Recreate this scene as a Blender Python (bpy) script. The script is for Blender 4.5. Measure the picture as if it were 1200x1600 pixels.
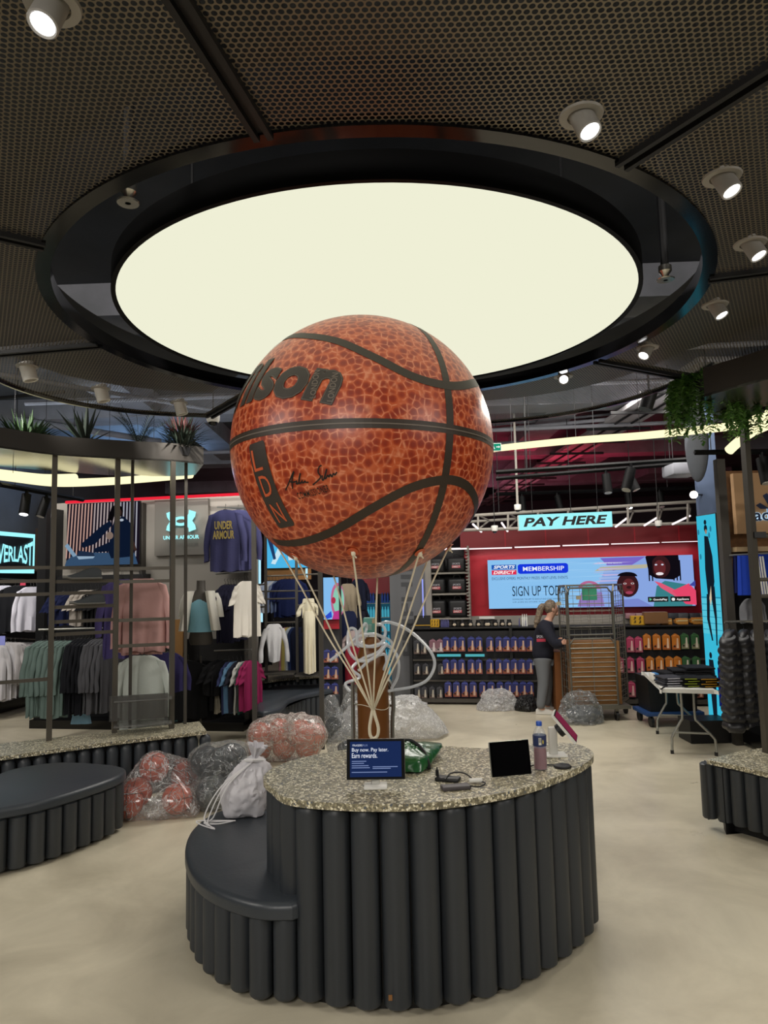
import bpy, bmesh, math, random
from mathutils import Vector, Matrix, noise
for o in list(bpy.data.objects): bpy.data.objects.remove(o)
V = Vector; sin = math.sin; cos = math.cos; PI = math.pi
SC = bpy.context.scene
COL = SC.collection
random.seed(7)
# ------------------------------------------------------------ camera
CAMH = 2.05; FPX = 1110.0; PITCH = 0.0952; ROLL = -0.02256
_r = V((1, 0, 0)); _f = V((0, cos(PITCH), sin(PITCH))); _u = V((0, -sin(PITCH), cos(PITCH)))
CR = _r*cos(ROLL) + _u*sin(ROLL); CU = _r*(-sin(ROLL)) + _u*cos(ROLL); CF = _f
cam_d = bpy.data.cameras.new('camera'); cam = bpy.data.objects.new('camera', cam_d); COL.objects.link(cam)
cam.matrix_world = Matrix(((CR.x, CU.x, -CF.x, 0), (CR.y, CU.y, -CF.y, 0), (CR.z, CU.z, -CF.z, CAMH), (0, 0, 0, 1)))
cam_d.sensor_fit = 'VERTICAL'; cam_d.sensor_height = 36; cam_d.lens = FPX/1600*36; cam_d.clip_start = 0.05; cam_d.clip_end = 200
SC.camera = cam
EYE = V((0, 0, CAMH))
# ------------------------------------------------------------ colour management, world
SC.view_settings.view_transform = 'Standard'; SC.view_settings.look = 'None'
SC.view_settings.gamma = 1; SC.view_settings.exposure = 0.0; SC.view_settings.use_curve_mapping = False
w = bpy.data.worlds.new('world'); SC.world = w; w.use_nodes = True
w.node_tree.nodes['Background'].inputs[0].default_value = (0.5, 0.55, 0.65, 1)
w.node_tree.nodes['Background'].inputs[1].default_value = 0.05
# ------------------------------------------------------------ lamps of the shop ceiling, plus added fill lamps
def spot(loc, target, power, ang=60, blend=.6, size=.05, col=(1, .93, .82)):
    d = bpy.data.lights.new('spot_lamp', 'SPOT'); d.energy = power; d.spot_size = math.radians(ang); d.spot_blend = blend
    d.shadow_soft_size = size; d.color = col
    o = bpy.data.objects.new('spot_lamp', d); COL.objects.link(o); o.location = loc
    o.rotation_euler = (V(target) - V(loc)).to_track_quat('-Z', 'Y').to_euler(); return o
def area(loc, target, power, sx, sy, col=(1, .95, .88)):
    d = bpy.data.lights.new('area_lamp', 'AREA'); d.energy = power; d.shape = 'RECTANGLE'; d.size = sx; d.size_y = sy; d.color = col
    o = bpy.data.objects.new('area_lamp', d); COL.objects.link(o); o.location = loc
    o.rotation_euler = (V(target) - V(loc)).to_track_quat('-Z', 'Y').to_euler(); return o
LP = 1.0
# added fill lamps behind, beside and ahead of the camera, no fixtures of their own
area((-1.5, -2.5, 4.5), (0, 3.0, 0.5), 270*LP, 2.6, 2.6)
area((4.5, 1.0, 4.5), (3.0, 5.0, 0), 150*LP, 2.2, 2.2)
area((-5.0, 2.0, 4.5), (-2.8, 6.0, 0), 170*LP, 2.2, 2.2)
area((0.5, 8.6, 4.4), (0.5, 9.0, 0), 150*LP, 3.0, 1.6)
area((3.4, 9.2, 4.4), (3.4, 9.6, 0), 90*LP, 2.4, 1.2)
area((-5.4, 10.5, 4.4), (-5.8, 12.5, 1), 60*LP, 2.0, 1.5)
# track spots on the displays
for lx, ly, tx, ty, tz, p in [(-3.6, 6.6, -3.2, 10.4, 1.9, 330), (-2.2, 6.9, -2.3, 10.4, 1.9, 290), (-4.6, 7.2, -4.6, 10.4, 1.4, 240),
                              (-6.0, 9.0, -6.6, 12.6, 1.3, 260), (3.2, 5.0, 5.2, 8.6, 1.7, 130), (1.4, 9.2, 1.4, 12.2, .7, 100), (3.4, 8.8, 4.4, 11.5, .8, 85),
                              (-2.4, 9.4, -2.2, 13.2, 1.4, 130), (-0.6, 9.5, -0.7, 13.5, 1.3, 60), (-4.4, 4.6, -3.2, 6.6, .5, 80), (4.4, 3.6, 3.2, 5.8, .5, 60)]:
    spot((lx, ly, 4.3), (tx, ty, tz), p*LP, 62, .8, .06, (1, .95, .88))
# red wash above the pay point, then added white and blue uplights that brighten the ceiling
area((3.0, 13.4, 3.1), (2.9, 14.2, 4.7), 48, 3.6, .8, (1, .06, .14))
area((1.0, 17.5, 3.0), (1.0, 18, 4.7), 60, 6, 2, (1, .25, .35))
area((2.6, 8.2, 3.7), (2.2, 9.2, 4.7), 22, 3.6, .6, (1, .97, .95))
area((-3.2, 8.6, 3.7), (-3.2, 9.6, 4.7), 20, 3.4, .6, (.8, .9, 1.0))
area((-4.4, 13.0, 3.9), (-4.8, 12, 4.7), 50, 2.0, 1.0, (.35, .6, 1.0))
# ------------------------------------------------------------ photo measurement helpers
def ray(x, y): return CF + CR*((x-600)/FPX) - CU*((y-800)/FPX)
def atz(x, y, z=0.0):
    d = ray(x, y); return EYE + d*((z-CAMH)/d.z)
def aty(x, y, Y):
    d = ray(x, y); return EYE + d*(Y/d.y)
BA = math.radians(-9.7)
G0 = V((.46, 12.1, 0)); BU = V((cos(BA), sin(BA), 0)); BN = V((-sin(BA), cos(BA), 0)); BM = Matrix.Translation(G0) @ Matrix.Rotation(BA, 4, 'Z')
def bw(x, y, t=0.0):                     # pixel -> (s, t, z) in the back wall's own frame
    d = ray(x, y); k = ((G0-EYE).dot(BN) + t)/d.dot(BN); p = EYE + d*k - G0; return V((p.dot(BU), t, p.z + 0.0))
# ------------------------------------------------------------ mesh builder
class MB:
    def __init__(s, M=None): s.v = []; s.f = []; s.mi = []; s.M = M or Matrix.Identity(4); s.m = 0
    def add(s, vs, fs, M=None):
        n = len(s.v); T = s.M @ M if M is not None else s.M
        s.v += [T @ V(p) for p in vs]; s.f += [tuple(i+n for i in f) for f in fs]; s.mi += [s.m]*len(fs); return s
    def box(s, c, d, M=None, rz=0):
        x, y, z = d[0]/2, d[1]/2, d[2]/2
        T = Matrix.Translation(c) @ Matrix.Rotation(rz, 4, 'Z')
        if M is not None: T = M @ T
        vs = [(a*x, b*y, e*z) for a in (-1, 1) for b in (-1, 1) for e in (-1, 1)]
        return s.add(vs, [(0, 1, 3, 2), (4, 6, 7, 5), (0, 4, 5, 1), (2, 3, 7, 6), (0, 2, 6, 4), (1, 5, 7, 3)], T)
    def rbox(s, c, d, r=.01, seg=2, M=None, rz=0):
        b = bmesh.new(); bmesh.ops.create_cube(b, size=1)
        for q in b.verts: q.co = V((q.co.x*d[0], q.co.y*d[1], q.co.z*d[2]))
        bmesh.ops.bevel(b, geom=list(b.edges), offset=r, segments=seg, profile=.5, affect='EDGES')
        T = Matrix.Translation(c) @ Matrix.Rotation(rz, 4, 'Z')
        if M is not None: T = M @ T
        s.bm(b, T); return s
    def bm(s, b, T=None):
        b.verts.index_update(); s.add([q.co.copy() for q in b.verts], [tuple(x.index for x in f.verts) for f in b.faces], T); b.free(); return s
    def frame(s, a, b):
        z = (b-a).normalized(); x = z.cross(V((0, 0, 1)));
        if x.length < 1e-4: x = V((1, 0, 0))
        x.normalize(); return x, z.cross(x), z
    def cyl(s, a, b, r, r2=None, n=16, cap=True):
        a, b = V(a), V(b); r2 = r if r2 is None else r2; x, y, z = s.frame(a, b)
        vs = [a+(x*cos(2*PI*i/n)+y*sin(2*PI*i/n))*r for i in range(n)] + [b+(x*cos(2*PI*i/n)+y*sin(2*PI*i/n))*r2 for i in range(n)]
        fs = [(i, (i+1) % n, n+(i+1) % n, n+i) for i in range(n)]
        if cap: fs += [tuple(range(n))[::-1], tuple(range(n, 2*n))]
        return s.add(vs, fs)
    def tube(s, pts, r, n=8, closed=False):
        pts = [V(p) for p in pts]; vs = []; fs = []; m = len(pts); up = None
        for i, p in enumerate(pts):
            a = pts[i-1] if (i or closed) else pts[0]; b = pts[(i+1) % m] if (i < m-1 or closed) else pts[-1]
            t = (b-a).normalized()
            if up is None: up = t.orthogonal().normalized()
            up = (up - t*up.dot(t))
            up = up.normalized() if up.length > 1e-5 else t.orthogonal().normalized()
            q = t.cross(up); rr = r[i] if isinstance(r, (list, tuple)) else r
            vs += [p+(up*cos(2*PI*k/n)+q*sin(2*PI*k/n))*rr for k in range(n)]
        for i in range(m if closed else m-1):
            j = (i+1) % m
            fs += [(i*n+k, i*n+(k+1) % n, j*n+(k+1) % n, j*n+k) for k in range(n)]
        if not closed: fs += [tuple(range(n))[::-1], tuple(range((m-1)*n, m*n))]
        return s.add(vs, fs)
    def lathe(s, prof, n=24, M=None, cap=True):
        vs = []; fs = []; m = len(prof)
        for r, z in prof: vs += [(r*cos(2*PI*i/n), r*sin(2*PI*i/n), z) for i in range(n)]
        for j in range(m-1): fs += [(j*n+i, j*n+(i+1) % n, (j+1)*n+(i+1) % n, (j+1)*n+i) for i in range(n)]
        if cap and prof[0][0] > 1e-6: fs.append(tuple(range(n))[::-1])
        if cap and prof[-1][0] > 1e-6: fs.append(tuple(range((m-1)*n, m*n)))
        return s.add(vs, fs, M)
    def prism(s, poly, z0, z1, M=None):
        n = len(poly); vs = [(p[0], p[1], z0) for p in poly] + [(p[0], p[1], z1) for p in poly]
        return s.add(vs, [tuple(range(n))[::-1], tuple(range(n, 2*n))] + [(i, (i+1) % n, n+(i+1) % n, n+i) for i in range(n)], M)
    def loft(s, rings, cap=True):
        n = len(rings[0]); vs = [p for r in rings for p in r]; fs = []
        for j in range(len(rings)-1): fs += [(j*n+i, j*n+(i+1) % n, (j+1)*n+(i+1) % n, (j+1)*n+i) for i in range(n)]
        if cap: fs += [tuple(range(n))[::-1], tuple(range((len(rings)-1)*n, len(rings)*n))]
        return s.add(vs, fs)
    def sphere(s, c, r, u=24, v=14, M=None):
        r = r if isinstance(r, (tuple, list, Vector)) else (r, r, r)
        vs = [(0, 0, r[2])]; fs = []
        for j in range(1, v):
            t = PI*j/v; vs += [(r[0]*sin(t)*cos(2*PI*i/u), r[1]*sin(t)*sin(2*PI*i/u), r[2]*cos(t)) for i in range(u)]
        vs.append((0, 0, -r[2]))
        fs += [(0, 1+i, 1+(i+1) % u) for i in range(u)]
        for j in range(v-2): fs += [(1+j*u+i, 1+(j+1)*u+i, 1+(j+1)*u+(i+1) % u, 1+j*u+(i+1) % u) for i in range(u)]
        L = len(vs)-1; b = 1+(v-2)*u; fs += [(L, b+(i+1) % u, b+i) for i in range(u)]
        T = Matrix.Translation(c) if M is None else M @ Matrix.Translation(c)
        return s.add(vs, fs, T)
W = {}
def obj(name, mb, mat, parent=None, smooth=.6, org=None):
    vs = mb.v
    if parent is not None: o0 = W[parent.name]
    elif org is not None: o0 = V(org)
    else:
        xs = [p.x for p in vs]; ys = [p.y for p in vs]; o0 = V(((min(xs)+max(xs))/2, (min(ys)+max(ys))/2, min(p.z for p in vs)))
    me = bpy.data.meshes.new(name); me.from_pydata([p-o0 for p in vs], [], mb.f)
    for m in (mat if isinstance(mat, (list, tuple)) else [mat]): me.materials.append(m)
    if isinstance(mat, (list, tuple)): me.polygons.foreach_set('material_index', mb.mi)
    if smooth:
        me.polygons.foreach_set('use_smooth', [True]*len(me.polygons)); me.set_sharp_from_angle(angle=smooth)
    me.update(); o = bpy.data.objects.new(name, me); COL.objects.link(o)
    if parent is not None: o.parent = parent
    else: o.location = o0
    W[o.name] = o0.copy(); return o
def tag(o, label, cat, group=None):
    o['label'] = label; o['category'] = cat
    if group: o['group'] = group
    return o
def thing(name, label, cat, loc, group=None):
    o = bpy.data.objects.new(name, None); COL.objects.link(o); o.location = loc; o.empty_display_size = .1
    W[o.name] = V(loc); return tag(o, label, cat, group)
def struct(name, mb, mat, parent=None, smooth=.6):
    o = obj(name, mb, mat, parent, smooth)
    if parent is None: o['kind'] = 'structure'
    return o
def dup(root, loc, rz=None, label=None):
    r = root.copy(); COL.objects.link(r); r.location = loc; W[r.name] = V(loc)
    if rz is not None: r.rotation_euler = (0, 0, rz)
    if label: r['label'] = label
    for ch in list(root.children):
        c = ch.copy(); COL.objects.link(c); c.parent = r
        for g in ch.children:
            d = g.copy(); COL.objects.link(d); d.parent = c
    return r
def spline(pts, n=8, closed=False):
    pts = [V(p) for p in pts]; out = []; m = len(pts)
    for i in range(m if closed else m-1):
        g = (lambda k: pts[k % m]) if closed else (lambda k: pts[max(0, min(m-1, k))])
        a, b, c, d = g(i-1), g(i), g(i+1), g(i+2)
        for j in range(n):
            t = j/n; out.append(.5*((2*b)+(c-a)*t+(2*a-5*b+4*c-d)*t*t+(3*b-a-3*c+d)*t**3))
    if not closed: out.append(pts[-1])
    return out
_tc = {}
def text2d(s, bold=0.0, shear=0.0, spacing=1.0, ext=0.0, res=3):
    k = (s, bold, shear, spacing, ext, res)
    if k not in _tc:
        cu = bpy.data.curves.new('t', 'FONT'); cu.body = s; cu.size = 1; cu.offset = bold; cu.shear = shear; cu.space_character = spacing; cu.resolution_u = res; cu.extrude = ext
        o = bpy.data.objects.new('t', cu); COL.objects.link(o); dg = bpy.context.evaluated_depsgraph_get()
        me = bpy.data.meshes.new_from_object(o.evaluated_get(dg)); vs = [q.co.copy() for q in me.vertices]; fs = [tuple(p.vertices) for p in me.polygons]
        bpy.data.objects.remove(o); bpy.data.curves.remove(cu); bpy.data.meshes.remove(me); _tc[k] = (vs, fs)
    return _tc[k]
class Panel:                              # flat artwork on a plane: O lower-left corner, U width vector, H height vector
    def __init__(s, O, U, H, out): s.O = V(O); s.U = V(U); s.H = V(H); s.n = V(out).normalized(); s.mb = MB(); s.mats = []; s.k = 0
    def mat(s, m):
        if m not in s.mats: s.mats.append(m)
        s.mb.m = s.mats.index(m); s.k += 1
    def P(s, u, v, d): return s.O+s.U*u+s.H*v+s.n*d
    def poly(s, pts, m, d=None):
        s.mat(m); d = .0015*s.k if d is None else d; n = len(pts); s.mb.add([s.P(a, b, d) for a, b in pts], [tuple(range(n))])
    def rect(s, a, b, c, e, m, d=None): s.poly([(a, b), (c, b), (c, e), (a, e)], m, d)
    def slab(s, th, m):
        s.mat(m); vs = [s.P(a, b, d) for d in (-th, 0) for a, b in ((0, 0), (1, 0), (1, 1), (0, 1))]
        s.mb.add(vs, [(3, 2, 1, 0), (4, 5, 6, 7), (0, 1, 5, 4), (1, 2, 6, 5), (2, 3, 7, 6), (3, 0, 4, 7)])
    def ell(s, cx, cy, rx, ry, m, n=20, a0=0, a1=2*PI, d=None): s.poly([(cx+rx*cos(a0+(a1-a0)*i/n), cy+ry*sin(a0+(a1-a0)*i/n)) for i in range(n)], m, d)
    def rrect(s, a, b, c, e, m, asp=1, r=.5):
        h = (e-b)/2*r*2; rr = h/2; pts = []
        for cx, cy, t in ((c-rr/asp, e-rr, 0), (a+rr/asp, e-rr, PI/2), (a+rr/asp, b+rr, PI), (c-rr/asp, b+rr, 1.5*PI)):
            pts += [(cx+rr/asp*cos(t+PI/2*i/6), cy+rr*sin(t+PI/2*i/6)) for i in range(7)]
        s.poly(pts, m)
    def text(s, t, a, b, c, e, m, bold=0.0, shear=0.0, spacing=1.0, d=None, skew=0):
        vs, fs = text2d(t, bold, shear, spacing); x0 = min(q.x for q in vs); x1 = max(q.x for q in vs); y0 = min(q.y for q in vs); y1 = max(q.y for q in vs)
        s.mat(m); d = .0015*s.k if d is None else d
        s.mb.add([s.P(a+(c-a)*(q.x-x0)/(x1-x0), b+(e-b)*(q.y-y0)/(y1-y0), d) for q in vs], fs)
    def build(s, name, parent=None): return obj(name, s.mb, s.mats, parent, smooth=0)
ORD = ['leftmost', 'second from left', 'third from left', 'fourth from left', 'fifth from left', 'sixth from left', 'seventh from left', 'eighth from left', 'ninth from left', 'tenth from left', 'eleventh from left', 'twelfth from left', 'thirteenth from left', 'fourteenth from left']
# ------------------------------------------------------------ materials
def lin(c):
    if isinstance(c, str): c = [int(c[i:i+2], 16)/255 for i in (0, 2, 4)]
    return tuple(x/12.92 if x <= .04045 else ((x+.055)/1.055)**2.4 for x in c) + (1,)
def mat(name, col, rough=.6, metal=0, em=None, es=1.0, nz=None, bump=None, coat=0, tr=0, spec=None, alpha=None):
    m = bpy.data.materials.new(name); m.use_nodes = True; nt = m.node_tree; b = nt.nodes['Principled BSDF']; c = lin(col)
    b.inputs['Base Color'].default_value = c; b.inputs['Roughness'].default_value = rough; b.inputs['Metallic'].default_value = metal
    if coat: b.inputs['Coat Weight'].default_value = coat; b.inputs['Coat Roughness'].default_value = .15
    if tr: b.inputs['Transmission Weight'].default_value = tr
    if spec is not None: b.inputs['Specular IOR Level'].default_value = spec
    if alpha is not None: b.inputs['Alpha'].default_value = alpha
    if em: b.inputs['Emission Color'].default_value = lin(em); b.inputs['Emission Strength'].default_value = es
    if nz or bump:
        tc = nt.nodes.new('ShaderNodeTexCoord'); n = nt.nodes.new('ShaderNodeTexNoise'); nt.links.new(tc.outputs['Object'], n.inputs['Vector'])
        n.inputs['Detail'].default_value = 5
        if nz:                            # nz = (scale, other colour, amount)
            n.inputs['Scale'].default_value = nz[0]; r = nt.nodes.new('ShaderNodeValToRGB'); r.color_ramp.elements[0].position = .35; r.color_ramp.elements[1].position = .65
            r.color_ramp.elements[0].color = c; r.color_ramp.elements[1].color = lin(nz[1]); nt.links.new(n.outputs['Fac'], r.inputs['Fac']); nt.links.new(r.outputs['Color'], b.inputs['Base Color'])
        if bump:                          # bump = (scale, strength)
            n2 = nt.nodes.new('ShaderNodeTexNoise'); nt.links.new(tc.outputs['Object'], n2.inputs['Vector']); n2.inputs['Scale'].default_value = bump[0]; n2.inputs['Detail'].default_value = 4
            bp = nt.nodes.new('ShaderNodeBump'); bp.inputs['Strength'].default_value = bump[1]; bp.inputs['Distance'].default_value = .01
            nt.links.new(n2.outputs['Fac'], bp.inputs['Height']); nt.links.new(bp.outputs['Normal'], b.inputs['Normal'])
    return m
def emis(name, col, s=1.0):
    m = bpy.data.materials.new(name); m.use_nodes = True; nt = m.node_tree; nt.nodes.remove(nt.nodes['Principled BSDF'])
    e = nt.nodes.new('ShaderNodeEmission'); e.inputs[0].default_value = lin(col); e.inputs[1].default_value = s
    nt.links.new(e.outputs[0], nt.nodes['Material Output'].inputs[0]); return m
def terrazzo():
    m = bpy.data.materials.new('terrazzo'); m.use_nodes = True; nt = m.node_tree; b = nt.nodes['Principled BSDF']; L = nt.links.new
    tc = nt.nodes.new('ShaderNodeTexCoord'); v = nt.nodes.new('ShaderNodeTexVoronoi'); v.inputs['Scale'].default_value = 88; L(tc.outputs['Object'], v.inputs['Vector'])
    e = nt.nodes.new('ShaderNodeTexVoronoi'); e.feature = 'DISTANCE_TO_EDGE'; e.inputs['Scale'].default_value = 88; L(tc.outputs['Object'], e.inputs['Vector'])
    r = nt.nodes.new('ShaderNodeValToRGB'); cr = r.color_ramp; cr.interpolation = 'CONSTANT'
    for i, (p, c) in enumerate([(0, '6e6958'), (.28, 'a8a084'), (.5, 'f2ecd4'), (.66, '8a846c'), (.8, 'ddd5ba'), (.94, '5c636c')]):
        el = cr.elements[i] if i < 2 else cr.elements.new(p); el.position = p; el.color = lin(c)
    s = nt.nodes.new('ShaderNodeSeparateColor'); L(v.outputs['Color'], s.inputs[0]); L(s.outputs[0], r.inputs['Fac'])
    k = nt.nodes.new('ShaderNodeMath'); k.operation = 'LESS_THAN'; k.inputs[1].default_value = .05; L(e.outputs['Distance'], k.inputs[0])
    mx = nt.nodes.new('ShaderNodeMix'); mx.data_type = 'RGBA'; mx.inputs[7].default_value = lin('857e68'); L(k.outputs[0], mx.inputs[0]); L(r.outputs['Color'], mx.inputs[6]); L(mx.outputs[2], b.inputs['Base Color'])
    b.inputs['Roughness'].default_value = .35; return m
def floor_mat():
    m = bpy.data.materials.new('polished_concrete'); m.use_nodes = True; nt = m.node_tree; b = nt.nodes['Principled BSDF']; L = nt.links.new
    tc = nt.nodes.new('ShaderNodeTexCoord'); n = nt.nodes.new('ShaderNodeTexNoise'); n.inputs['Scale'].default_value = 1.3; n.inputs['Detail'].default_value = 10; n.inputs['Roughness'].default_value = .62; n.inputs['Distortion'].default_value = .5
    L(tc.outputs['Object'], n.inputs['Vector']); r = nt.nodes.new('ShaderNodeValToRGB'); r.color_ramp.elements[0].position = .3; r.color_ramp.elements[1].position = .7
    r.color_ramp.elements[0].color = lin('b6ad97'); r.color_ramp.elements[1].color = lin('ddd4bc'); L(n.outputs['Fac'], r.inputs['Fac']); L(r.outputs['Color'], b.inputs['Base Color'])
    n2 = nt.nodes.new('ShaderNodeTexNoise'); n2.inputs['Scale'].default_value = 3; n2.inputs['Detail'].default_value = 6; L(tc.outputs['Object'], n2.inputs['Vector'])
    rr = nt.nodes.new('ShaderNodeMapRange'); rr.inputs['To Min'].default_value = .22; rr.inputs['To Max'].default_value = .42; L(n2.outputs['Fac'], rr.inputs['Value']); L(rr.outputs[0], b.inputs['Roughness'])
    return m
def perf_mat():                           # perforated sheet metal: hexagonal grid of round holes
    m = bpy.data.materials.new('perforated_metal'); m.use_nodes = True; nt = m.node_tree; b = nt.nodes['Principled BSDF']; L = nt.links.new
    b.inputs['Base Color'].default_value = lin('857c6c'); b.inputs['Roughness'].default_value = .4; b.inputs['Metallic'].default_value = .75
    tc = nt.nodes.new('ShaderNodeTexCoord'); sp = nt.nodes.new('ShaderNodeSeparateXYZ'); L(tc.outputs['Object'], sp.inputs[0])
    P = .0236; H = P*math.sqrt(3)
    def M(op, a, c=None):
        q = nt.nodes.new('ShaderNodeMath'); q.operation = op
        for i, t in enumerate((a, c)):
            if t is None: continue
            if isinstance(t, (int, float)): q.inputs[i].default_value = t
            else: L(t, q.inputs[i])
        return q.outputs[0]
    def cell(ox, oy):
        x = M('SUBTRACT', M('FLOORED_MODULO', M('ADD', sp.outputs[0], ox+50*P), P), P/2); y = M('SUBTRACT', M('FLOORED_MODULO', M('ADD', sp.outputs[1], oy+50*H), H), H/2)
        return M('SQRT', M('ADD', M('MULTIPLY', x, x), M('MULTIPLY', y, y)))
    d = M('MINIMUM', cell(0, 0), cell(P/2, H/2)); k = M('GREATER_THAN', d, P*.385); L(k, b.inputs['Alpha']); return m
def ball_mat():
    m = bpy.data.materials.new('pebbled_orange'); m.use_nodes = True; nt = m.node_tree; b = nt.nodes['Principled BSDF']; L = nt.links.new
    tc = nt.nodes.new('ShaderNodeTexCoord')
    def vor(f): v = nt.nodes.new('ShaderNodeTexVoronoi'); v.feature = f; v.inputs['Scale'].default_value = 24; v.inputs['Randomness'].default_value = .62; L(tc.outputs['Object'], v.inputs['Vector']); return v.outputs['Distance']
    def ramp(f, st):
        r = nt.nodes.new('ShaderNodeValToRGB'); cr = r.color_ramp
        for i, (p, c) in enumerate(st): e = cr.elements[i] if i < 2 else cr.elements.new(p); e.position = p; e.color = lin(c)
        L(f, r.inputs['Fac']); return r.outputs['Color']
    base = ramp(vor('F1'), [(.22, '8a280a'), (.60, 'bc5226'), (.42, '9c3410')]); e = vor('DISTANCE_TO_EDGE')
    n = nt.nodes.new('ShaderNodeTexNoise'); n.inputs['Scale'].default_value = 34; n.inputs['Detail'].default_value = 1; L(tc.outputs['Object'], n.inputs['Vector'])
    mr = nt.nodes.new('ShaderNodeMapRange'); mr.inputs['From Min'].default_value = 0; mr.inputs['From Max'].default_value = .11; mr.inputs['To Min'].default_value = 1; mr.inputs['To Max'].default_value = 0; L(e, mr.inputs['Value'])
    m2 = nt.nodes.new('ShaderNodeMapRange'); m2.inputs['From Min'].default_value = .38; m2.inputs['From Max'].default_value = .62; m2.inputs['To Min'].default_value = .12; m2.inputs['To Max'].default_value = .85; L(n.outputs['Fac'], m2.inputs['Value'])
    mu = nt.nodes.new('ShaderNodeMath'); mu.operation = 'MULTIPLY'; L(mr.outputs[0], mu.inputs[0]); L(m2.outputs[0], mu.inputs[1])
    mx = nt.nodes.new('ShaderNodeMix'); mx.data_type = 'RGBA'; mx.inputs[7].default_value = lin('e0916c'); L(mu.outputs[0], mx.inputs[0]); L(base, mx.inputs[6]); L(mx.outputs[2], b.inputs['Base Color'])
    b.inputs['Roughness'].default_value = .4; b.inputs['Coat Weight'].default_value = .22; b.inputs['Coat Roughness'].default_value = .3; return m
def plastic_mat(name, tint, body=.12, lines=.6, wr=4.5):
    m = bpy.data.materials.new(name); m.use_nodes = True; nt = m.node_tree; nt.nodes.remove(nt.nodes['Principled BSDF']); L = nt.links.new
    def N(t, **k):
        n = nt.nodes.new('ShaderNode'+t)
        for a, b in k.items():
            if a == 'op': n.operation = b
            else: n.inputs[int(a[1:])].default_value = b
        return n
    tc = N('TexCoord')
    def noi(sc, di, det=3): n = nt.nodes.new('ShaderNodeTexNoise'); n.inputs['Scale'].default_value = sc; n.inputs['Detail'].default_value = det; n.inputs['Distortion'].default_value = di; L(tc.outputs['Object'], n.inputs['Vector']); return n.outputs['Fac']
    def ridge(f, wd): a = N('Math', op='SUBTRACT', i1=.5); L(f, a.inputs[0]); b = N('Math', op='ABSOLUTE'); L(a.outputs[0], b.inputs[0]); c = nt.nodes.new('ShaderNodeMapRange'); c.inputs['From Min'].default_value = 0; c.inputs['From Max'].default_value = wd; c.inputs['To Min'].default_value = 1; c.inputs['To Max'].default_value = 0; L(b.outputs[0], c.inputs['Value']); return c.outputs[0]
    r1 = ridge(noi(wr, 2.2), .035); r2 = ridge(noi(wr*2.3, 1.5), .03); mx = N('Math', op='MAXIMUM'); L(r1, mx.inputs[0]); h2 = N('Math', op='MULTIPLY', i1=.6); L(r2, h2.inputs[0]); L(h2.outputs[0], mx.inputs[1])
    bp = nt.nodes.new('ShaderNodeBump'); bp.inputs['Strength'].default_value = .8; bp.inputs['Distance'].default_value = .02; L(mx.outputs[0], bp.inputs['Height'])
    g = nt.nodes.new('ShaderNodeBsdfGlossy'); g.inputs['Roughness'].default_value = .16; L(bp.outputs[0], g.inputs['Normal'])
    t = nt.nodes.new('ShaderNodeBsdfTransparent'); d = nt.nodes.new('ShaderNodeBsdfDiffuse'); d.inputs[0].default_value = lin(tint); tl = nt.nodes.new('ShaderNodeBsdfTranslucent'); tl.inputs[0].default_value = lin(tint)
    ad = nt.nodes.new('ShaderNodeMixShader'); ad.inputs[0].default_value = .35; L(d.outputs[0], ad.inputs[1]); L(tl.outputs[0], ad.inputs[2])
    ma = N('Math', op='MULTIPLY_ADD', i1=lines, i2=body); L(mx.outputs[0], ma.inputs[0])
    a = nt.nodes.new('ShaderNodeMixShader'); L(ma.outputs[0], a.inputs[0]); L(t.outputs[0], a.inputs[1]); L(ad.outputs[0], a.inputs[2])
    lw = nt.nodes.new('ShaderNodeLayerWeight'); lw.inputs[0].default_value = .25; L(bp.outputs[0], lw.inputs['Normal']); fm = N('Math', op='MULTIPLY_ADD', i1=.55, i2=.06); L(lw.outputs['Fresnel'], fm.inputs[0])
    c = nt.nodes.new('ShaderNodeMixShader'); L(fm.outputs[0], c.inputs[0]); L(a.outputs[0], c.inputs[1]); L(g.outputs[0], c.inputs[2]); L(c.outputs[0], nt.nodes['Material Output'].inputs[0]); return m
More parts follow.
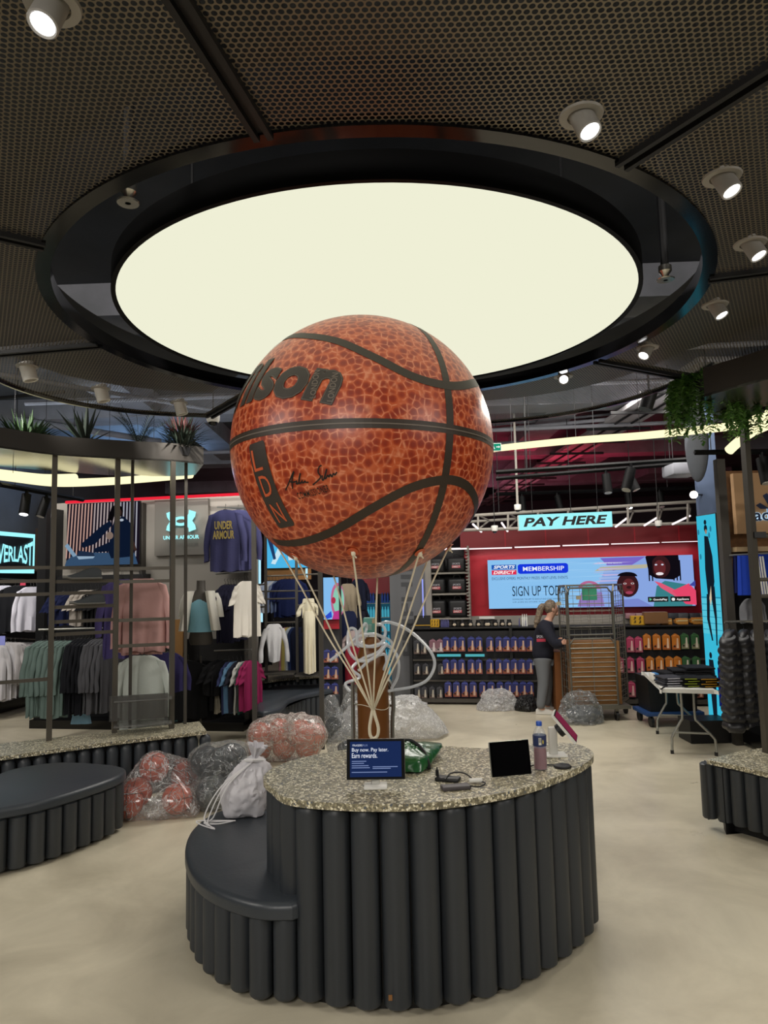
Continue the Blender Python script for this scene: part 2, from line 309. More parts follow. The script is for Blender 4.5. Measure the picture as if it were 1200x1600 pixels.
M = dict(
 floor=floor_mat(), terr=terrazzo(), perf=perf_mat(), ball=ball_mat(),
 tubes=mat('charcoal_lacquer', '31353a', .45, bump=(3, .05)), vinyl=mat('charcoal_vinyl', '363b41', .38, bump=(60, .08)),
 slab=mat('dark_painted_concrete', '3a3d42', .8, nz=(1.5, '454950')), slabl=mat('grey_concrete', '6e7076', .8, nz=(3, '7f8088')),
 wall=mat('dark_grey_paint', '45464a', .8), walll=mat('warm_grey_panel', '8f8a82', .7), column=mat('grey_column_paint', '5f6063', .6), coldark=mat('column_lettering', '3d3e41', .6),
 black=mat('matt_black', '121214', .5), gloss=mat('gloss_black', '08080a', .12), frame=mat('bronze_grey_metal', '57524a', .4, .4), dframe=mat('dark_upright_metal', '423e38', .6, .1), fasc=mat('brown_fascia', '2e2a25', .7),
 disc=emis('glowing_membrane', 'efefd6', 1.0), tubel=emis('warm_light_tube', 'fff6c2', 1.25), white=mat('white_paint', 'dddcd6', .5), lamp=emis('lamp_lens', 'ffffff', 5.0), lampoff=mat('lamp_glass', 'c9c6bf', .2),
 redl=emis('red_light_line', 'f0283c', 1.0), redw=mat('red_panel', 'a80f24', .45), redd=mat('dark_red_panel', '7a0b18', .5), strip=emis('white_strip', 'fff0f2', 1.3),
 seam=mat('seam_dark', '33291f', .5), logo=mat('print_dark', '37302a', .5), logo2=mat('print_grey', '6f6459', .5), orange=mat('ball_orange_print', 'c65a32', .5), ink=mat('ink_black', '120d0a', .5),
 rope=mat('cream_cord', 'd9d0b8', .8), brown=mat('brown_steel', '6e4114', .4, bump=(9, .1)), teal=mat('teal_cap', '5f9e92', .5), hose=mat('clear_hose', 'dfe4ea', .15, coat=1, alpha=.62),
 steel=mat('galvanised_steel', '9a9a94', .35, .8), chrome=mat('bright_steel', 'c8c6bf', .2, .9), card=mat('cardboard', '8a5f34', .85, nz=(6, '946a3d')), screenb=mat('black_glass', '050506', .06),
 plw=plastic_mat('clear_plastic_film', 'eeeeee', .10, .5), plc=plastic_mat('smoky_plastic_film', 'c8ccce', .14, .35), plh=plastic_mat('heap_plastic_film', 'f0f0f0', .34, .6, 8), ddk=mat('drum_black', '060607', .6, spec=.15), can=mat('lamp_grey', '9d9a94', .45), nylon=mat('white_nylon', 'cfcdd2', .6, bump=(14, .4)),
 bball=mat('basketball_rubber', 'b0442a', .5, nz=(90, 'c25a3c')), bball2=mat('charcoal_ball_rubber', '2c2f31', .5), green=mat('green_plastic_bag', '1f5a2c', .28, bump=(11, .8), coat=.4),
 leaf=mat('leaf_green', '1e3316', .6), leafd=mat('dark_leaf', '18241a', .6), leafr=mat('red_leaf', '3a1716', .6), fern=mat('fern_green', '4c7a2c', .55),
 skin=mat('skin', 'c99a82', .5), hair=mat('blonde_hair', '85745f', .6, nz=(40, '4c4036')), navy=mat('navy_sweatshirt', '101222', .85), gtrou=mat('grey_jogger_fabric', '6b6e72', .9), shoe=mat('white_trainers', 'c9c5bc', .7),
)
# ============================================================ SETTING
struct('floor', MB().box((0, 9, -.05), (30, 44, .1)), M['floor'])
struct('ceiling', MB().box((0, 9, 4.9), (30, 44, .3)), M['slab'])
mb = MB(BM); mb.box((-.5, 14, 2.35), (22, .2, 4.8)); struct('wall_back', mb, M['slab'])
mb = MB(BM); mb.box((-7.35, 0, 2.35), (.2, 40, 4.8)); struct('wall_left', mb, M['slab'])
mb = MB(BM); mb.box((9.2, 0, 2.35), (.2, 40, 4.8)); struct('wall_right', mb, M['slab'])
struct('wall_front', MB().box((0, -6, 2.35), (26, .2, 4.8)), M['walll'])
# concrete beams of the upper ceiling
for i, (a, b) in enumerate([((-9, 6.6), (9, 6.0)), ((-9, 10.4), (9, 9.8)), ((-9, 14.6), (9, 14.0)), ((-9, 19.0), (9, 18.4))]):
    a, b = V((a[0], a[1], 4.6)), V((b[0], b[1], 4.6)); d = b-a
    mb = MB(); mb.box((a+b)/2, (d.length,   .5, .3), rz=math.atan2(d.y, d.x)); struct('trim_%d' % (i+1), mb, M['slabl'])

# ============================================================ CEILING CANOPY, LIGHT DISC
CC = V((-.01, 4.25, 0)); CZ = 3.65
def cp(r, deg, z=CZ): t = math.radians(deg); return V((CC.x+r*cos(t), CC.y+r*sin(t), z))
canopy = thing('ceiling_canopy', 'round dark perforated metal ceiling canopy with a big circular opening around the glowing disc', 'ceiling canopy', (CC.x, CC.y, CZ))
SEAM = [30, 76, 124, 170, 214.5, 258, 301, 344, 390]
BUL = [.2, 0, .32, .1, .1, .1, .1, .12]
def rout(i, f): return 2.93 + BUL[i]*sin(PI*f) + (.2*f if i == 0 else 0)
for i in range(8):
    if i == 1: continue
    a, b = SEAM[i], SEAM[i+1]; n = 24; top = []
    mb = MB()
    inn = [cp(1.90, a+.6+(b-a-1.2)*k/n) for k in range(n+1)]; out = [cp(rout(i, k/n), a+.6+(b-a-1.2)*k/n) for k in range(n+1)]
    mb.add(inn+out, [(k, k+1, n+2+k, n+1+k) for k in range(n)]); obj('mesh_panel', mb, M['perf'], canopy, smooth=0)
    mb = MB(); i2 = [cp(1.94, a+(b-a)*k/n, CZ+.22) for k in range(n+1)]; o2 = [cp(rout(i, k/n)-.04, a+(b-a)*k/n, CZ+.22) for k in range(n+1)]; mb.add(i2+o2, [(k, k+1, n+2+k, n+1+k) for k in range(n)]); obj('dark_void_panel', mb, M['slab'], canopy, smooth=0)  # added dark sheet, stands in for the dark void above the mesh
    mb = MB(); pts = [p+V((0, 0, .0)) for p in out]
    for k in range(n): mb.cyl(pts[k], pts[k+1], .022, n=6)
    obj('rim_bar', mb, M['gloss'], canopy)
for i in range(8):
    d = V((cos(math.radians(SEAM[i])), sin(math.radians(SEAM[i])), 0)); mb = MB()
    for off in (-.026, .026): 
        q = V((-d.y, d.x, 0))*off; mb.box(CC+d*2.41+q+V((0, 0, CZ+.0)), (1.06, .022, .05), rz=math.radians(SEAM[i]))
    mb.box(CC+d*2.41+V((0, 0, CZ+.012)), (1.06, .05, .03), rz=math.radians(SEAM[i])); obj('seam_bar', mb, M['black'], canopy)
mb = MB(); mb.lathe([(1.83, CZ-.012), (1.83, CZ+.07), (1.845, CZ+.07), (1.845, CZ+.0), (1.90, CZ+.0), (1.90, CZ-.012), (1.86, CZ-.012), (1.83, CZ-.012)], 128, Matrix.Translation((CC.x, CC.y, 0)), False); obj('inner_ring', mb, M['gloss'], canopy)
disc = thing('ceiling_light_disc', 'huge round glowing cream ceiling light with a black drum edge above the ball', 'ceiling light', (CC.x, CC.y, CZ))
mb = MB(); mb.lathe([(1.515, CZ+.0), (1.54, CZ+.0), (1.54, CZ+.13), (1.515, CZ+.13)], 128, Matrix.Translation((CC.x, CC.y, 0)), False); mb.lathe([(0, CZ+.125), (1.53, CZ+.125)], 128, Matrix.Translation((CC.x, CC.y, 0))); obj('drum', mb, M['ddk'], disc)
mb = MB(); mb.lathe([(0, CZ+.012), (1.516, CZ+.012)], 128, Matrix.Translation((CC.x, CC.y, 0))); obj('membrane', mb, M['disc'], disc, smooth=0)
for (x, y) in ((.9, 5.2), (-.9, 5.2), (-.9, 3.3), (.9, 3.3)):
    obj('hanger_rod', MB().cyl((x, y, CZ+.12), (x, y, 4.74), .008, n=6), M['black'], disc)
# recessed downlights of the canopy: (pixel of the lens, pixel offset aiming, lit)
DL = [(82, 8, 1), (908, 180, 1), (1128, 276, 1), (1172, 380, 1), (1117, 476, 1), (1012, 543, 1), (880, 588, 1), (42, 572, 0), (157, 607, 0), (280, 629, 0)]
DN = ['in the top left corner of the picture', 'biggest of the right-hand curve, at the top near the disc', 'second from top of the right-hand curve', 'third from top of the right-hand curve',
      'fourth from top of the right-hand curve', 'fifth from top of the right-hand curve', 'lowest of the right-hand curve, shining at the viewer', 'leftmost of three unlit above the planters', 'middle of three unlit above the planters', 'rightmost of three unlit above the planters']
for k, (x, y, lit) in enumerate(DL):
    p = atz(x, y, CZ); tgt = V((CC.x*.0+.2, 3.9, 1.0)) if k not in (7, 8, 9) else V((p.x*1.5, p.y+4, 1.2))
    if k == 0: tgt = p+V((-.15, -.35, -1))
    if k > 6: tgt = p+V((.25, .1, -1))
    if k == 6: tgt = V((.6, 1.5, 1.0))
    if k in (1, 2, 3, 4): tgt = V((p.x*1.2+.8, p.y-1.2, 0))
    t = thing('ceiling_downlight', 'pale grey tilted canopy downlight, ' + DN[k], 'downlight', p, 'downlights in the canopy')
    T = Matrix.Translation(p)
    obj('trim_ring', MB().lathe([(.048, 0), (.048, -.008), (.074, -.008), (.077, 0)], 28, T, False), M['can'], t)
    ax = (tgt-p).normalized(); ax = V((ax.x, ax.y, min(ax.z, -.55))).normalized() if True else ax
    R = ax.to_track_quat('Z', 'Y').to_matrix().to_4x4()
    lc = obj('lamp_can', MB().lathe([(0, -.02), (.041, -.02), (.042, .085), (.038, .089), (.033, .085), (.033, .077)], 24, T @ R @ (Matrix.Scale(1.25, 4) if k > 6 else Matrix.Identity(4))), M['white'] if k > 6 else M['can'], t)
    obj('lens', MB().lathe([(0, .082), (.034, .082)], 24, T @ R @ (Matrix.Scale(1.25, 4) if k > 6 else Matrix.Identity(4))), M['lamp'] if lit else M['lampoff'], lc)
    if lit: spot(p+ax*.12, p+ax*2, 46*LP, 75, .7, .04, (1, .92, .8))
# sprinklers in the slot between canopy and disc
for x, y, nm in ((200, 318, 'left'), (1040, 438, 'right')):
    p = atz(x, y, CZ+.0); t = thing('fire_sprinkler', 'small chrome fire sprinkler hanging in the %s side of the slot around the disc' % nm, 'sprinkler', p, 'sprinklers in the slot')
    obj('pipe', MB().cyl(p+V((0, 0, .06)), (p.x, p.y, 4.74), .022, n=10), M['black'], t)
    mb = MB(); mb.lathe([(.012, 0), (.045, .0), (.048, .006), (.012, .01)], 16, Matrix.Translation(p)); mb.lathe([(.012, .0), (.02, .03), (.035, .05), (.035, .08), (0, .08)], 16, Matrix.Translation(p)); obj('sprinkler_head', mb, M['chrome'], t)
# dome cameras
for x, y, Y, nm in ((333, 660, 7.4, 'beside the left canopy corner'), (773, 830, 10.6, 'under the truss beside the ball'), (893, 822, 10.8, 'under the truss behind the white sign'), (1029, 822, 10.8, 'under the truss near the blue column'), (809, 797, 10.4, 'on the drop pole left of the white sign')):
    p = aty(x, y, Y); k = 1.0 if Y < 8 else .75
    t = thing('dome_camera', 'white security dome camera ' + nm, 'security camera', p, 'dome cameras on the ceiling')
    T = Matrix.Translation(p); obj('housing', MB().lathe([(.055*k, -.0), (.068*k, .02), (.07*k, .08), (.05*k, .085)], 20, T), M['white'], t)
    obj('dome', MB().lathe([(0, -.04*k), (.03*k, -.033*k), (.048*k, -.01*k), (.05*k, .005)], 20, T), M['screenb'], t)
    obj('drop_pole', MB().cyl(p+V((0, 0, .08)), (p.x, p.y, 4.74), .018 if x == 809 else .006, n=8), M['walll'] if x == 809 else M['black'], t)
# ============================================================ CEILING SERVICES
def tray(name, label, pa, pb, wd, th, z, m, cat='cable tray', rungs=0):
    a, b = atz(*pa, z), atz(*pb, z); d = b-a; rz = math.atan2(d.y, d.x); mb = MB()
    mb.box((a+b)/2+V((0, 0, th/2)), (d.length, wd, th), rz=rz); o = obj(name, mb, m); tag(o, label, cat)
    return a, b, rz
for k, (x0, y0, x1, y1, wd, lab) in enumerate([(1120, 570, 745, 800, .55, 'long pale grey duct crossing the dark ceiling towards the pay point')]):
    a, b, rz = tray('ceiling_duct', lab, (1130, 565), (760, 790), wd, .06, 4.35, mat('pale_duct', '9a979a', .7), 'duct')
    d = b-a; q = V((-d.y, d.x, 0)).normalized(); t = thing('support_rails', 'dark rails and cross bars hanging below the pale grey ceiling duct', 'ceiling rails', a)
    for off in (-.12, .12): obj('rail', MB().cyl(a+q*off+V((0, 0, -.02)), b+q*off+V((0, 0, -.02)), .015, n=6), M['black'], t)
    for i in range(1, 14):
        c = a+d*i/14; obj('cross_bar', MB().box(c+V((0, 0, -.05)), (.04, 1.0, .04), rz=rz), M['black'], t)
PIPE = [((770, 672), (1010, 650), 4.4, .03, 'grey'), ((770, 664), (1100, 634), 4.5, .02, 'thin grey'), ((770, 700), (1100, 672), 4.4, .045, 'pale'), ((0, 585), (330, 640), 4.3, .025, 'left grey'), ((0, 622), (100, 612), 4.2, .02, 'short dark'), ((20, 655), (250, 690), 4.4, .05, 'silver left')]
for k, (a, b, z, r, nm) in enumerate(PIPE):
    o = obj('ceiling_pipe', MB().cyl(atz(*a, z), atz(*b, z), r, n=10), M['slabl'] if k != 4 else M['black'])
    tag(o, ['grey conduit pipe just below the right rim of the canopy', 'thin grey pipe behind the right rim of the canopy', 'pale thick pipe above the long curved light tube', 'grey pipe under the ceiling above the left planters', 'short dark pipe at the far left above the planters', 'thick silver pipe above the spiky potted plants'][k], 'pipe', 'pipes under the ceiling')
for k, (x0, x1, ya, yb, nm) in enumerate([(870, 900, 640, 700, 'pale wide ceiling beam behind the right rim of the canopy'), (795, 850, 735, 790, 'grey ceiling beam just right of the ball above the long light tube'), (905, 960, 716, 780, 'reddish ceiling beam above the white sign'), (1000, 1060, 740, 800, 'reddish ceiling beam near the blue pillar'), (60, 120, 560, 640, 'broad ceiling beam above the left planters'), (250, 330, 660, 720, 'pale ceiling beam left of the ball')]):
    p = atz((x0+x1)/2, ya, 4.45); L_ = 3.4; o = obj('ceiling_beam', MB().box((p.x, p.y+L_/2, 4.60), (.5, L_, .28)), M['slabl']); tag(o, nm, 'beam', 'beams of the open ceiling')
for k, Y in enumerate((7.6, 8.8, 11.0, 12.0)):
    o = obj('service_bar', MB().cyl((-4.5 if k % 2 else .2, Y, 4.42-.05*k), (5.2, Y-.5, 4.42-.05*k), .03, n=8), M['slabl']); tag(o, ['nearest of the long pale service bars under the ceiling', 'second nearest long pale service bar under the ceiling', 'third nearest long pale service bar, over the pay point', 'furthest long pale service bar, over the pay point'][k], 'service bar', 'long service bars')
# hanging rods and beams on the right, tinted by the red wash
# black light tracks with spotlights
def track(pa, pb, Y0, Y1, lab, cans):
    a, b = aty(*pa, Y0), aty(*pb, Y1)
    t = thing('light_track', lab, 'light track', (a+b)/2, 'black light tracks'); mb = MB(); d = b-a
    for off in (0,): mb.cyl(a, b, .028, n=4)
    obj('rail', mb, M['ddk'], t)
    for f in (.15, .85): p = a+d*f; obj('suspension', MB().cyl(p, (p.x, p.y, 4.74), .005, n=5), M['black'], t)
    for (x, lit, tx, sc, cl) in cans:
        f = (x-pa[0])/(pb[0]-pa[0]); p = a+d*f; s = thing('track_spotlight', cl, 'spotlight', p, 'black spotlights on the tracks')
        obj('bracket', MB().cyl(p, p+V((0, 0, -.07*sc)), .02*sc, n=8), M['ddk'], s)
        dr = V((tx, -.25, -1)).normalized(); h = p+V((0, 0, -.06*sc)); lb_ = obj('lamp_body', MB().cyl(h, h+dr*.24*sc, .052*sc, .055*sc, n=16), M['ddk'], s)
        obj('lens', MB().cyl(h+dr*.241*sc, h+dr*.245*sc, .045*sc, n=16), M['lamp'] if lit else M['lampoff'], lb_)
track((775, 738), (1100, 716), 9.0, 9.0, 'upper black light track right of the ball', [(985, 0, -.35, 1.25, 'black track spotlight tilted left on the upper right track'), ])
track((775, 748), (1095, 722), 9.6, 9.6, 'middle black light track right of the ball', [(946, 0, .0, 1.1, 'black track spotlight hanging straight beside the tilted pair'), (980, 0, .35, 1.1, 'black track spotlight tilted right of the pair')])
track((775, 772), (1090, 762), 11.2, 11.2, 'lowest black light track above the white sign', [(815, 0, 0, 1, 'black spotlight above the drop pole left of the sign'), (870, 0, .15, 1, 'black spotlight above the middle of the white sign'), (980, 1, 0, 1, 'lit black spotlight right of the white sign'), (1030, 0, 0, 1, 'black spotlight above the truss near the blue column')])
track((0, 757), (130, 781), 7.6, 9.5, 'black light track above the boxing brand sign', [(36, 1, 0, 1.0, 'lit black spotlight above the neon brand sign'), (66, 0, -.2, 1.0, 'unlit tilted black spotlight above the neon brand sign')])
track((1085, 707), (1260, 705), 7.6, 7.6, 'black light track above the cardboard brand sign', [(1190, 0, 0, 1.2, 'black spotlight above the cardboard brand sign')])
mb = MB(); mb.sphere(aty(1084, 773, 9.5), .05, 16, 10); o = obj('spotlight_lamp', mb, emis('bright_spot', 'fff4e0', 12)); obj('arm', MB().cyl(aty(1084, 773, 9.55), aty(1098, 773, 9.95), .012, n=6), M['black'], o); tag(o, 'bright glaring white lamp at the top of the blue-grey column', 'spotlight')
p = aty(1084, 773, 9.5); 
o = obj('beam_spotlight', MB().cyl(aty(1017, 613, 7.2), aty(1008, 640, 7.2), .07, n=16), M['black']); tag(o, 'big black spotlight just below the right corner of the canopy', 'spotlight')
p = aty(1014, 613, 7.2); mbk = MB().cyl(p, (p.x, p.y, 4.74), .012, n=6); tag(obj('suspension_rod', mbk, M['black']), 'thin rod above the black spotlight below the right canopy corner', 'rod')
# exit sign
p = aty(773, 699, 9.0); t = thing('exit_sign', 'small green lit emergency sign half hidden behind the ball', 'exit sign', p); 
obj('housing', MB().box(p, (.16, .04, .1)), M['white'], t)
pn = Panel(p+V((-.075, -.021, -.045)), (.15, 0, 0), (0, 0, .09), (0, -1, 0)); pn.rect(0, 0, 1, 1, emis('exit_green', '1f9a78', .9)); pn.ell(.35, .72, .06, .09, emis('exit_white', 'e8fff6', .9)); pn.poly([(.25, .2), (.32, .6), (.42, .6), (.5, .2), (.4, .2), (.36, .4), (.32, .2)], pn.mats[1]); pn.poly([(.6, .42), (.8, .42), (.8, .3), (.95, .5), (.8, .7), (.8, .58), (.6, .58)], pn.mats[1]); pn.build('pictogram', t)
# curved light tubes
def ltube(name, lab, pts, r=.035, hang=()):
    t = thing(name, lab, 'light tube', pts[0], 'curved light tubes'); obj('tube', MB().tube(spline(pts, 8), r, 12), M['tubel'], t)
    for i in hang: p = V(pts[i]); obj('wire', MB().cyl(p, (p.x, p.y, 4.74), .003, n=4), M['black'], t)
ltube('light_tube', 'long curved warm white light tube running from behind the ball to the right planter', [aty(720, 708, 9.6), aty(800, 698, 9.0), aty(900, 688, 8.4), aty(1000, 681, 7.9), aty(1100, 671, 7.4), aty(1160, 662, 7.0), aty(1215, 640, 6.6)], .042, (1, 2, 3, 4))
ltube('light_tube', 'short end of a curved light tube beside the right planter post', [aty(1139, 704, 6.6), aty(1152, 692, 6.6), aty(1175, 675, 6.4), aty(1215, 657, 6.2)], .045, (1, ))
ltube('light_tube', 'upper curved warm light tube at the far left under the planter shelf', [aty(-30, 738, 7.6), aty(20, 744, 7.8), aty(70, 749, 8.0), aty(118, 748, 8.3), ], .06, (1, 2))
ltube('light_tube', 'lower curved warm light tube left, ending near the last planter post', [aty(-30, 739, 7.0), aty(20, 746, 7.2), aty(90, 754, 7.6), aty(170, 752, 8.2), aty(240, 747, 8.7), aty(299, 742, 9.2)], .045, (1, 3, 4))
# truss above the pay point
A, B = aty(700, 808, 11.0), aty(1098, 783, 11.0); A2, B2 = aty(700, 829, 11.0), aty(1098, 817, 11.0)
t = thing('ceiling_truss', 'white triangular lighting truss hanging behind the white pay sign', 'truss', (A+B)/2)
A3, B3 = A+V((0, .45, -.06)), B+V((0, .45, -.06))
obj('chord', MB().cyl(A, B, .025, n=8), M['walll'], t); obj('chord', MB().cyl(A2, B2, .025, n=8), M['walll'], t); obj('chord', MB().cyl(A3, B3, .022, n=8), M['walll'], t)
for i in range(9):
    f = i/8.5; p, q, s = A.lerp(B, f), A2.lerp(B2, f), A3.lerp(B3, min(1, f+.06)); mb = MB(); mb.cyl(p, q, .018, n=6); mb.cyl(q, s, .015, n=6); mb.cyl(p, s, .013, n=6); obj('web_bar', mb, M['walll'], t)
for i, f in enumerate((.2, .72)): p = A.lerp(B, f); obj('hanger_rod', MB().cyl(p, (p.x, p.y, 4.74), .006, n=6), M['black'], t)
for k, (a, b) in enumerate([((739, 819), (752, 831)), ((784, 817), (793, 830)), ((962, 823), (979, 810)), ((1007, 821), (1028, 808)), ((1051, 819), (1078, 806))]):
    o = obj('strip_light', MB().cyl(aty(*a, 10.7), aty(*b, 11.2), .016, n=8), M['strip']); tag(o, 'slanted white strip light under the truss, ' + ['half hidden beside the ball', 'just left of the white pay sign', 'just right of the white pay sign', 'middle of the three right of the sign', 'furthest right of the three, near the blue column'][k], 'strip light', 'slanted strip lights')
# ball shaped grey lantern / speaker next to column
mb = MB(); mb.sphere(aty(1088, 690, 8.6), (.07, .3, .50), 20, 14); tag(obj('ceiling_sail', mb, M['slab']), 'pointed grey hanging form behind the trailing fern', 'hanging form')
mb = MB(); mb.rbox(aty(1064, 735, 9.5), (.38, .4, .16), .03); tag(obj('air_unit', mb, M['slabl']), 'pale box shaped air unit beside the grey hanging form', 'air unit')
# ============================================================ MAIN COUNTER
TOPZ = .98
out = [(-.70, 4.05), (-.62, 3.84), (-.51, 3.655), (-.28, 3.56), (0, 3.52), (.28, 3.55), (.61, 3.69), (.90, 3.93), (1.13, 4.20), (1.235, 4.43), (1.20, 4.64), (1.04, 4.72), (.82, 4.66), (.60, 4.60), (.36, 4.68), (.08, 4.75), (-.24, 4.66), (-.50, 4.50), (-.66, 4.28)]
pl = [V((a, b, 0)) for a, b in out]; sm = spline(pl, 8, True)
CT = V((.22, 4.15, 0))
counter = thing('display_counter', 'kidney shaped counter of tall charcoal fluted tubes with a speckled terrazzo top', 'counter', (CT.x, CT.y, 0))
mb = MB(); mb.prism([(p.x, p.y) for p in sm], TOPZ-.035, TOPZ); obj('counter_top', mb, M['terr'], counter)
def inset(pts, d):
    n = len(pts); r = []
    for i in range(n):
        t = (pts[(i+1) % n]-pts[i-1]).normalized(); r.append(pts[i]+V((-t.y, t.x, 0))*d)
    return r
def resample(pts, step, closed=True):
    P = pts+[pts[0]] if closed else pts; L = [0]
    for a, b in zip(P, P[1:]): L.append(L[-1]+(b-a).length)
    n = max(1, round(L[-1]/step)); r = []
    for k in range(n if closed else n+1):
        s = L[-1]*k/n; j = max(i for i in range(len(L)) if L[i] <= s+1e-9); j = min(j, len(P)-2); f = (s-L[j])/max(1e-9, L[j+1]-L[j]); r.append(P[j].lerp(P[j+1], f))
    return r
ins = inset(sm, .085)
mb = MB(); mb.prism([(p.x, p.y) for p in inset(sm, .10)], .0, TOPZ-.036); obj('core', mb, M['black'], counter)
for p in resample(ins, .1425):
    if p.x < -.48 and 3.75 < p.y < 4.6: z0 = .40
    else: z0 = .03
    mb = MB(); mb.lathe([(.060, z0), (.068, z0+.008), (.0695, z0+.02), (.0695, TOPZ-.075), (.067, TOPZ-.055), (.058, TOPZ-.042), (0, TOPZ-.038)], 20, Matrix.Translation((p.x, p.y, 0)))
    obj('fluted_tube', mb, M['tubes'], counter)
mb = MB(); mb.prism([(p.x, p.y) for p in inset(sm, .16)], .0, .03); obj('plinth', mb, M['black'], counter)
mb = MB(); q = aty(610, 1559, 3.525); mb.box(q, (.018, .004, .024)); obj('paint_chip', mb, M['card'], counter)
# curved seat wrapped round the counter's left side
so = [(-.49, 3.625), (-.67, 3.645), (-.89, 3.79), (-1.05, 3.98), (-1.165, 4.21), (-1.25, 4.48), (-1.28, 4.76), (-1.22, 5.04), (-1.03, 5.20), (-.80, 5.20)]
si = [(-.60, 4.72), (-.46, 4.42), (-.53, 4.25), (-.56, 4.05), (-.50, 3.90), (-.44, 3.80), (-.42, 3.68)]
seat = thing('curved_bench', 'low curved charcoal bench seat wrapped round the left side of the kidney counter', 'bench', (-.95, 4.4, 0))
so_s = spline([V((a, b, 0)) for a, b in so], 6); si_s = spline([V((a, b, 0)) for a, b in si], 4)
def cushion(outer, z0, z1, r=.035):
    rings = []
    for k in range(6):
        a = PI/2*k/5; d = r*(1-cos(a)); rings.append([(p.x, p.y, z1-r+r*sin(a)) for p in inset(outer, d)])
    base = [[(p.x, p.y, z0) for p in inset(outer, .012)], [(p.x, p.y, z0+.01) for p in outer]]
    return MB().loft(base+rings)
mb = cushion(so_s+si_s, .385, .465) if False else None
outline = so_s+si_s
area2 = sum(a.x*b.y-b.x*a.y for a, b in zip(outline, outline[1:]+outline[:1]))
if area2 < 0: outline = outline[::-1]
obj('seat_cushion', cushion(outline, .405, .49), M['vinyl'], seat)
bi = inset(outline, .08); mb = MB(); mb.prism([(p.x, p.y) for p in inset(outline, .17)], .06, .40); obj('core', mb, M['black'], seat)
for p in resample(inset(so_s[::-1], .066)[1:-2], .122, False):
    mb = MB(); mb.lathe([(.05, .03), (.058, .04), (.0595, .05), (.0595, .39), (.055, .405)], 18, Matrix.Translation((p.x, p.y, 0))); obj('fluted_tube', mb, M['tubes'], seat)
# ============================================================ GIANT BALL
BC = V((-.118, 4.1, 2.815)); BR = .757
def onball(x, y, k=1.0):
    d = ray(x, y).normalized(); oc = EYE-BC; b = oc.dot(d); c = oc.dot(oc)-BR*BR; D = b*b-c
    t = -b-math.sqrt(D) if D > 0 else -b
    q = EYE+d*t; return BC+(q-BC).normalized()*BR*k
balloon = thing('giant_basketball', 'giant inflatable orange basketball floating on cords above the counter', 'inflatable basketball', BC)
obj('skin', MB().sphere(BC, BR, 96, 64), M['ball'], balloon)
def band(dirs, wd, lift, closed=False):
    dirs = [d.normalized() for d in dirs]; n = len(dirs); L = []; Rr = []
    for i in range(n):
        a = dirs[i-1] if (i or closed) else dirs[0]; b = dirs[(i+1) % n] if (i < n-1 or closed) else dirs[-1]; t = (b-a).normalized(); q = dirs[i].cross(t).normalized()
        for s, l in ((-1, L), (1, Rr)): l.append(BC+(dirs[i]+q*s*wd/2/BR).normalized()*(BR+lift))
    mb = MB(); m = n if closed else n-1
    mb.add(L+Rr, [(i, (i+1) % n, n+(i+1) % n, n+i) for i in range(m)]); return mb
def dirs_px(pts): return [(onball(x, y)-BC).normalized() for x, y in pts]
def circ_fit(pts):                        # full circle on the sphere through the given sight points
    D = dirs_px(pts); a, b, c = D[0], D[len(D)//2], D[-1]; n = (b-a).cross(c-a).normalized(); h = n.dot(a); r = math.sqrt(max(0, 1-h*h)); x = (a-n*h).normalized(); y = n.cross(x)
    return [n*h+(x*cos(2*PI*i/120)+y*sin(2*PI*i/120))*r for i in range(120)]
S1 = circ_fit([(366, 690), (480, 664), (565, 661), (700, 671), (768, 692)])
S2 = circ_fit([(664, 520), (692, 590), (703, 670), (699, 752), (670, 830)])
def slerp_spline(pts): return [q.normalized() for q in spline(dirs_px(pts), 12)]
S3 = slerp_spline([(415, 552), (440, 532), (480, 525), (530, 534), (580, 556), (640, 586), (690, 601), (725, 602), (750, 596)])
S4 = slerp_spline([(430, 846), (470, 847), (520, 830), (580, 795), (640, 763), (690, 750), (720, 754), (738, 770), (743, 798), (738, 828)])
ex = []
for D, wd in ((S1, .048), (S2, .048)):
    obj('seam_band', band(D, wd, .0015, True), M['seam'], balloon, smooth=0)
for D in (S3, S4): obj('seam_band', band(D, .048, .0022), M['seam'], balloon, smooth=0)
obj('seam_thread', band(S1, .006, .003, True), M['logo2'], balloon, smooth=0)
def sph_text(vs, fs, org, right, up, sx, sy, x0, y0, lift, curve=0):
    c = (onball(*org)-BC).normalized(); r = (onball(*right)-BC).normalized()-c; r = (r-c*r.dot(c)).normalized(); u = c.cross(r)
    if up < 0: u = -u
    b = bmesh.new(); vv = [b.verts.new(((q.x-x0)*sx, (q.y-y0)*sy, 0)) for q in vs]
    for f in fs:
        try: b.faces.new([vv[i] for i in f])
        except Exception: pass
    bmesh.ops.triangulate(b, faces=list(b.faces))
    for _ in range(4):
        e = [e for e in b.edges if e.calc_length() > .03]
        if not e: break
        bmesh.ops.subdivide_edges(b, edges=e, cuts=1); bmesh.ops.triangulate(b, faces=[f for f in b.faces if len(f.verts) > 3])
    mb = MB(); b.verts.index_update(); P = []
    for q in b.verts:
        X, Y = q.co.x, q.co.y+curve*q.co.x**2; a = X/BR; d = (c*cos(a)+r*sin(a)); e = Y/BR; d = (d*cos(e)+u*sin(e)); P.append(BC+d*(BR+lift))
    mb.add(P, [tuple(x.index for x in f.verts) for f in b.faces]); b.free(); return mb
def ext(vs): return min(q.x for q in vs), max(q.x for q in vs), min(q.y for q in vs), max(q.y for q in vs)
base = text2d('Wilson', .0, .12, 1.0); e0 = ext(base[0])
tw = 1.02; sx = tw/(e0[1]-e0[0]); sy = .235/(e0[3]-e0[2])
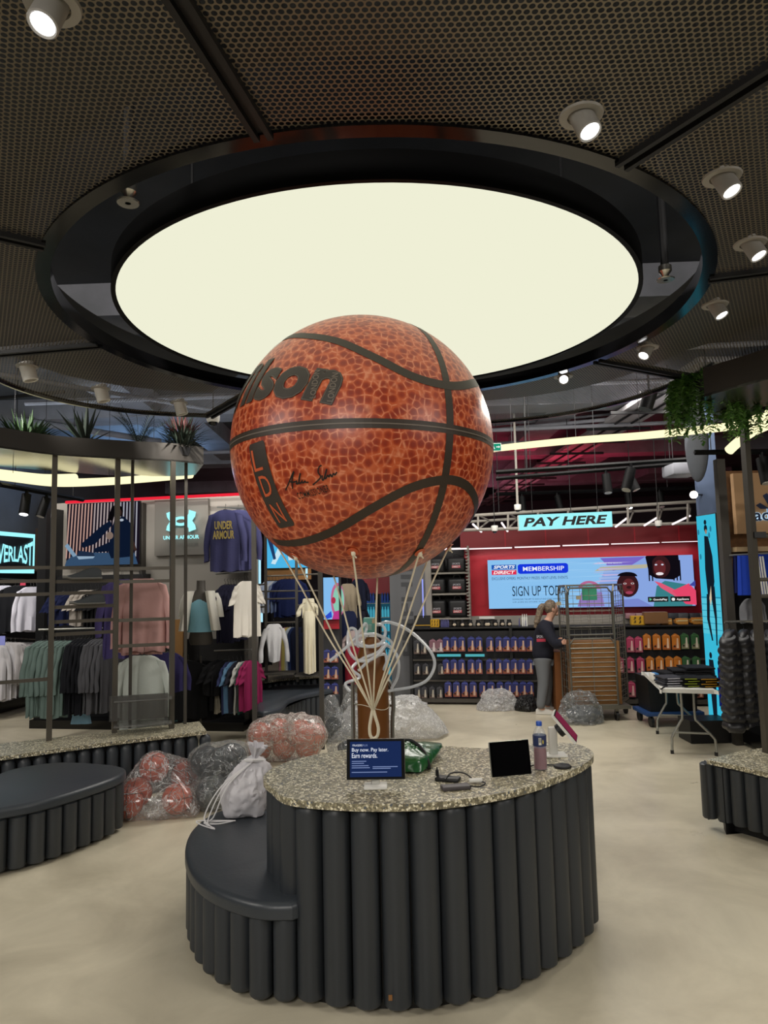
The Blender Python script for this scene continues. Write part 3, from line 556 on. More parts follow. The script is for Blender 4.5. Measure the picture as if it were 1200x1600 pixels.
for bold, m, lift in ((.045, 'logo', .003), (.034, 'logo2', .0038), (.027, 'logo', .0046)):
    vs, fs = text2d('Wilson', bold, .12, 1.0)
    obj('wordmark', sph_text(vs, fs, (519, 630), (529, 632.4), 1, sx, sy, e0[1], e0[2], lift, -.10), M[m], balloon, smooth=0)
for k, (org, rt) in enumerate((((489, 623), (491.5, 605)), ((516, 628), (519.5, 608)))):
    vs, fs = text2d('LONDON', .012, 0); e = ext(vs); obj('small_lettering', sph_text(vs, fs, org, rt, 1, .155/(e[1]-e[0]), .032/(e[3]-e[2]), e[0], (e[2]+e[3])/2, .006), M['logo2'], balloon, smooth=0)
# black tag with the three letters, signature and word below it
tagp = [V((x, y, 0)) for x, y in [(-.5, -1.45), (-.42, -1.53), (.42, -1.53), (.5, -1.45), (.5, 1.45), (.42, 1.53), (-.42, 1.53), (-.5, 1.45)]]
TC = (417, 761)
obj('letter_tag', sph_text(tagp, [tuple(range(8))], TC, (436, 755.5), 1, .135, .152, 0, 0, .003), M['logo'], balloon, smooth=0)
for ch, yy, cx in (('L', .95, -.12), ('D', .05, 0), ('N', -.95, 0)):
    vs, fs = text2d(ch, .0, 0); e = ext(vs); hw = .36 if ch != 'N' else .33
    vs = [V((cx+(q.x-(e[0]+e[1])/2)/(e[1]-e[0])*hw*1.5, yy+(q.y-(e[2]+e[3])/2)/(e[3]-e[2])*.72, 0)) for q in vs]
    obj('tag_letter', sph_text(vs, fs, TC, (436, 755.5), 1, .135, .152, 0, 0, .005), M['orange'], balloon, smooth=0)
vs, fs = text2d('COMMISSIONER', .012, .0, 1.15); e = ext(vs)
obj('small_lettering', sph_text(vs, fs, (489, 769), (500, 766), 1, .18/(e[1]-e[0]), .036/(e[3]-e[2]), (e[0]+e[1])/2, (e[2]+e[3])/2, .005), M['ink'], balloon, smooth=0)
def stroke(lst, name='signature', wd=.007):
    mb = MB()
    for pts in lst: b_ = band([q.normalized() for q in spline(dirs_px(pts), 5)], wd, .004); mb.add(b_.v, b_.f)
    obj(name, mb, M['ink'], balloon, smooth=0)
def sg(L): return [[(370+x/6.316, 690+y/6.316) for x, y in l] for l in L]
stroke(sg([[(485, 478), (520, 400), (565, 292), (548, 380), (555, 465)], [(520, 392), (560, 398), (600, 385)], [(600, 395), (590, 415), (612, 408), (620, 350), (630, 312), (618, 405), (640, 400), (650, 380), (645, 400), (665, 402), (675, 385), (685, 400), (712, 398)],
           [(840, 232), (815, 250), (805, 300), (830, 345), (800, 385), (752, 425)], [(845, 330), (845, 372), (860, 370), (890, 268), (870, 350), (880, 362), (900, 330), (910, 348), (925, 322), (940, 345), (955, 312), (968, 328), (990, 298)]]))
# ============================================================ CORDS, HOOK
KN = aty(583, 1112, 4.18)
cords = balloon
ATT = [(462, 868), (436, 852), (551, 861), (655, 862), (703, 857), (590, 908), (672, 886), (520, 905)]
for k, (x, y) in enumerate(ATT):
    p = onball(x, y); p = BC+(p-BC)*1.005
    if k in (1, 5, 6, 7):
        d = ray(x, y).normalized(); oc = EYE-BC; b_ = oc.dot(d); D = b_*b_-(oc.dot(oc)-BR*BR); D = max(D, 0); q = EYE+d*(-b_+math.sqrt(D)*.6); p = BC+(q-BC).normalized()*BR
    c = thing('x', 'x', 'x', p) if False else None
    mid = p.lerp(KN, .5)+V((0, .0, -.02)); obj('cord', MB().tube(spline([p, p.lerp(KN, .25), mid, p.lerp(KN, .8), KN], 4), .0052, 6), M['rope'], cords)
    if k in (0, 2, 3, 4):
        mb = MB(); R = MB(); pts = [p+V((cos(a)*.014, -.004, sin(a)*.014+.012)) for a in [2*PI*i/10 for i in range(10)]]; mb.tube(pts, .005, 6, True); mb.sphere(p+V((.004, -.006, -.012)), (.012, .01, .014), 8, 6); mb.cyl(p+V((.0, -.006, -.01)), p+V((.02, -.006, -.034)), .004, n=5); obj('knot', mb, M['rope'], cords)
        mb = MB(); mb.lathe([(0, 0), (.03, 0), (.03, .004), (0, .005)], 14, Matrix.Translation(p+(p-BC).normalized()*.001) @ (p-BC).to_track_quat('Z', 'Y').to_matrix().to_4x4()); obj('eyelet_patch', mb, M['orange'], cords)
lp = [KN+V((0, 0, .02)), KN+V((-.012, 0, -.03)), KN+V((-.022, 0, -.09)), KN+V((-.018, 0, -.135)), KN+V((0, 0, -.15)), KN+V((.022, 0, -.135)), KN+V((.028, 0, -.09)), KN+V((.012, 0, -.03)), KN+V((0, 0, .02))]
obj('cord_loop', MB().tube(spline(lp, 4), .0095, 7), M['rope'], cords)
hk = KN+V((0, 0, -.155)); b0 = V((hk.x, hk.y, TOPZ)); t = thing('tether_hook', 'small steel hook on the counter holding the cord loop', 'hook', b0)
obj('base', MB().lathe([(.03, 0), (.03, .008), (.01, .012)], 16, Matrix.Translation(b0)), M['steel'], t)
mb = MB(); mb.cyl(b0, hk+V((0, 0, -.02)), .007, n=8); mb.tube([hk+V((cos(a)*.014, sin(a)*0, sin(a)*.014)) for a in [2*PI*i/12 for i in range(12)]], .004, 6, True); obj('shank', mb, M['steel'], t)
# ============================================================ THINGS ON THE COUNTER
def tablet(name, label, c, yaw, tilt, w_, h_, lit, stand, border, glass):
    T = Matrix.Translation(c) @ Matrix.Rotation(yaw, 4, 'Z') @ Matrix.Rotation(tilt, 4, 'X')
    t = thing(name, label, 'tablet', (c[0], c[1], TOPZ))
    obj('casing', MB().rbox((0, .006, 0), (w_, .014, h_), .006, 3, T), border, t)
    pn = Panel(T @ V((-w_/2+.0025, -.0015, -h_/2+.0025)), (T.to_3x3() @ V((w_-.005, 0, 0))), T.to_3x3() @ V((0, 0, h_-.005)), T.to_3x3() @ V((0, -1, 0)))
    return t, T, pn
c = aty(587, 1186, 3.80)
t, T, pn = tablet('payment_tablet', 'lit tablet on a white stand showing a buy now pay later message', c, math.radians(-2), math.radians(-14), .305, .203, 1, 1, M['steel'], None)
pn.rect(0, 0, 1, 1, M['ddk'], .0005); sb = emis('tablet_blue', '1c2c56', .9); sw = emis('tablet_text', 'e8eefc', .9); sm2 = emis('tablet_small_text', '8a9ccc', .8)
pn.rect(.055, .06, .945, .94, sb); pn.rect(.6, .06, .75, .94, emis('tablet_blue_light', '24386a', .9), .0013)
pn.text('FRASERS', .10, .82, .27, .87, sw); pn.text('PLUS', .28, .82, .36, .87, sm2)
pn.text('Buy now. Pay later.', .09, .66, .72, .78, sw, .004); pn.text('Earn rewards.', .09, .53, .53, .65, sw, .004)
for a, b, e in ((.09, .44, .34), (.09, .39, .3), (.09, .33, .38), (.09, .28, .4), (.45, .30, .88), (.45, .26, .76), (.09, .17, .7)): pn.rect(a, b, e, b+.018, sm2)
pn.build('screen', t)
mb = MB(); b0 = atz(587, 1232, TOPZ); mb.rbox((b0.x, b0.y+.02, TOPZ+.008), (.12, .11, .014), .005); obj('base', mb, M['white'], t)
mb = MB(); mb.rbox((b0.x, b0.y+.04, TOPZ+.06), (.045, .03, .11), .006); mb.rbox((b0.x, b0.y+.06, TOPZ+.12), (.08, .03, .08), .008); obj('neck', mb, M['white'], t)
c = aty(797.5, 1186, 3.98)
t, T, pn = tablet('payment_tablet', 'switched off black tablet leaning on the counter beside the water bottle', c, math.radians(14), math.radians(-9), .235, .192, 0, 0, M['steel'], None)
pn.rect(0, 0, 1, 1, M['screenb'], .0005); pn.rect(.05, .06, .95, .94, M['gloss']); pn.build('screen', t)
mb = MB(); q = T @ V((.0, .06, -.07)); mb.rbox((q.x, q.y, TOPZ+.045), (.06, .05, .09), .008); mb.rbox((q.x, q.y+.02, TOPZ+.006), (.10, .10, .01), .003); obj('stand', mb, M['black'], t)
mb = MB(); q = atz(884, 1198, TOPZ); mb.tube(spline([T @ V((.05, .04, -.06)), (q.x-.16, q.y+.03, TOPZ+.006), (q.x-.06, q.y+.02, TOPZ+.006), (q.x-.02, q.y, TOPZ+.006)], 6), .004, 6); obj('cable', mb, M['black'], t)
mb = MB(); mb.lathe([(0, 0), (.048, 0), (.05, .006), (.044, .012), (0, .013)], 24, Matrix.Translation((q.x-.02, q.y-.01, TOPZ))); tag(obj('charging_puck', mb, M['black']), 'flat dark round pad on the counter right behind the water bottle', 'charger')
# water bottle
q = atz(845, 1202, TOPZ); t = thing('water_bottle', 'clear plastic drink bottle with blue cap, blue label and reddish lower half', 'bottle', q)
T = Matrix.Translation(q)
pet = mat('bottle_plastic', 'c4d0e0', .1, coat=1, alpha=.22); pk = mat('reddish_drink', '8c4644', .3)
obj('body', MB().lathe([(.03, .0), (.037, .006), (.037, .1), (.034, .115), (.037, .13), (.037, .185), (.03, .21), (.015, .235), (.0145, .25)], 28, T), pet, t)
obj('drink', MB().lathe([(0, .004), (.0345, .006), (.0345, .1), (.033, .118), (0, .118)], 28, T), pk, t)
obj('cap', MB().lathe([(.0165, .238), (.0165, .258), (.014, .262), (0, .262)], 20, T), mat('blue_cap', '1f4fb0', .4), t)
lb = obj('label', MB().lathe([(.0376, .13), (.0376, .188)], 28, T, False), mat('blue_bottle_label', '27345e', .45), t)
pn = Panel(q+V((-.014, -.0385, .140)), (.026, 0, 0), (0, 0, .038), (0, -1, 0)); pn.rect(0, 0, .6, 1, M['white']); [pn.rect(.05+.09*i, .35, .09+.09*i, .95, M['black'], .004) for i in range(6)]; pn.ell(.85, .5, .15, .3, mat('label_yellow', 'b9a94a', .5)); pn.build('printed_mark', t)
# kiosk with tilted maroon screen
q = atz(866, 1181, TOPZ); t = thing('payment_kiosk', 'white kiosk stand with a tilted maroon screen at the right end of the counter', 'kiosk', q)
obj('base', MB().rbox((q.x, q.y, TOPZ+.007), (.14, .11, .012), .004), M['white'], t)
obj('post', MB().rbox((q.x-.005, q.y, TOPZ+.09), (.05, .045, .16), .01), M['white'], t)
c = aty(884, 1134, q.y-.03); a_ = V((.62, -.05, -.78)).normalized()*.205; b_ = V((.30, .95, .05)).normalized()*.155; n_ = a_.cross(b_).normalized()
if n_.z < 0: n_ = -n_
O_ = c-a_/2-b_/2
mb = MB(); mb.add([O_, O_+a_, O_+a_+b_, O_+b_]+[p-n_*.016 for p in (O_, O_+a_, O_+a_+b_, O_+b_)], [(0, 1, 2, 3), (7, 6, 5, 4), (0, 4, 5, 1), (1, 5, 6, 2), (2, 6, 7, 3), (3, 7, 4, 0)]); obj('casing', mb, M['white'], t)
pn = Panel(O_, a_, b_, n_); pn.rect(.015, .02, .985, .98, M['ddk'], .0006); pn.rect(.05, .05, .96, .95, emis('maroon_screen', '7a2540', .8)); [pn.rect(.12, .15+.14*i, .85, .17+.14*i, emis('maroon_lines%d' % i, '93445c', .8)) for i in range(5)]; pn.build('screen', t)
mb = MB(); m0 = c-n_*.035; mb.cyl(m0+n_*.018, m0-n_*.02, .04, n=16); obj('back_mount', mb, M['black'], t)
# card reader, phone, cable
q = atz(700, 1220, TOPZ); t = thing('card_reader', 'dark card reader block lying on the counter', 'card reader', q); obj('body', MB().rbox((q.x, q.y, TOPZ+.011), (.13, .07, .02), .008, 3, rz=-.35), M['black'], t); obj('plug', MB().lathe([(0, 0), (.009, 0), (.009, .03), (.004, .034), (.004, .045), (0, .045)], 12, Matrix.Translation((q.x-.055, q.y+.02, TOPZ+.022))), M['black'], t)
q = atz(712, 1233, TOPZ); t = thing('power_bank', 'flat dark power bank in front of the card reader on the counter', 'power bank', q); obj('body', MB().rbox((q.x, q.y, TOPZ+.011), (.15, .065, .02), .006, 3, rz=.18), mat('slate_plastic', '4a4547', .5), t)
a = [atz(695, 1218, TOPZ+.02), atz(705, 1208, TOPZ+.03), atz(725, 1208, TOPZ+.03), atz(742, 1219, TOPZ+.012), atz(758, 1223, TOPZ+.01), atz(750, 1229, TOPZ+.008), atz(735, 1228, TOPZ+.02)]
t = thing('charging_cable', 'looped black charging cable with a white plug beside the power bank', 'cable', a[3]); obj('cable', MB().tube(spline(a, 6), .004, 7), M['black'], t); obj('white_plug', MB().cyl(atz(733, 1220, TOPZ+.016), atz(753, 1219, TOPZ+.016), .012, n=14), M['white'], t)
# crumpled bag helper
def hull_blob(pts, seed, amp=.03, freq=5.0, sub=5, fold=1.0, knot=None, floor_z=None, pw=26):
    b = bmesh.new()
    for p in pts: b.verts.new(p)
    bmesh.ops.convex_hull(b, input=b.verts); b.normal_update()
    c = V((0, 0, 0)); 
    for p in pts: c += V(p)
    c /= len(pts); pls = [(f.normal.copy(), (f.verts[0].co-c).dot(f.normal)) for f in b.faces if f.normal.length > .5]; pls = [(n, d) if d > 0 else (-n, -d) for n, d in pls]; b.free()
    b = bmesh.new(); bmesh.ops.create_icosphere(b, subdivisions=sub, radius=1); off = V((seed*3.1, seed*1.7, seed))
    kd = (V(knot)-c).normalized() if knot is not None else None
    for q in b.verts:
        d = q.co.normalized(); r = 1e9; acc = 0
        for n, h in pls:
            k = n.dot(d)
            if k > 1e-3: acc += (k/h)**pw
        r = acc**(-1/pw)*(1.02+.9/pw)
        nz = noise.noise(d*freq+off); rg = 1-abs(noise.noise(d*freq*1.7+off*2))*2; r2 = 1-abs(noise.noise(d*freq*3.6-off))*2
        dd = amp*(nz*.9+rg*.55*fold+r2*.22*fold+.55)
        if kd is not None:
            g = max(0, d.dot(kd)); x = kd.orthogonal().normalized(); y = kd.cross(x); an = math.atan2(d.dot(y), d.dot(x)); dd += amp*.8*sin(an*11+seed+3*noise.noise(d*2+off))*g*min(1, (1-g)*6)
        q.co = c+d*(r+dd)
        if floor_z is not None and q.co.z < floor_z+.004: q.co.z = floor_z+.004
    m = MB(); m.bm(b); return m
def sph_pts(c, r, n=40):
    return [V(c)+V((cos(i*2.39996)*math.sqrt(1-(1-2*(i+.5)/n)**2), sin(i*2.39996)*math.sqrt(1-(1-2*(i+.5)/n)**2), 1-2*(i+.5)/n))*r for i in range(n)]
def basketball(c, r, label, m=None, grp='basketballs in clear bags'):
    t = thing('basketball', label, 'basketball', c, grp); obj('cover', MB().sphere(c, r, 28, 18), m or M['bball'], t); mb = MB(); rot = Matrix.Rotation(random.random()*6, 3, 'Z') @ Matrix.Rotation(random.random()*3, 3, 'X'); k = r*1.003
    for ax in range(3): 
        pts = []
        for i in range(28): a = 2*PI*i/28; v = [(cos(a), sin(a), 0), (0, cos(a), sin(a)), (cos(a)*.86, .5+.0*a, sin(a)*.86)][ax]; pts.append(V(c)+(rot @ V(v)).normalized()*k)
        mb.tube(pts, r*.022, 5, True)
    obj('seam', mb, M['seam'], t)
# green bag on the counter behind the lit tablet
pts = [V((x, y, z)) for x, y, z in [(.0, 4.05, .985), (.18, 4.05, .985), (.23, 4.2, 1.02), (.33, 4.45, 1.05), (.04, 4.28, 1.095), (.17, 4.32, 1.085), (-.02, 4.5, 1.0), (.25, 4.5, 1.0), (.02, 4.08, 1.065), (.165, 4.08, 1.055), (-.04, 4.2, 1.05)]]
t = thing('green_bag', 'green crumpled plastic bag lying on the counter behind the lit tablet', 'plastic bag', (.12, 4.15, TOPZ)); obj('film', hull_blob(pts, 3, .010, 2.5, 5, 1.0, None, TOPZ, 12), M['green'], t)
mb = MB(); mb.tube(spline([(.06, 4.42, 1.07), (.13, 4.3, 1.10), (.19, 4.2, 1.07), (.215, 4.13, 1.02), (.22, 4.1, .99)], 5), .012, 6); obj('black_strap', mb, M['black'], t)
# ============================================================ GAS CYLINDER AND HOSE
GY = 5.42; g = aty(583, 1100, GY); t = thing('gas_cylinder', 'tall brown steel gas cylinder with a teal wrapped valve behind the counter', 'gas cylinder', (g.x, GY, 0))
T = Matrix.Translation((g.x, GY, 0)); obj('bottle', MB().lathe([(.10, 0), (.117, .02), (.117, 1.42), (.11, 1.49), (.09, 1.55), (.06, 1.60), (.035, 1.625), (.03, 1.66), (0, 1.66)], 40, T), M['brown'], t)
c = aty(577, 979, GY); mb = MB(); mb.rbox((c.x, GY, c.z), (.088, .085, .135), .008); obj('valve_wrap', mb, M['teal'], t)
pn = Panel((c.x-.03, GY-.0435, c.z-.075), (.075, 0, 0), (0, 0, .15), (0, -1, 0)); pn.rect(0, -.0, 1, .14, M['white']); pn.rect(.7, .68, .98, .9, mat('label_tan', 'b8a888', .6)); [pn.rect(.2, .38+.07*i, .65, .40+.07*i, M['white']) for i in range(4)]; pn.ell(.32, .07, .08, .04, M['black']); pn.build('printed_label', t)
o = obj('wire_tie', MB().tube([(g.x+.121*cos(a), GY+.121*sin(a), 1.12+.02*sin(a*2)) for a in [2*PI*i/24 for i in range(24)]], .003, 5, True), M['rope'], t)
t = thing('clear_hose', 'tangled clear plastic hose draped round the gas cylinder valve', 'hose', (g.x, GY, 1.3)); rd = .0115
def hose(pts): obj('hose', MB().tube(spline([aty(x, y, Y) for x, y, Y in pts], 8), rd, 8), M['hose'], t)
hose([(515, 1033, 5.05), (535, 1017, 5.1), (552, 1000, 5.2), (570, 975, 5.28), (572, 985, 5.3), (560, 1010, 5.2), (556, 985, 5.2), (545, 985, 5.2), (545, 1015, 5.15), (560, 1032, 5.15), (585, 1028, 5.15), (605, 1005, 5.2)])
hose([(588, 975, 5.35), (598, 978, 5.3), (602, 990, 5.28), (592, 1008, 5.22), (570, 1010, 5.2), (551, 1004, 5.2), (562, 994, 5.2), (585, 991, 5.2), (600, 1000, 5.25), (592, 1018, 5.2), (565, 1030, 5.2), (550, 1045, 5.2), (562, 1058, 5.15), (540, 1068, 5.1), (547, 1080, 5.1)])
hose([(590, 977, 5.35), (605, 972, 5.3), (630, 980, 5.3), (655, 998, 5.3), (674, 1020, 5.3), (679, 1040, 5.3), (668, 1062, 5.3), (645, 1073, 5.35), (616, 1078, 5.4), (606, 1080, 5.4)])
hose([(556, 1002, 5.2), (575, 1010, 5.2), (598, 1006, 5.22), (615, 1016, 5.25), (623, 1035, 5.25), (621, 1058, 5.3), (612, 1075, 5.35)])
hose([(560, 1048, 5.15), (580, 1030, 5.15), (600, 1022, 5.2), (604, 1035, 5.2), (600, 1045, 5.25), (612, 1012, 5.3), (608, 1000, 5.3), (585, 990, 5.2)])
# trolley pole beside cylinder
a0 = aty(611, 1050, 5.5); t = thing('cylinder_trolley', 'thin grey metal trolley frame standing right of the gas cylinder', 'trolley', (a0.x, 5.5, 0))
obj('upright', MB().tube(spline([(a0.x, 5.5, 0), (a0.x, 5.5, .9), (a0.x+.012, 5.5, 1.1), (a0.x-.0, 5.5, 1.25), (a0.x-.05, 5.5, 1.31), (a0.x-.1, 5.55, 1.3)], 6), .016, 8), M['steel'], t)
obj('upright', MB().tube([(a0.x-.30, 5.62, .0), (a0.x-.30, 5.62, 1.28)], .016, 8), M['steel'], t)
obj('foot_plate', MB().box((a0.x-.15, 5.56, .01), (.34, .26, .02)), M['steel'], t)
mb = MB(); [mb.cyl((a0.x, 5.5, z), (a0.x-.3, 5.62, z), .01, n=6) for z in (.3, .7, 1.1)]; obj('cross_bar', mb, M['steel'], t)
# ============================================================ BAGS ON THE FLOOR
def bag(name, label, pts, seed, m, amp=.03, knot=None, loc=None, freq=4.5, fz=0.0, sub=5):
    c = loc or V((sum(p.x for p in pts)/len(pts), sum(p.y for p in pts)/len(pts), fz)); t = thing(name, label, 'plastic bag', c)
    obj('film', hull_blob(pts, seed, amp, freq, sub, 1, knot, fz), m, t)
    if knot is not None:
        k = V(knot); cc = V((sum(p.x for p in pts)/len(pts), sum(p.y for p in pts)/len(pts), sum(p.z for p in pts)/len(pts))); ax = (k-cc).normalized(); x = ax.orthogonal().normalized(); y = ax.cross(x); mb = MB(); rings = []
        for j, (h, r) in enumerate([(-.07, .075), (-.02, .022), (.0, .018), (.03, .035), (.07, .055), (.085, .06)]):
            rings.append([k+ax*h+(x*cos(2*PI*i/28)+y*sin(2*PI*i/28))*r*(1+.28*sin(i*2*PI/28*7+seed)*(1 if j > 2 else .4)) for i in range(28)])
        mb.loft(rings, False); obj('tied_neck', mb, m, t)
    return t
# orange basketball bag, left of the charcoal one
bl = [(217, 1222, 6.75, .165), (258, 1252, 6.55, .15), (272, 1240, 6.75, .15), (232, 1205, 6.95, .15), (205, 1245, 6.85, .14)]
P = []; bl = [tuple(atz(x, y, z))+(.138,) for x, y, z in [(214, 1238, .17), (277, 1248, .14), (241, 1199, .36), (289, 1212, .20), (200, 1254, .14)]]
for i, (x, y, z, r) in enumerate(bl):
    basketball((x, y, z), r*.97, 'orange basketball in the clear bag beside the left bench, ' + ['front left', 'front right', 'top of the pile', 'at the right back', 'at the far left'][i]); P += sph_pts((x, y, z), r+.012)
P += [atz(258, 1176, .48), atz(309, 1276, .02), atz(300, 1272, .05), atz(190, 1268, .02), atz(312, 1250, .05)]
bag('clear_ball_bag', 'clear plastic bag of orange basketballs beside the left bench', P, 1, M['plw'], .012, None, freq=3.0)
# charcoal balls bag
bl = [tuple(atz(x, y, z))+(.15,) for x, y, z in [(332, 1238, .15), (345, 1192, .36), (322, 1190, .34), (368, 1215, .2), (362, 1185, .36)]]; P = []
for i, (x, y, z, r) in enumerate(bl):
    basketball((x, y, z), r*.97, 'charcoal ball in the smoky clear bag behind the white drawstring bag, ' + ['lowest in front', 'upper in front', 'at the left', 'at the right', 'topmost at the back'][i], M['bball2'], 'charcoal balls in the smoky bag'); P += sph_pts((x, y, z), r+.02)
P += [atz(385, 1163, .45), atz(325, 1172, .45)]
bag('smoky_ball_bag', 'bulging see-through bag of charcoal balls behind the white drawstring bag', P, 2, M['plc'], .016, None, freq=3.2)
# second orange bag at the mirror frame
bl = [(x, 8.35+.1*(i % 2), z, .14) for i, (x, z) in enumerate([(-1.48, .32), (-1.22, .15), (-1.02, .34), (-1.50, .14), (-1.26, .36), (-.95, .14), (-.86, .30)])]; P = []
for i, (x, y, z, r) in enumerate(bl):
    basketball((x, y, z), r*.97, 'orange basketball in the milky bag in front of the tall frame, ' + ['upper left', 'low middle', 'upper right', 'low left', 'top middle', 'low right', 'topmost right'][i], None, 'basketballs in the milky bag'); P += sph_pts((x, y, z), r+.015)
P += [V((-1.38, 8.4, .52)), V((-.90, 8.45, .52)), V((-1.1, 8.4, .44))]
bag('milky_ball_bag', 'milky clear bag full of orange basketballs in front of the tall dark frame', P, 4, plastic_mat('milky_film', 'ece6de', .24, .5), .018, (-1.14, 8.22, .40), freq=3.0)
# white drawstring bag on the bench
q = V((-1.0, 5.0, .49)); P = sph_pts((q.x+.01, q.y+.02, .62), .155, 60)+sph_pts((q.x+.06, q.y+.05, .72), .12, 30)+[V((q.x+.07, q.y, .86)), V((q.x-.1, q.y-.1, .505)), V((q.x+.14, q.y-.08, .505))]
t = bag('drawstring_bag', 'white nylon drawstring bag sitting on the curved bench', P, 5, M['nylon'], .016, (q.x+.08, q.y, .865), fz=.491, freq=2.6); t['category'] = 'bag'
mb = MB(); n0 = V((q.x+.08, q.y-.05, .85))
for k in range(3): mb.tube(spline([n0, n0+V((-.16-.02*k, -.08, -.14)), n0+V((-.24-.03*k, -.14, -.32)), (q.x-.22+.05*k, q.y-.2-.06*k, .50), (q.x-.12-.08*k, q.y-.22+.03*k, .498), (q.x-.02, q.y-.17, .50)], 5), .0045, 5)
mb.tube([n0+V((-.06, .02, .0)), n0+V((.0, -.03, .01)), n0+V((.06, .02, 0))], .012, 6); obj('drawstring', mb, mat('white_cord', 'e2e0e2', .7), t)
# dark bags right of the frame and clear bag heaps on the floor
def heap(x, y, wpx, hpx, label, seed, m, amp=.03, inner=None, depth=.45, cat='plastic bag', name='clear_plastic_bag', freq=4.5):
    b = atz(x, y); k = FPX/b.y; w_ = wpx/k; h = hpx/k; P = []
    for i in range(26):
        a = random.random()*2*PI; r = .75+.25*random.random(); P.append(b+V((cos(a)*w_/2*r, depth/2+sin(a)*depth/2*r, random.random()*h*.45)))
    for i in range(10): a = random.random()*2*PI; P.append(b+V((cos(a)*w_*.28, depth/2+sin(a)*depth*.28, h*(.75+.25*random.random()))))
    t = bag(name, label, P, seed, m, amp, None, freq=freq); t['category'] = cat
    if inner:
        c = b+V((w_*.06, depth/2, h*.3)); obj('contents', MB().sphere(c, (w_*.38, depth*.36, h*.27), 20, 12), inner, t)
    return t
heap(610, 1162, 185, 62, 'big heap of crumpled clear plastic on the floor right of the gas cylinder', 11, M['plh'], .045, None, .8, freq=4)
heap(779, 1112, 68, 28, 'crumpled clear plastic bag at the foot of the sock display', 12, M['plh'], .03, None, .35)
heap(826, 1113, 34, 22, 'black bag on the floor behind the person', 13, M['black'], .02, None, .35, 'bag', 'black_bag')
heap(914, 1134, 70, 46, 'grey clothes in a clear bag on the floor in front of the roll cage', 14, M['plc'], .035, mat('grey_clothes', '54585c', .9), .42)
heap(869, 1110, 40, 40, 'pale plastic bag at the feet of the person', 15, M['plh'], .03, None, .3)
dk = mat('dark_goods', '2c3033', .8)
heap(517, 1163, 34, 66, 'reflected bag of dark goods right beside the tall frame, lower and nearer', 16, M['plc'], .03, dk, .35)  # mirror image of the next bag, built as an object
heap(549, 1150, 40, 62, 'bag of dark goods left of the gas cylinder, higher up', 17, M['plc'], .03, dk, .4)
heap(548, 1188, 70, 42, 'smoky plastic sack lying just behind the counter left of the cylinder', 18, M['plc'], .03, dk, .45)
heap(535, 1108, 44, 30, 'small white crumpled bag on top of the dark bags', 19, M['plh'], .03, None, .3)
# ============================================================ LEFT BENCH, LEFT ISLAND
def fluted_block(name, label, cat, outer, top_z0, top_z1, mtop, tube_r, pitch, front, dome=False, inn=.08, tz0=.03):
    cx = sum(p.x for p in outer)/len(outer); cy = sum(p.y for p in outer)/len(outer); t = thing(name, label, cat, (cx, cy, 0))
    A2 = sum(a.x*b.y-b.x*a.y for a, b in zip(outer, outer[1:]+outer[:1]))
    if A2 < 0: outer = outer[::-1]
    if mtop is M['vinyl']: obj('seat_cushion', cushion(outer, top_z0, top_z1), mtop, t)
    else: mb = MB(); mb.prism([(p.x, p.y) for p in outer], top_z0, top_z1); obj('counter_top', mb, mtop, t)
    mb = MB(); mb.prism([(p.x, p.y) for p in inset(outer, inn+.02)], 0, top_z0-.001); obj('core', mb, M['black'], t)
    for p in resample(front, pitch, False):
        h = top_z0-.004; pr = [(tube_r*.9, tz0), (tube_r, tz0+.01), (tube_r, h-(tube_r if dome else .01)), (tube_r*.8, h-(tube_r*.4 if dome else .002)), (tube_r*.3 if dome else tube_r*.8, h), (0, h)]
        obj('fluted_tube', MB().lathe(pr, 16, Matrix.Translation((p.x, p.y, 0))), M['tubes'], t)
    return t
def P2(L): return [V((a, b, 0)) for a, b in L]
fr = spline(P2([(-2.44, 6.46), (-2.28, 6.32), (-2.26, 6.07), (-2.42, 5.70), (-2.60, 5.43), (-2.80, 5.27), (-3.2, 5.02), (-3.7, 4.85)]), 6); bk = spline([atz(-60, 1240, .48), atz(0, 1207, .48), atz(50, 1195, .48), atz(100, 1190, .48), atz(150, 1192, .48)], 5); bk = [V((p.x, p.y, 0)) for p in bk]
ol = fr+P2([(-4.2, 4.7)])+bk
ft = inset(fr[::-1], .07)[1:-1]
fluted_block('curved_bench', 'low curved charcoal bench with fluted sides at the left edge of the picture', 'bench', ol, .40, .48, M['vinyl'], .062, .13, ft)
fr = spline(P2([(-4.4, 6.25), (-3.9, 6.38), (-3.48, 6.55), (-3.05, 6.82), (-2.55, 7.12), (-1.87, 7.46)]), 6); bk = spline(P2([(-2.08, 7.98), (-2.5, 7.76), (-2.95, 7.52), (-3.4, 7.28), (-3.9, 7.05), (-4.5, 6.9)]), 5)
ft = [p+V((-.03, .06, 0)) for p in fr]
isl = fluted_block('display_island', 'low terrazzo topped island with fluted front carrying the left clothes frame', 'display island', fr+bk, .515, .55, M['terr'], .058, .1275, ft, True, tz0=.0)
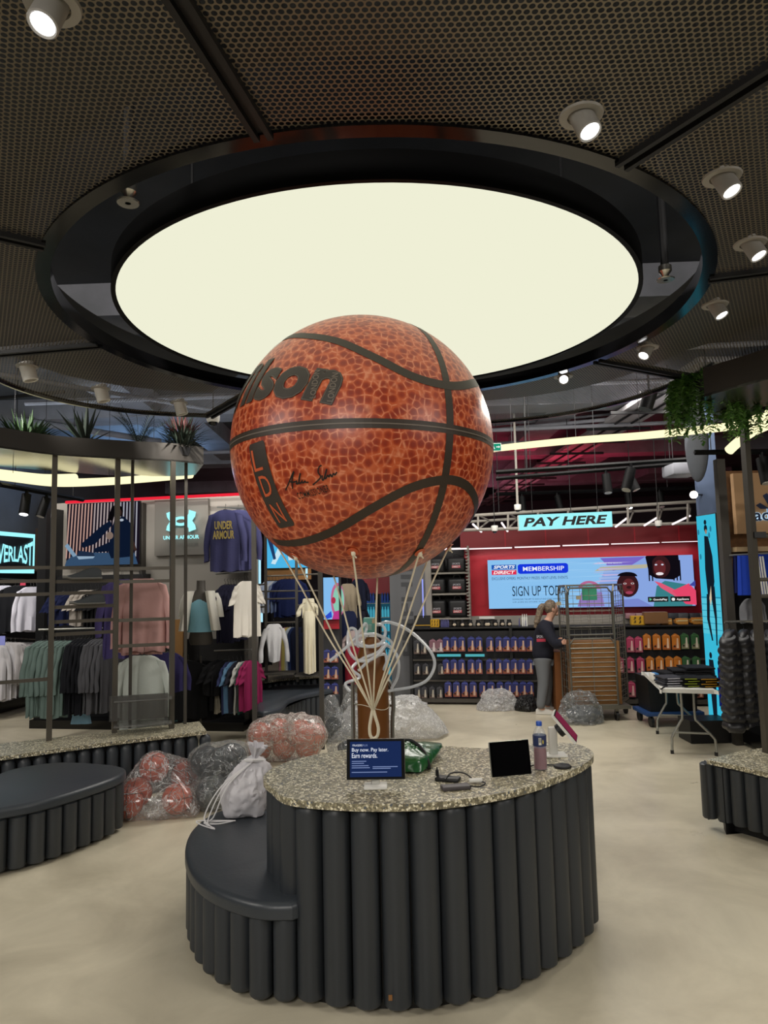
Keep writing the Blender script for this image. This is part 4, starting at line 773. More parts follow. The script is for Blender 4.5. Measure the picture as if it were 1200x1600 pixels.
# clothes frame on the left island
posts = [V((-4.02, 6.82, 0)), V((-3.35, 7.17, 0)), V((-2.82, 7.47, 0)), V((-2.28, 7.63, 0))]
t = thing('display_rack', 'bronze metal frame of posts, rungs and shelves on the left island under the planter', 'display frame', (-2.9, 7.3, .55))
for p in posts: obj('post', MB().box((p.x, p.y, (.55+3.38)/2), (.05, .05, 2.83), rz=.5), M['frame'], t)
for p in posts[2:]: obj('post', MB().box((p.x+.08, p.y+.22, (.55+3.38)/2), (.03, .03, 2.83), rz=.5), M['dframe'], t)
def zpx(y, Y, x=200): return CAMH-(y-906-.0226*(600-x))/FPX*Y
bays = [(0, 1, [887, 908, 929, 1062]), (1, 2, [887, 908, 926, 947, 969, 988]), (2, 3, [888, 908, 967, 1006])]
for a, b, ys in bays:
    pa, pb = posts[a], posts[b]
    for y in ys:
        z = zpx(y, (pa.y+pb.y)/2, 40+100*a); mb = MB(); d = pb-pa; mb.box((pa+pb)/2+V((0, -.0, z)), (d.length, .024, .034), rz=math.atan2(d.y, d.x)); obj('rung', mb, M['frame'], t)
smk = mat('smoked_shelf', '6b6a66', .25, alpha=.55)
d = posts[3]-posts[2]; rz = math.atan2(d.y, d.x)
for y in (1087, 1124):
    z = zpx(y, 7.5, 225); mb = MB(); mb.rbox((posts[2]+posts[3])/2+V((.02, -.05, z)), (d.length, .3, .018), .006, 2, rz=rz); obj('shelf', mb, smk, t)
obj('shelf_panel', MB().box((posts[2]+posts[3])/2+V((.02, -.19, .82)), (d.length, .008, .25), rz=rz), mat('smoked_panel', '4c4b49', .3, alpha=.6), t)
# shoes standing on the rungs
def shoe(p, rz, s, m, sole, label, grp=None, cat='shoe', name='shoe'):
    t = thing(name, label, cat, p, grp); T = Matrix.Translation(p) @ Matrix.Rotation(rz, 4, 'Z') @ Matrix.Scale(s, 4)
    prof = [(-.14, .03, .075), (-.12, .036, .095), (-.07, .038, .10), (-.02, .038, .085), (.03, .042, .062), (.08, .044, .046), (.12, .036, .036), (.145, .014, .026)]
    rings = [[T @ V((x, w_*cos(a), .022+(h-.022)*max(0, sin(a)) if sin(a) > 0 else .02)) for a in [2*PI*i/16 for i in range(16)]] for x, w_, h in prof]
    obj('upper', MB().loft(rings), m, t)
    rings = [[T @ V((x*1.04, w_*1.12*cos(a), .012+.013*sin(a)+(.012 if x > .1 else 0))) for a in [2*PI*i/16 for i in range(16)]] for x, w_, h in prof]
    obj('sole', MB().loft(rings), sole, t)
    mb = MB(); [mb.cyl(T @ V((x, -.02, z)), T @ V((x+.01, .02, z)), .004*s, n=5) for x, z in ((.0, .083), (.025, .073), (.05, .062))]; obj('laces', mb, M['walll'], t); return t
sgr = mat('dark_grey_knit', '33373a', .8); ssl = mat('grey_sole', '6b6a66', .6)
p = posts[1].lerp(posts[2], .42); shoe(V((p.x+.03, p.y, zpx(908, 7.3, 130)+.013)), .5+PI, 1.25, sgr, ssl, 'dark grey trainer on the upper rung of the left clothes frame', 'trainers on the frame rungs')
p = posts[1].lerp(posts[2], .55); shoe(V((p.x+.0, p.y, zpx(947, 7.3, 130)+.013)), .5+PI, 1.15, sgr, ssl, 'dark trainer on the middle rung of the left clothes frame', 'trainers on the frame rungs')
# planter shelf
def planter(name, label, fpx, bpx, z, h, closed_pts=None):
    f = [atz(x, y, z) for x, y in fpx]; b = [atz(x, y, z) for x, y in bpx]; o = spline(f, 5)+spline(b[::-1], 5)
    t = thing(name, label, 'planter shelf', sum(f, V((0, 0, 0)))/len(f)); mb = MB(); mb.prism([(p.x, p.y) for p in o], z, z+.02); obj('soffit', mb, mat('brushed_metal', '8d8a84', .22, .9), t)
    A2 = sum(a.x*b.y-b.x*a.y for a, b in zip(o, o[1:]+o[:1])); oo = o if A2 > 0 else o[::-1]; ii = inset(oo, .02); n = len(oo); mb = MB()
    mb.add([(p.x, p.y, zz) for zz in (z+.0, z+h) for p in oo]+[(p.x, p.y, zz) for zz in (z+.02, z+h) for p in ii], [(i, (i+1) % n, n+(i+1) % n, n+i) for i in range(n)]+[(2*n+i, 3*n+i, 3*n+(i+1) % n, 2*n+(i+1) % n) for i in range(n)]+[(n+i, n+(i+1) % n, 3*n+(i+1) % n, 3*n+i) for i in range(n)])
    obj('fascia', mb, M['fasc'], t, smooth=.8); mb = MB(); mb.prism([(p.x, p.y) for p in ii], z+.02, z+h-.05); obj('soil', mb, mat('dark_soil', '2a2420', .95), t); return t
planter('planter_shelf', 'curved dark metal planter shelf carried by the left clothes frame posts', [(-60, 693), (0, 700), (85, 711), (182, 717), (270, 721), (318, 726)], [(-60, 722), (0, 729), (85, 736), (180, 743), (270, 744), (305, 742)], 3.38, .2)
# potted plants
def blade(mb, base, d, L, wd, droop, n=6, up=V((0, 0, 1))):
    d = d.normalized(); s = d.cross(up); s = s.normalized() if s.length > .05 else V((1, 0, 0)); p = V(base); vs = []; fs = []
    for i in range(n+1):
        f = i/n; w_ = wd*(sin(PI*min(1, f*.85+.12)))*(1-f**3) if f < 1 else 0; nrm = s.cross(d).normalized()
        vs += [p-s*w_/2, p+nrm*w_*.18*-1, p+s*w_/2]; p = p+d*L/n; d = (d+V((0, 0, -1))*droop/n).normalized()
    for i in range(n): a = i*3; fs += [(a, a+1, a+4, a+3), (a+1, a+2, a+5, a+4)]
    mb.add(vs, fs)
def plant(name, label, p, kind, m, seed, s=1.0, grp='plants on the left planter shelf'):
    random.seed(seed); t = thing(name, label, 'plant', p, grp); p = V(p)
    obj('pot', MB().lathe([(.05*s, 0), (.06*s, 0), (.075*s, .09), (.07*s, .09)], 16, Matrix.Translation(p+V((0, 0, -.09)))), M['black'], t); mb = MB()
    if kind == 'agave':
        for i in range(22): a = random.random()*2*PI; e = random.uniform(.55, 1.5); blade(mb, p, V((cos(a)*cos(e), sin(a)*cos(e), sin(e))), random.uniform(.25, .5)*s, .055*s, random.uniform(0, .25))
    elif kind == 'bush':
        for i in range(130): a = random.random()*2*PI; e = random.uniform(.1, 1.4); r = random.random()*.12*s; blade(mb, p+V((cos(a)*r, sin(a)*r, 0)), V((cos(a)*cos(e), sin(a)*cos(e), sin(e))), random.uniform(.14, .26)*s, .03*s, random.uniform(0, .6), 4)
    elif kind == 'palm':
        for i in range(16):
            a = random.random()*2*PI; e = random.uniform(.7, 1.4); d = V((cos(a)*cos(e), sin(a)*cos(e), sin(e))); q = p.copy()
            for j in range(16):
                q2 = q+d*.028*s; mb.cyl(q, q2, .0025, n=4); d = (d+V((0, 0, -.045))).normalized(); sd = d.cross(V((0, 0, 1))).normalized()
                for sg_ in (-1, 1): blade(mb, q2, d*.6+sd*sg_, .09*s, .009*s, .5, 2)
                q = q2
    elif kind == 'spiky':
        for i in range(170): a = random.random()*2*PI; e = random.uniform(-.1, 1.4); r = random.random()*.08*s; blade(mb, p+V((cos(a)*r, sin(a)*r, random.random()*.1*s)), V((cos(a)*cos(e), sin(a)*cos(e), sin(e))), random.uniform(.12, .24)*s, .02*s, .1, 3)
    o = obj('foliage', mb, m, t, smooth=0)
    if kind == 'spiky':
        mb = MB(); 
        for i in range(60): a = random.random()*2*PI; e = random.uniform(.3, 1.4); blade(mb, p+V((cos(a)*.06*s, sin(a)*.06*s, .12*s)), V((cos(a)*cos(e), sin(a)*cos(e), sin(e))), random.uniform(.12, .2)*s, .02*s, .1, 3)
        obj('red_leaves', mb, M['leafr'], t, smooth=0)
    return t
for x, y, Y, kind, m, s, nm, lab in [(42, 672, 7.25, 'bush', 'leaf', 1.35, 'leafy_plant', 'green leafy bush plant, furthest left on the planter shelf'), (133, 684, 7.45, 'agave', 'leafd', 1.05, 'spiky_plant', 'dark spiky sword leaved plant on the planter shelf'),
                                     (217, 690, 7.6, 'palm', 'leafd', 1.0, 'palm_plant', 'feathery palm like plant on the planter shelf'), (285, 695, 7.75, 'spiky', 'leafd', 1.3, 'red_tipped_plant', 'bushy plant with red tips near the shelf end')]:
    q = aty(x, y, Y); plant(nm, lab, (q.x, q.y, 3.55), kind, M[m], x, s)
random.seed(21)
# ============================================================ GARMENTS
_gm = {}
def cloth(c, dark=None):
    if c not in _gm: _gm[c] = mat('cloth_'+c, c, .9, bump=(35, .25), spec=.2)
    return _gm[c]
def garment(p, wd, L, th, rz, col, label, cat='shirt', name='shirt', grp=None, slv=.55, neck=.08, quilt=0, flare=1.0, seed=0, hanger=True, wave=.014, slw=.06, out=.10, mt=None, short=False):
    p = V(p); t = thing(name, label, cat, p, grp); T = Matrix.Translation(p) @ Matrix.Rotation(rz, 4, 'Z'); N = 40; rings = []; rs = random.Random(seed)
    ph = rs.random()*6; k1 = rs.choice([3, 4, 5])
    zs = [0, -.012, -.03, -.06, -.10, -.16]; zs += [-.16-(L-.16)*i/(18 if not quilt else 60) for i in range(1, (18 if not quilt else 60)+1)]
    for z in zs:
        f = -z/L; sh = min(1, (-z-.0)/.085); hw = neck+(wd/2-neck)*min(1, sh**.75) if z < 0 else neck*.9
        hw *= 1+(flare-1)*f; ty = th/2*(.45+.55*min(1, -z/.18)); q = .9+.24*abs(sin(z*PI/quilt))**.6 if quilt else 1
        ring = []
        for i in range(N):
            a = 2*PI*i/N; cx, sy_ = cos(a), sin(a); x = hw*abs(cx)**.8*(1 if cx >= 0 else -1); y = ty*abs(sy_)**.8*(1 if sy_ >= 0 else -1)*q
            y += wave*sin(x/wd*2*PI*k1*.8+ph+f*1.3)*min(1, f*1.6)*(1+.5*f)+wave*.5*noise.noise(V((x*9, f*4, seed)))
            ring.append(T @ V((x*(1+(q-1)*.5), y, z+(.012*sin(x*30+ph) if z <= -L+.001 else 0))))
        rings.append(ring)
    mm = mt or cloth(col); obj('body', MB().loft(rings), mm, t)
    if slv:
        for s in (-1, 1):
            rings = []; n = 12 if not quilt else 44
            for j in range(n+1):
                f = j/n; x = s*(wd/2-.04+(out*math.sin(min(1, f*1.25)*PI/2)*.9 if not short else f*.09)); z = -.06-f*slv; r = slw*(1-.35*f)*(1+.1*sin(f*9+seed)) if not short else .05+.03*f
                q = .88+.26*abs(sin(f*slv*PI/quilt))**.6 if quilt else 1
                rings.append([T @ V((x+r*.8*q*cos(a)*(1 if True else 0), min(th*.42, r*.75)*q*sin(a)+.006*sin(f*14+ph), z+.25*r*cos(a)*s*-1)) for a in [2*PI*i/14 for i in range(14)]])
            obj('sleeve', MB().loft(rings), mm, t)
    if hanger:
        h = [T @ V(q) for q in [(-wd*.4, 0, -.055), (0, 0, .012), (wd*.4, 0, -.055)]]; mb = MB(); mb.tube(h, .006, 5); mb.tube([T @ V(q) for q in [(0, 0, .01), (0, 0, .045), (0, .012, .06), (0, .014, .075), (0, 0, .085)]], .003, 5); obj('hanger', mb, M['black'], t)
    return t
def row(px0, px1, ytop, ybot, Y0, Y1, n, rz, col, lab, grp, wd=.44, th=.05, cat='shirt', name='shirt', slv=.5, **k):
    for i in range(n):
        f = i/max(1, n-1) if n > 1 else .5; x = px0+(px1-px0)*f; Y = Y0+(Y1-Y0)*f; p = aty(x, ytop, Y); L = (ybot-ytop)/FPX*Y*(1+.02*sin(i*2.3))
        c = col[i % len(col)] if isinstance(col, list) else col; garment(p, wd, L, th, rz+.05*sin(i*5.1), c, lab % ORD[i] if '%s' in lab else lab, cat, name, grp, slv, seed=i+int(px0), **k)
def rail(a, b, label, r=.012, m=None, brackets=()):
    t = thing('clothes_rail', label, 'clothes rail', (a+b)/2); obj('bar', MB().cyl(a, b, r, n=10), m or M['steel'], t)
    return t
# far left wall bay
FL = [(-2, 907, 991, 12.0, 3, 'c9c9d6'), ]
row(-14, 6, 915, 988, 11.9, 12.2, 3, .45, 'cfcfdc', 'white long sleeved top at the picture edge on the upper left rail, %s', 'white tops at the left edge, upper rail', slv=.62)
row(24, 34, 916, 986, 11.8, 12.2, 3, .6, '1b1c20', 'black hooded top on the upper left rail between white ones, %s', 'black tops on the upper left rail', wd=.5, slv=.55)
row(48, 66, 917, 984, 11.2, 11.8, 5, 1.0, 'd3d2de', 'white long sleeved top right of the black ones, upper left rail, %s', 'white tops right of the black ones', slv=.62)
row(-14, 4, 1003, 1092, 11.2, 11.5, 3, .45, 'c4c2c6', 'pale grey top at the picture edge on the lower left rail, %s', 'pale tops at the left edge, lower rail', slv=.6)
row(10, 44, 1004, 1068, 11.4, 12.4, 6, .5, 'b9b5b6', 'pale grey marl top on the lower left rail, %s', 'pale grey tops on the lower left rail', slv=.52)
row(36, 46, 1070, 1096, 12.6, 12.8, 2, .5, 'b0a9a6', 'beige garment peeking out below the lower left rail, %s', 'beige hems below the lower rail', slv=0, hanger=False)
rail(aty(-20, 903, 12.2), aty(74, 908, 13.6), 'upper clothes rail on the far left wall'); rail(aty(-20, 995, 11.6), aty(74, 1000, 13.0), 'lower clothes rail on the far left wall')
t = thing('wall_fixture', 'black wall fixture with slotted back panel and base plinth at the far left', 'shop fixture', bw(0, 1100, 0))
mb = MB(BM); mb.box((-7.2, -.3, 1.25), (.04, 3.6, 2.5)); obj('back_panel', mb, M['black'], t); mb = MB(BM); mb.box((-6.95, -.3, .1), (.5, 3.6, .16)); obj('plinth', mb, M['gloss'], t)
mb = MB(); p = aty(36, 910, 11.9); mb.box(p, (.09, .01, .1)); t = obj('price_card', mb, mat('pink_card', 'c8405a', .6)); tag(t, 'small pink price card above the black tops', 'price card')
mb = MB(); p = aty(3, 1001, 11.0); mb.box(p, (.1, .01, .14)); tag(obj('price_card', mb, mat('lilac_card', '8f95dc', .6)), 'small lilac price card at the left picture edge', 'price card')
# neon sign with the boxing brand
sc_ = emis('neon_cyan', '9ff4ff', 1.1); s0 = bw(0, 832, -1.0)
def wl(x, y):                              # pixel -> point on the left wall plane s=-7.05
    d = ray(x, y); k = (-7.05-(EYE-G0).dot(BU))/d.dot(BU); return EYE+d*k
tl, tr, blq, brq = wl(-16, 825), wl(52, 835), wl(-16, 897), wl(52, 896)
zt, zb = (tr.z+tl.z)/2, (brq.z+blq.z)/2; O = V((wl(-16, 860).x, wl(-16, 860).y, tr.z-(tr.z-brq.z))); U = wl(52, 860)-wl(-16, 860); U.z = 0; H = V((0, 0, tr.z-brq.z))
t = thing('neon_sign', 'cyan neon framed boxing brand sign at the far left', 'neon sign', O); pn = Panel(O, U, H, BU)
pn.rect(0, 0, 1, 1, M['black'], .004); pn.build('backing', t)
pn = Panel(O, U, H, BU)
for a, b, c_, e in ((0, .9, 1, 1), (0, 0, 1, .1), (0, 0, .035, 1), (.955, 0, 1, 1)): pn.rect(a, b, c_, e, sc_, .03)
n_ = 8; vs, fs = text2d('EVERLAST', .02, 0, .95); e = ext(vs)
w_ = e[1]-e[0]; vs2 = []
b_ = bmesh.new(); vv = [b_.verts.new(q) for q in vs]
for f in fs:
    try: b_.faces.new([vv[i] for i in f])
    except Exception: pass
bmesh.ops.triangulate(b_, faces=list(b_.faces)); 
for _ in range(2):
    ee = [q for q in b_.edges if q.calc_length() > .15]
    if ee: bmesh.ops.subdivide_edges(b_, edges=ee, cuts=1); bmesh.ops.triangulate(b_, faces=[f for f in b_.faces if len(f.verts) > 3])
b_.verts.index_update(); pn.mat(sc_); PV = []
for q in b_.verts:
    u = (q.co.x-e[0])/w_; v_ = (q.co.y-e[2])/(e[3]-e[2]); cc = 4*(u-.5)**2; lo = .16+.12*(1-cc); hi = .66+.17*cc; PV.append(pn.P(.05+.9*u, lo+(hi-lo)*v_, .03))
pn.mb.add(PV, [tuple(x.index for x in f.verts) for f in b_.faces]); b_.free(); pn.build('neon_lettering', t)
pn = Panel(wl(53, 893), wl(76, 890)-wl(53, 893), V((0, 0, .8)), BU); pn.rect(0, 0, 1, 1, mat('poster_brown', '4d4038', .6), .01); pn.poly([(.2, .2), (.45, .3), (.95, .9), (.75, .95)], mat('poster_blue', '6a87a8', .6)); pn.ell(.5, .75, .14, .12, mat('poster_dark', '29262b', .6)); t = pn.build('wall_poster'); tag(t, 'dim poster with a blue limb right of the neon sign', 'poster')
# partition with poster and brand sign
t = thing('display_partition', 'tall grey partition wall behind the left clothes frame', 'partition', G0+BU*-3.8+BN*-1.9)
mb = MB(BM); mb.box((-3.75, -1.85, 1.68), (3.3, .16, 3.36)); obj('panel', mb, M['walll'], t)
mb = MB(BM); mb.box((-5.3, -2.1, 1.6), (.14, .5, 3.3)); obj('end_upright', mb, M['black'], t); mb = MB(BM); mb.box((-5.1, -2.0, 1.1), (.5, .3, 2.2)); 
mb = MB(BM); mb.box((-4.5, -2.0, 1.12), (1.5, .12, 2.2)); obj('dark_back_panel', mb, M['black'], t)
mb = MB(BM); mb.box((-2.95, -1.98, .62), (1.55, .1, 1.24)); obj('dark_back_panel', mb, M['black'], t)
mb = MB(BM); mb.box((-3.75, -2.15, .06), (3.3, .5, .12)); obj('plinth', mb, M['gloss'], t)
mb = MB(BM); mb.box((-3.86, -1.98, 1.85), (.05, .12, 2.9)); mb.box((-2.15, -2.0, 1.68), (.06, .3, 3.36)); obj('slotted_upright', mb, M['dframe'], t)
def bwp(x, y, t_): return BM @ bw(x, y, t_)
a, b = bwp(103, 785, -2.12), bwp(378, 772, -2.12); o = obj('red_light_line', MB().cyl(a, b, .022, n=8), M['redl']); tag(o, 'thin glowing red light line along the top of the partition', 'light line')
def bwpanel(tlp, trp, brp, blp, t_, out=None):
    p = [bw(*q, t_) for q in (tlp, trp, brp, blp)]; s0 = (p[0].x+p[3].x)/2; s1 = (p[1].x+p[2].x)/2; z1 = (p[0].z+p[1].z)/2; z0 = (p[2].z+p[3].z)/2
    return Panel(BM @ V((s0, t_, z0)), BU*(s1-s0), V((0, 0, z1-z0)), -BN)
pn = bwpanel((104, 787), (218, 783), (218, 882), (105, 884), -2.1); t = thing('lit_poster', 'lit poster of a seated person in dark sportswear before glowing stripes', 'poster', pn.O)
pn.slab(.04, M['black']); pn.rect(0, 0, 1, 1, emis('poster_dark_bg', '1a1420', .8))
for i in range(22):
    u = .02+i*.044; c_ = ['c8a094', 'b8a8a8', 'a8a8b4'][min(2, i//8)]; pn.poly([(u-.03*(1-i/22), .12), (u+.018-.03*(1-i/22), .12), (u+.028, .99), (u+.008, .99)], emis('stripe%d' % i, c_, .8), .0045)
nb = emis('poster_navy', '101c33', .7); pb = emis('poster_blue_floor', '3c5878', .7); sk = emis('poster_skin', '4a342e', .6)
pn.poly([(0, 0), (1, 0), (.95, .18), (.4, .2), (.1, .16), (.02, .08)], pb); pn.poly([(.64, .1), (.9, .12), (.94, .45), (.92, .62), (.8, .76), (.68, .72), (.62, .5), (.6, .2)], nb); pn.poly([(.64, .62), (.42, .34), (.25, .28), (.22, .34), (.5, .62), (.62, .7)], nb); pn.poly([(.66, .38), (.4, .26), (.4, .2), (.7, .22)], nb)
pn.ell(.72, .84, .075, .1, emis('poster_hair', '0c0a0c', .6)); pn.ell(.735, .82, .04, .065, sk); pn.poly([(.58, .7), (.64, .92), (.72, .96), (.66, .7)], emis('poster_hair2', '0d0b0e', .6)); pn.poly([(0, .32), (.04, .36), (.17, .16), (.12, .14)], emis('poster_shoe', '8fb0cc', .7)); pn.poly([(.17, .15), (.2, .24), (.4, .2), (.42, .14), (.2, .12)], emis('poster_shoe2', '24344e', .7)); pn.poly([(.17, .15), (.42, .14), (.4, .11), (.2, .1)], emis('poster_sole', 'a9c4dc', .7)); pn.ell(.62, .46, .05, .06, emis('poster_hand', '9a8478', .6)); pn.poly([(.9, .3), (.97, .2), (.99, .22), (.95, .36)], sk); pn.ell(.78, .7, .03, .02, emis('poster_mark', 'c8d4e4', .7))
pn.build('artwork', t)
pn = bwpanel((241, 782), (325, 779), (325, 867), (242, 868), -2.02); t = thing('brand_sign', 'square grey brand sign with a glowing interlocked logo above its name', 'sign', pn.O)
pn.slab(.07, mat('grey_sign', '6c6861', .6)); pn.build('board', t)
pn = bwpanel((241, 782), (325, 779), (325, 867), (242, 868), -2.09); cy = emis('logo_cyan', 'a8fbff', 1.05)
for s in (1, -1):
    f = lambda u: .5+(u-.5)*s
    arc = [(f(.22), .78), (f(.34), .80), (f(.355), .74), (f(.40), .69), (f(.47), .655), (f(.53), .655), (f(.53), .60), (f(.47), .60), (f(.41), .585), (f(.37), .56), (f(.37), .555)]
    pn.poly([(f(.22), .76), (f(.36), .80), (f(.375), .715), (f(.30), .67), (f(.225), .70)], cy) if False else None
    pn.poly([(f(.22), .765), (f(.355), .81), (f(.36), .74), (f(.40), .69), (f(.40), .53), (f(.36), .48), (f(.355), .41), (f(.22), .455), (f(.235), .53), (f(.27), .58), (f(.29), .61), (f(.27), .64), (f(.235), .69)], cy)
pn.ell(.5, .61, .17, .085, cy, 24); pn.ell(.5, .61, .085, .035, M['frame'], 20)
pn.text('UNDER ARMOUR', .17, .285, .84, .355, cy, .035); pn.build('glowing_logo', t)
# hanging sweatshirts with lettering
for k, (x, Y) in enumerate(((372, 10.15), (352, 9.95))):
    p = aty(x, 797, Y); g_ = garment(p, .50, .86, .12, BA+(-.15 if k else .2), '45466c', ['navy blue sweatshirt hanging behind the one with yellow lettering', 'navy blue sweatshirt with yellow block lettering hanging high'][k], 'sweatshirt', 'sweatshirt', 'sweatshirts hung high', .66, seed=k+3, slw=.075)
    if k: pn = Panel(p+V((-.155, -.078, -.42)), V((.31, -.05, 0)), V((0, 0, .27)), (0, -1, 0)); yl = mat('lettering_gold', 'b09a4e', .6); pn.text('UNDER', .08, .52, .92, .95, yl, .03, d=.008); pn.text('ARMOUR', 0, .02, 1, .46, yl, .03, d=.008); pn.build('printed_lettering', g_)
rail(aty(340, 792, 10.3), aty(385, 795, 9.7), 'short rail holding the blue sweatshirts')
# mannequin torso
q = aty(314, 960, 9.6); t = thing('mannequin_torso', 'dark torso mannequin in a light blue top under an open white shirt', 'mannequin', q)
def ell_loft(c, secs, n=24, T=None):
    return [[(T or Matrix.Identity(4)) @ V((c[0]+dx+rx*cos(2*PI*i/n), c[1]+dy+ry*sin(2*PI*i/n), z)) for i in range(n)] for z, rx, ry, dx, dy in secs]
z0 = aty(314, 907, 9.6).z
obj('torso', MB().loft(ell_loft((q.x, q.y), [(z0-.85, .14, .11, 0, 0), (z0-.78, .16, .12, 0, 0), (z0-.6, .13, .10, 0, 0), (z0-.42, .155, .12, 0, 0), (z0-.25, .18, .10, 0, 0), (z0-.17, .10, .08, 0, 0), (z0-.12, .06, .06, 0, 0), (z0-.0, .055, .055, 0, 0)])), M['dframe'], t)
obj('blue_top', MB().loft(ell_loft((q.x, q.y), [(z0-.68, .18, .14, 0, 0), (z0-.55, .15, .125, 0, 0), (z0-.40, .155, .13, 0, 0), (z0-.30, .15, .12, 0, 0), (z0-.25, .11, .10, 0, 0)])), cloth('7fb2c4'), t)
for s in (-1, 1):
    obj('shirt_half', MB().loft([[V((q.x+s*(.135+.016*j+.06*cos(a)), q.y-.06+.12*sin(a), z0-.14-.52*j/5)) for a in [2*PI*i/16 for i in range(16)]] for j in range(6)]), cloth('d8d6cc'), t)
    obj('sleeve', MB().loft([[V((q.x+s*(.18+.08*math.sqrt(j/4)+.05*cos(a)), q.y+.05*sin(a), z0-.17-.32*j/4)) for a in [2*PI*i/14 for i in range(14)]] for j in range(5)]), cloth('d8d6cc'), t)
obj('pole', MB().cyl((q.x, q.y, .12), (q.x, q.y, z0-1.0), .015, n=8), M['dframe'], t)
row(352, 374, 914, 1000, 9.8, 10.0, 6, 1.25, '1d1d30', 'dark navy t-shirt on the upper rail beside the torso mannequin, %s', 'navy tees on the upper rail', wd=.46, slv=.26, short=True)
row(384, 388, 908, 992, 9.5, 9.55, 2, 1.0, 'd5d0c6', 'white long t-shirt at the right end of the upper rail, %s', 'white tees beside the frame', wd=.42, slv=.24, short=True, slw=.09)
rail(aty(338, 897, 10.2), aty(394, 893, 9.4), 'upper rail with ringed bar beside the frame'); rail(aty(335, 1017, 10.2), aty(394, 1015, 9.5), 'lower rail with ringed bar beside the frame')
row(294, 322, 1033, 1120, 9.5, 9.8, 3, .25, '0e0e10', 'black jacket below the torso mannequin, %s', 'black jackets under the mannequin', 0.5, .09, 'jacket', 'jacket', .6)
row(340, 352, 1032, 1082, 9.6, 9.6, 2, .8, '121214', 'short black top on the lower rail, %s', 'short black tops', slv=.2, short=True)
row(342, 344, 1082, 1112, 9.7, 9.7, 1, .8, 'a8a294', 'pale scarf like garment below the short black tops', None, slv=0, wd=.14, hanger=False)
row(358, 384, 1034, 1108, 9.6, 9.6, 5, 1.25, ['2a3050', '50708c', '1c1c26', 'a9a9a4', '22463e'], 'slim tee in the mixed colour row on the lower rail, %s', 'mixed colour tees', slv=.2, short=True, wd=.42)
row(388, 394, 1032, 1104, 9.5, 9.5, 2, 1.2, '7e1d48', 'magenta tee at the right end of the lower rail, %s', 'magenta tees', slv=.2, short=True, wd=.4)
# centre bay: teal, black and grey tops in front of the partition
row(66, 116, 1001, 1112, 9.3, 9.6, 8, 1.2, '5f706b', 'sage green long top behind the first frame post, %s', 'sage green tops', slv=.6, wd=.5, th=.065)
row(124, 145, 998, 1108, 9.6, 9.65, 5, 1.25, '15161b', 'black long top between the green and grey ones, %s', 'black long tops', slv=.6, wd=.48, th=.06)
row(151, 174, 998, 1106, 9.6, 9.7, 5, 1.25, '4a4a4e', 'charcoal grey long top right of the black ones, %s', 'charcoal long tops', slv=.6, wd=.48, th=.06)
rail(aty(60, 984, 9.5), aty(180, 981, 9.8), 'rail carrying the green, black and grey long tops')
row(100, 118, 925, 975, 10.0, 10.0, 4, .8, '1b2244', 'navy top on the upper centre rail, %s', 'navy tops upper centre', slv=.2, short=True)
row(134, 150, 922, 975, 10.0, 10.0, 3, .8, 'a8a098', 'beige top on the upper centre rail, %s', 'beige tops upper centre', slv=.2, short=True)
row(154, 172, 922, 978, 10.0, 10.0, 4, .8, '141417', 'black top on the upper centre rail, %s', 'black tops upper centre', slv=.2, short=True)
rail(aty(85, 910, 10.15), aty(180, 908, 10.15), 'upper centre rail above the green tops')
q = aty(127, 1112, 9.9); mb = MB(); [mb.add(*(lambda g: (g.v, g.f))(MB().loft([[V((q.x+s*.055+(.05+.01*j)*cos(a), q.y+.04*sin(a), q.z+.02-.045*j)) for a in [2*PI*i/14 for i in range(14)]] for j in range(5)]))) for s in (-1, 1)]; tag(obj('shorts', mb, cloth('8fb9d6')), 'light blue shorts hanging below the black long tops', 'shorts')
# pink and white tops on the island frame
row(218, 226, 904, 1018, 8.15, 8.0, 3, .1, 'c79c98', 'pink long sleeved top on the island frame, %s', 'pink tops', wd=.46, slv=.72, out=.1, th=.09, slw=.062, hanger=True)
row(190, 192, 905, 1024, 8.4, 8.35, 2, .5, '4a4272', 'purple top half hidden behind the pink ones, %s', 'purple tops', wd=.4, slv=.6)
row(219, 225, 1024, 1140, 7.95, 7.85, 2, .1, 'b9bfb8', 'white long sleeved top below the pink ones, %s', 'white tops on the island', wd=.44, slv=.6, th=.09)
row(252, 262, 1020, 1080, 8.6, 8.6, 2, .6, '2c2850', 'dark purple top right of the lower white top, %s', 'dark purple tops', wd=.4, slv=.4)
# orange poster panel
g1 = bpy.data.materials.new('painted_poster'); g1.use_nodes = True; nt = g1.node_tree; b = nt.nodes['Principled BSDF']; tc = nt.nodes.new('ShaderNodeTexCoord'); sp = nt.nodes.new('ShaderNodeSeparateXYZ'); nz_ = nt.nodes.new('ShaderNodeTexNoise'); nz_.inputs['Scale'].default_value = 14
ad = nt.nodes.new('ShaderNodeMath'); ad.operation = 'MULTIPLY_ADD'; ad.inputs[1].default_value = .35; nt.links.new(tc.outputs['Object'], sp.inputs[0]); nt.links.new(tc.outputs['Object'], nz_.inputs[0]); nt.links.new(nz_.outputs[0], ad.inputs[0]); nt.links.new(sp.outputs[2], ad.inputs[2])
r = nt.nodes.new('ShaderNodeValToRGB'); nt.links.new(ad.outputs[0], r.inputs[0]); nt.links.new(r.outputs[0], b.inputs['Base Color'])
for i, (p_, c_) in enumerate([(0, '5fa0ac'), (.35, '6fb0b4'), (.47, '8a3a2c'), (.62, 'd8562e'), (.9, 'a85a2a'), (1, '8a6434')]): el = r.color_ramp.elements[i] if i < 2 else r.color_ramp.elements.new(p_); el.position = p_; el.color = lin(c_)
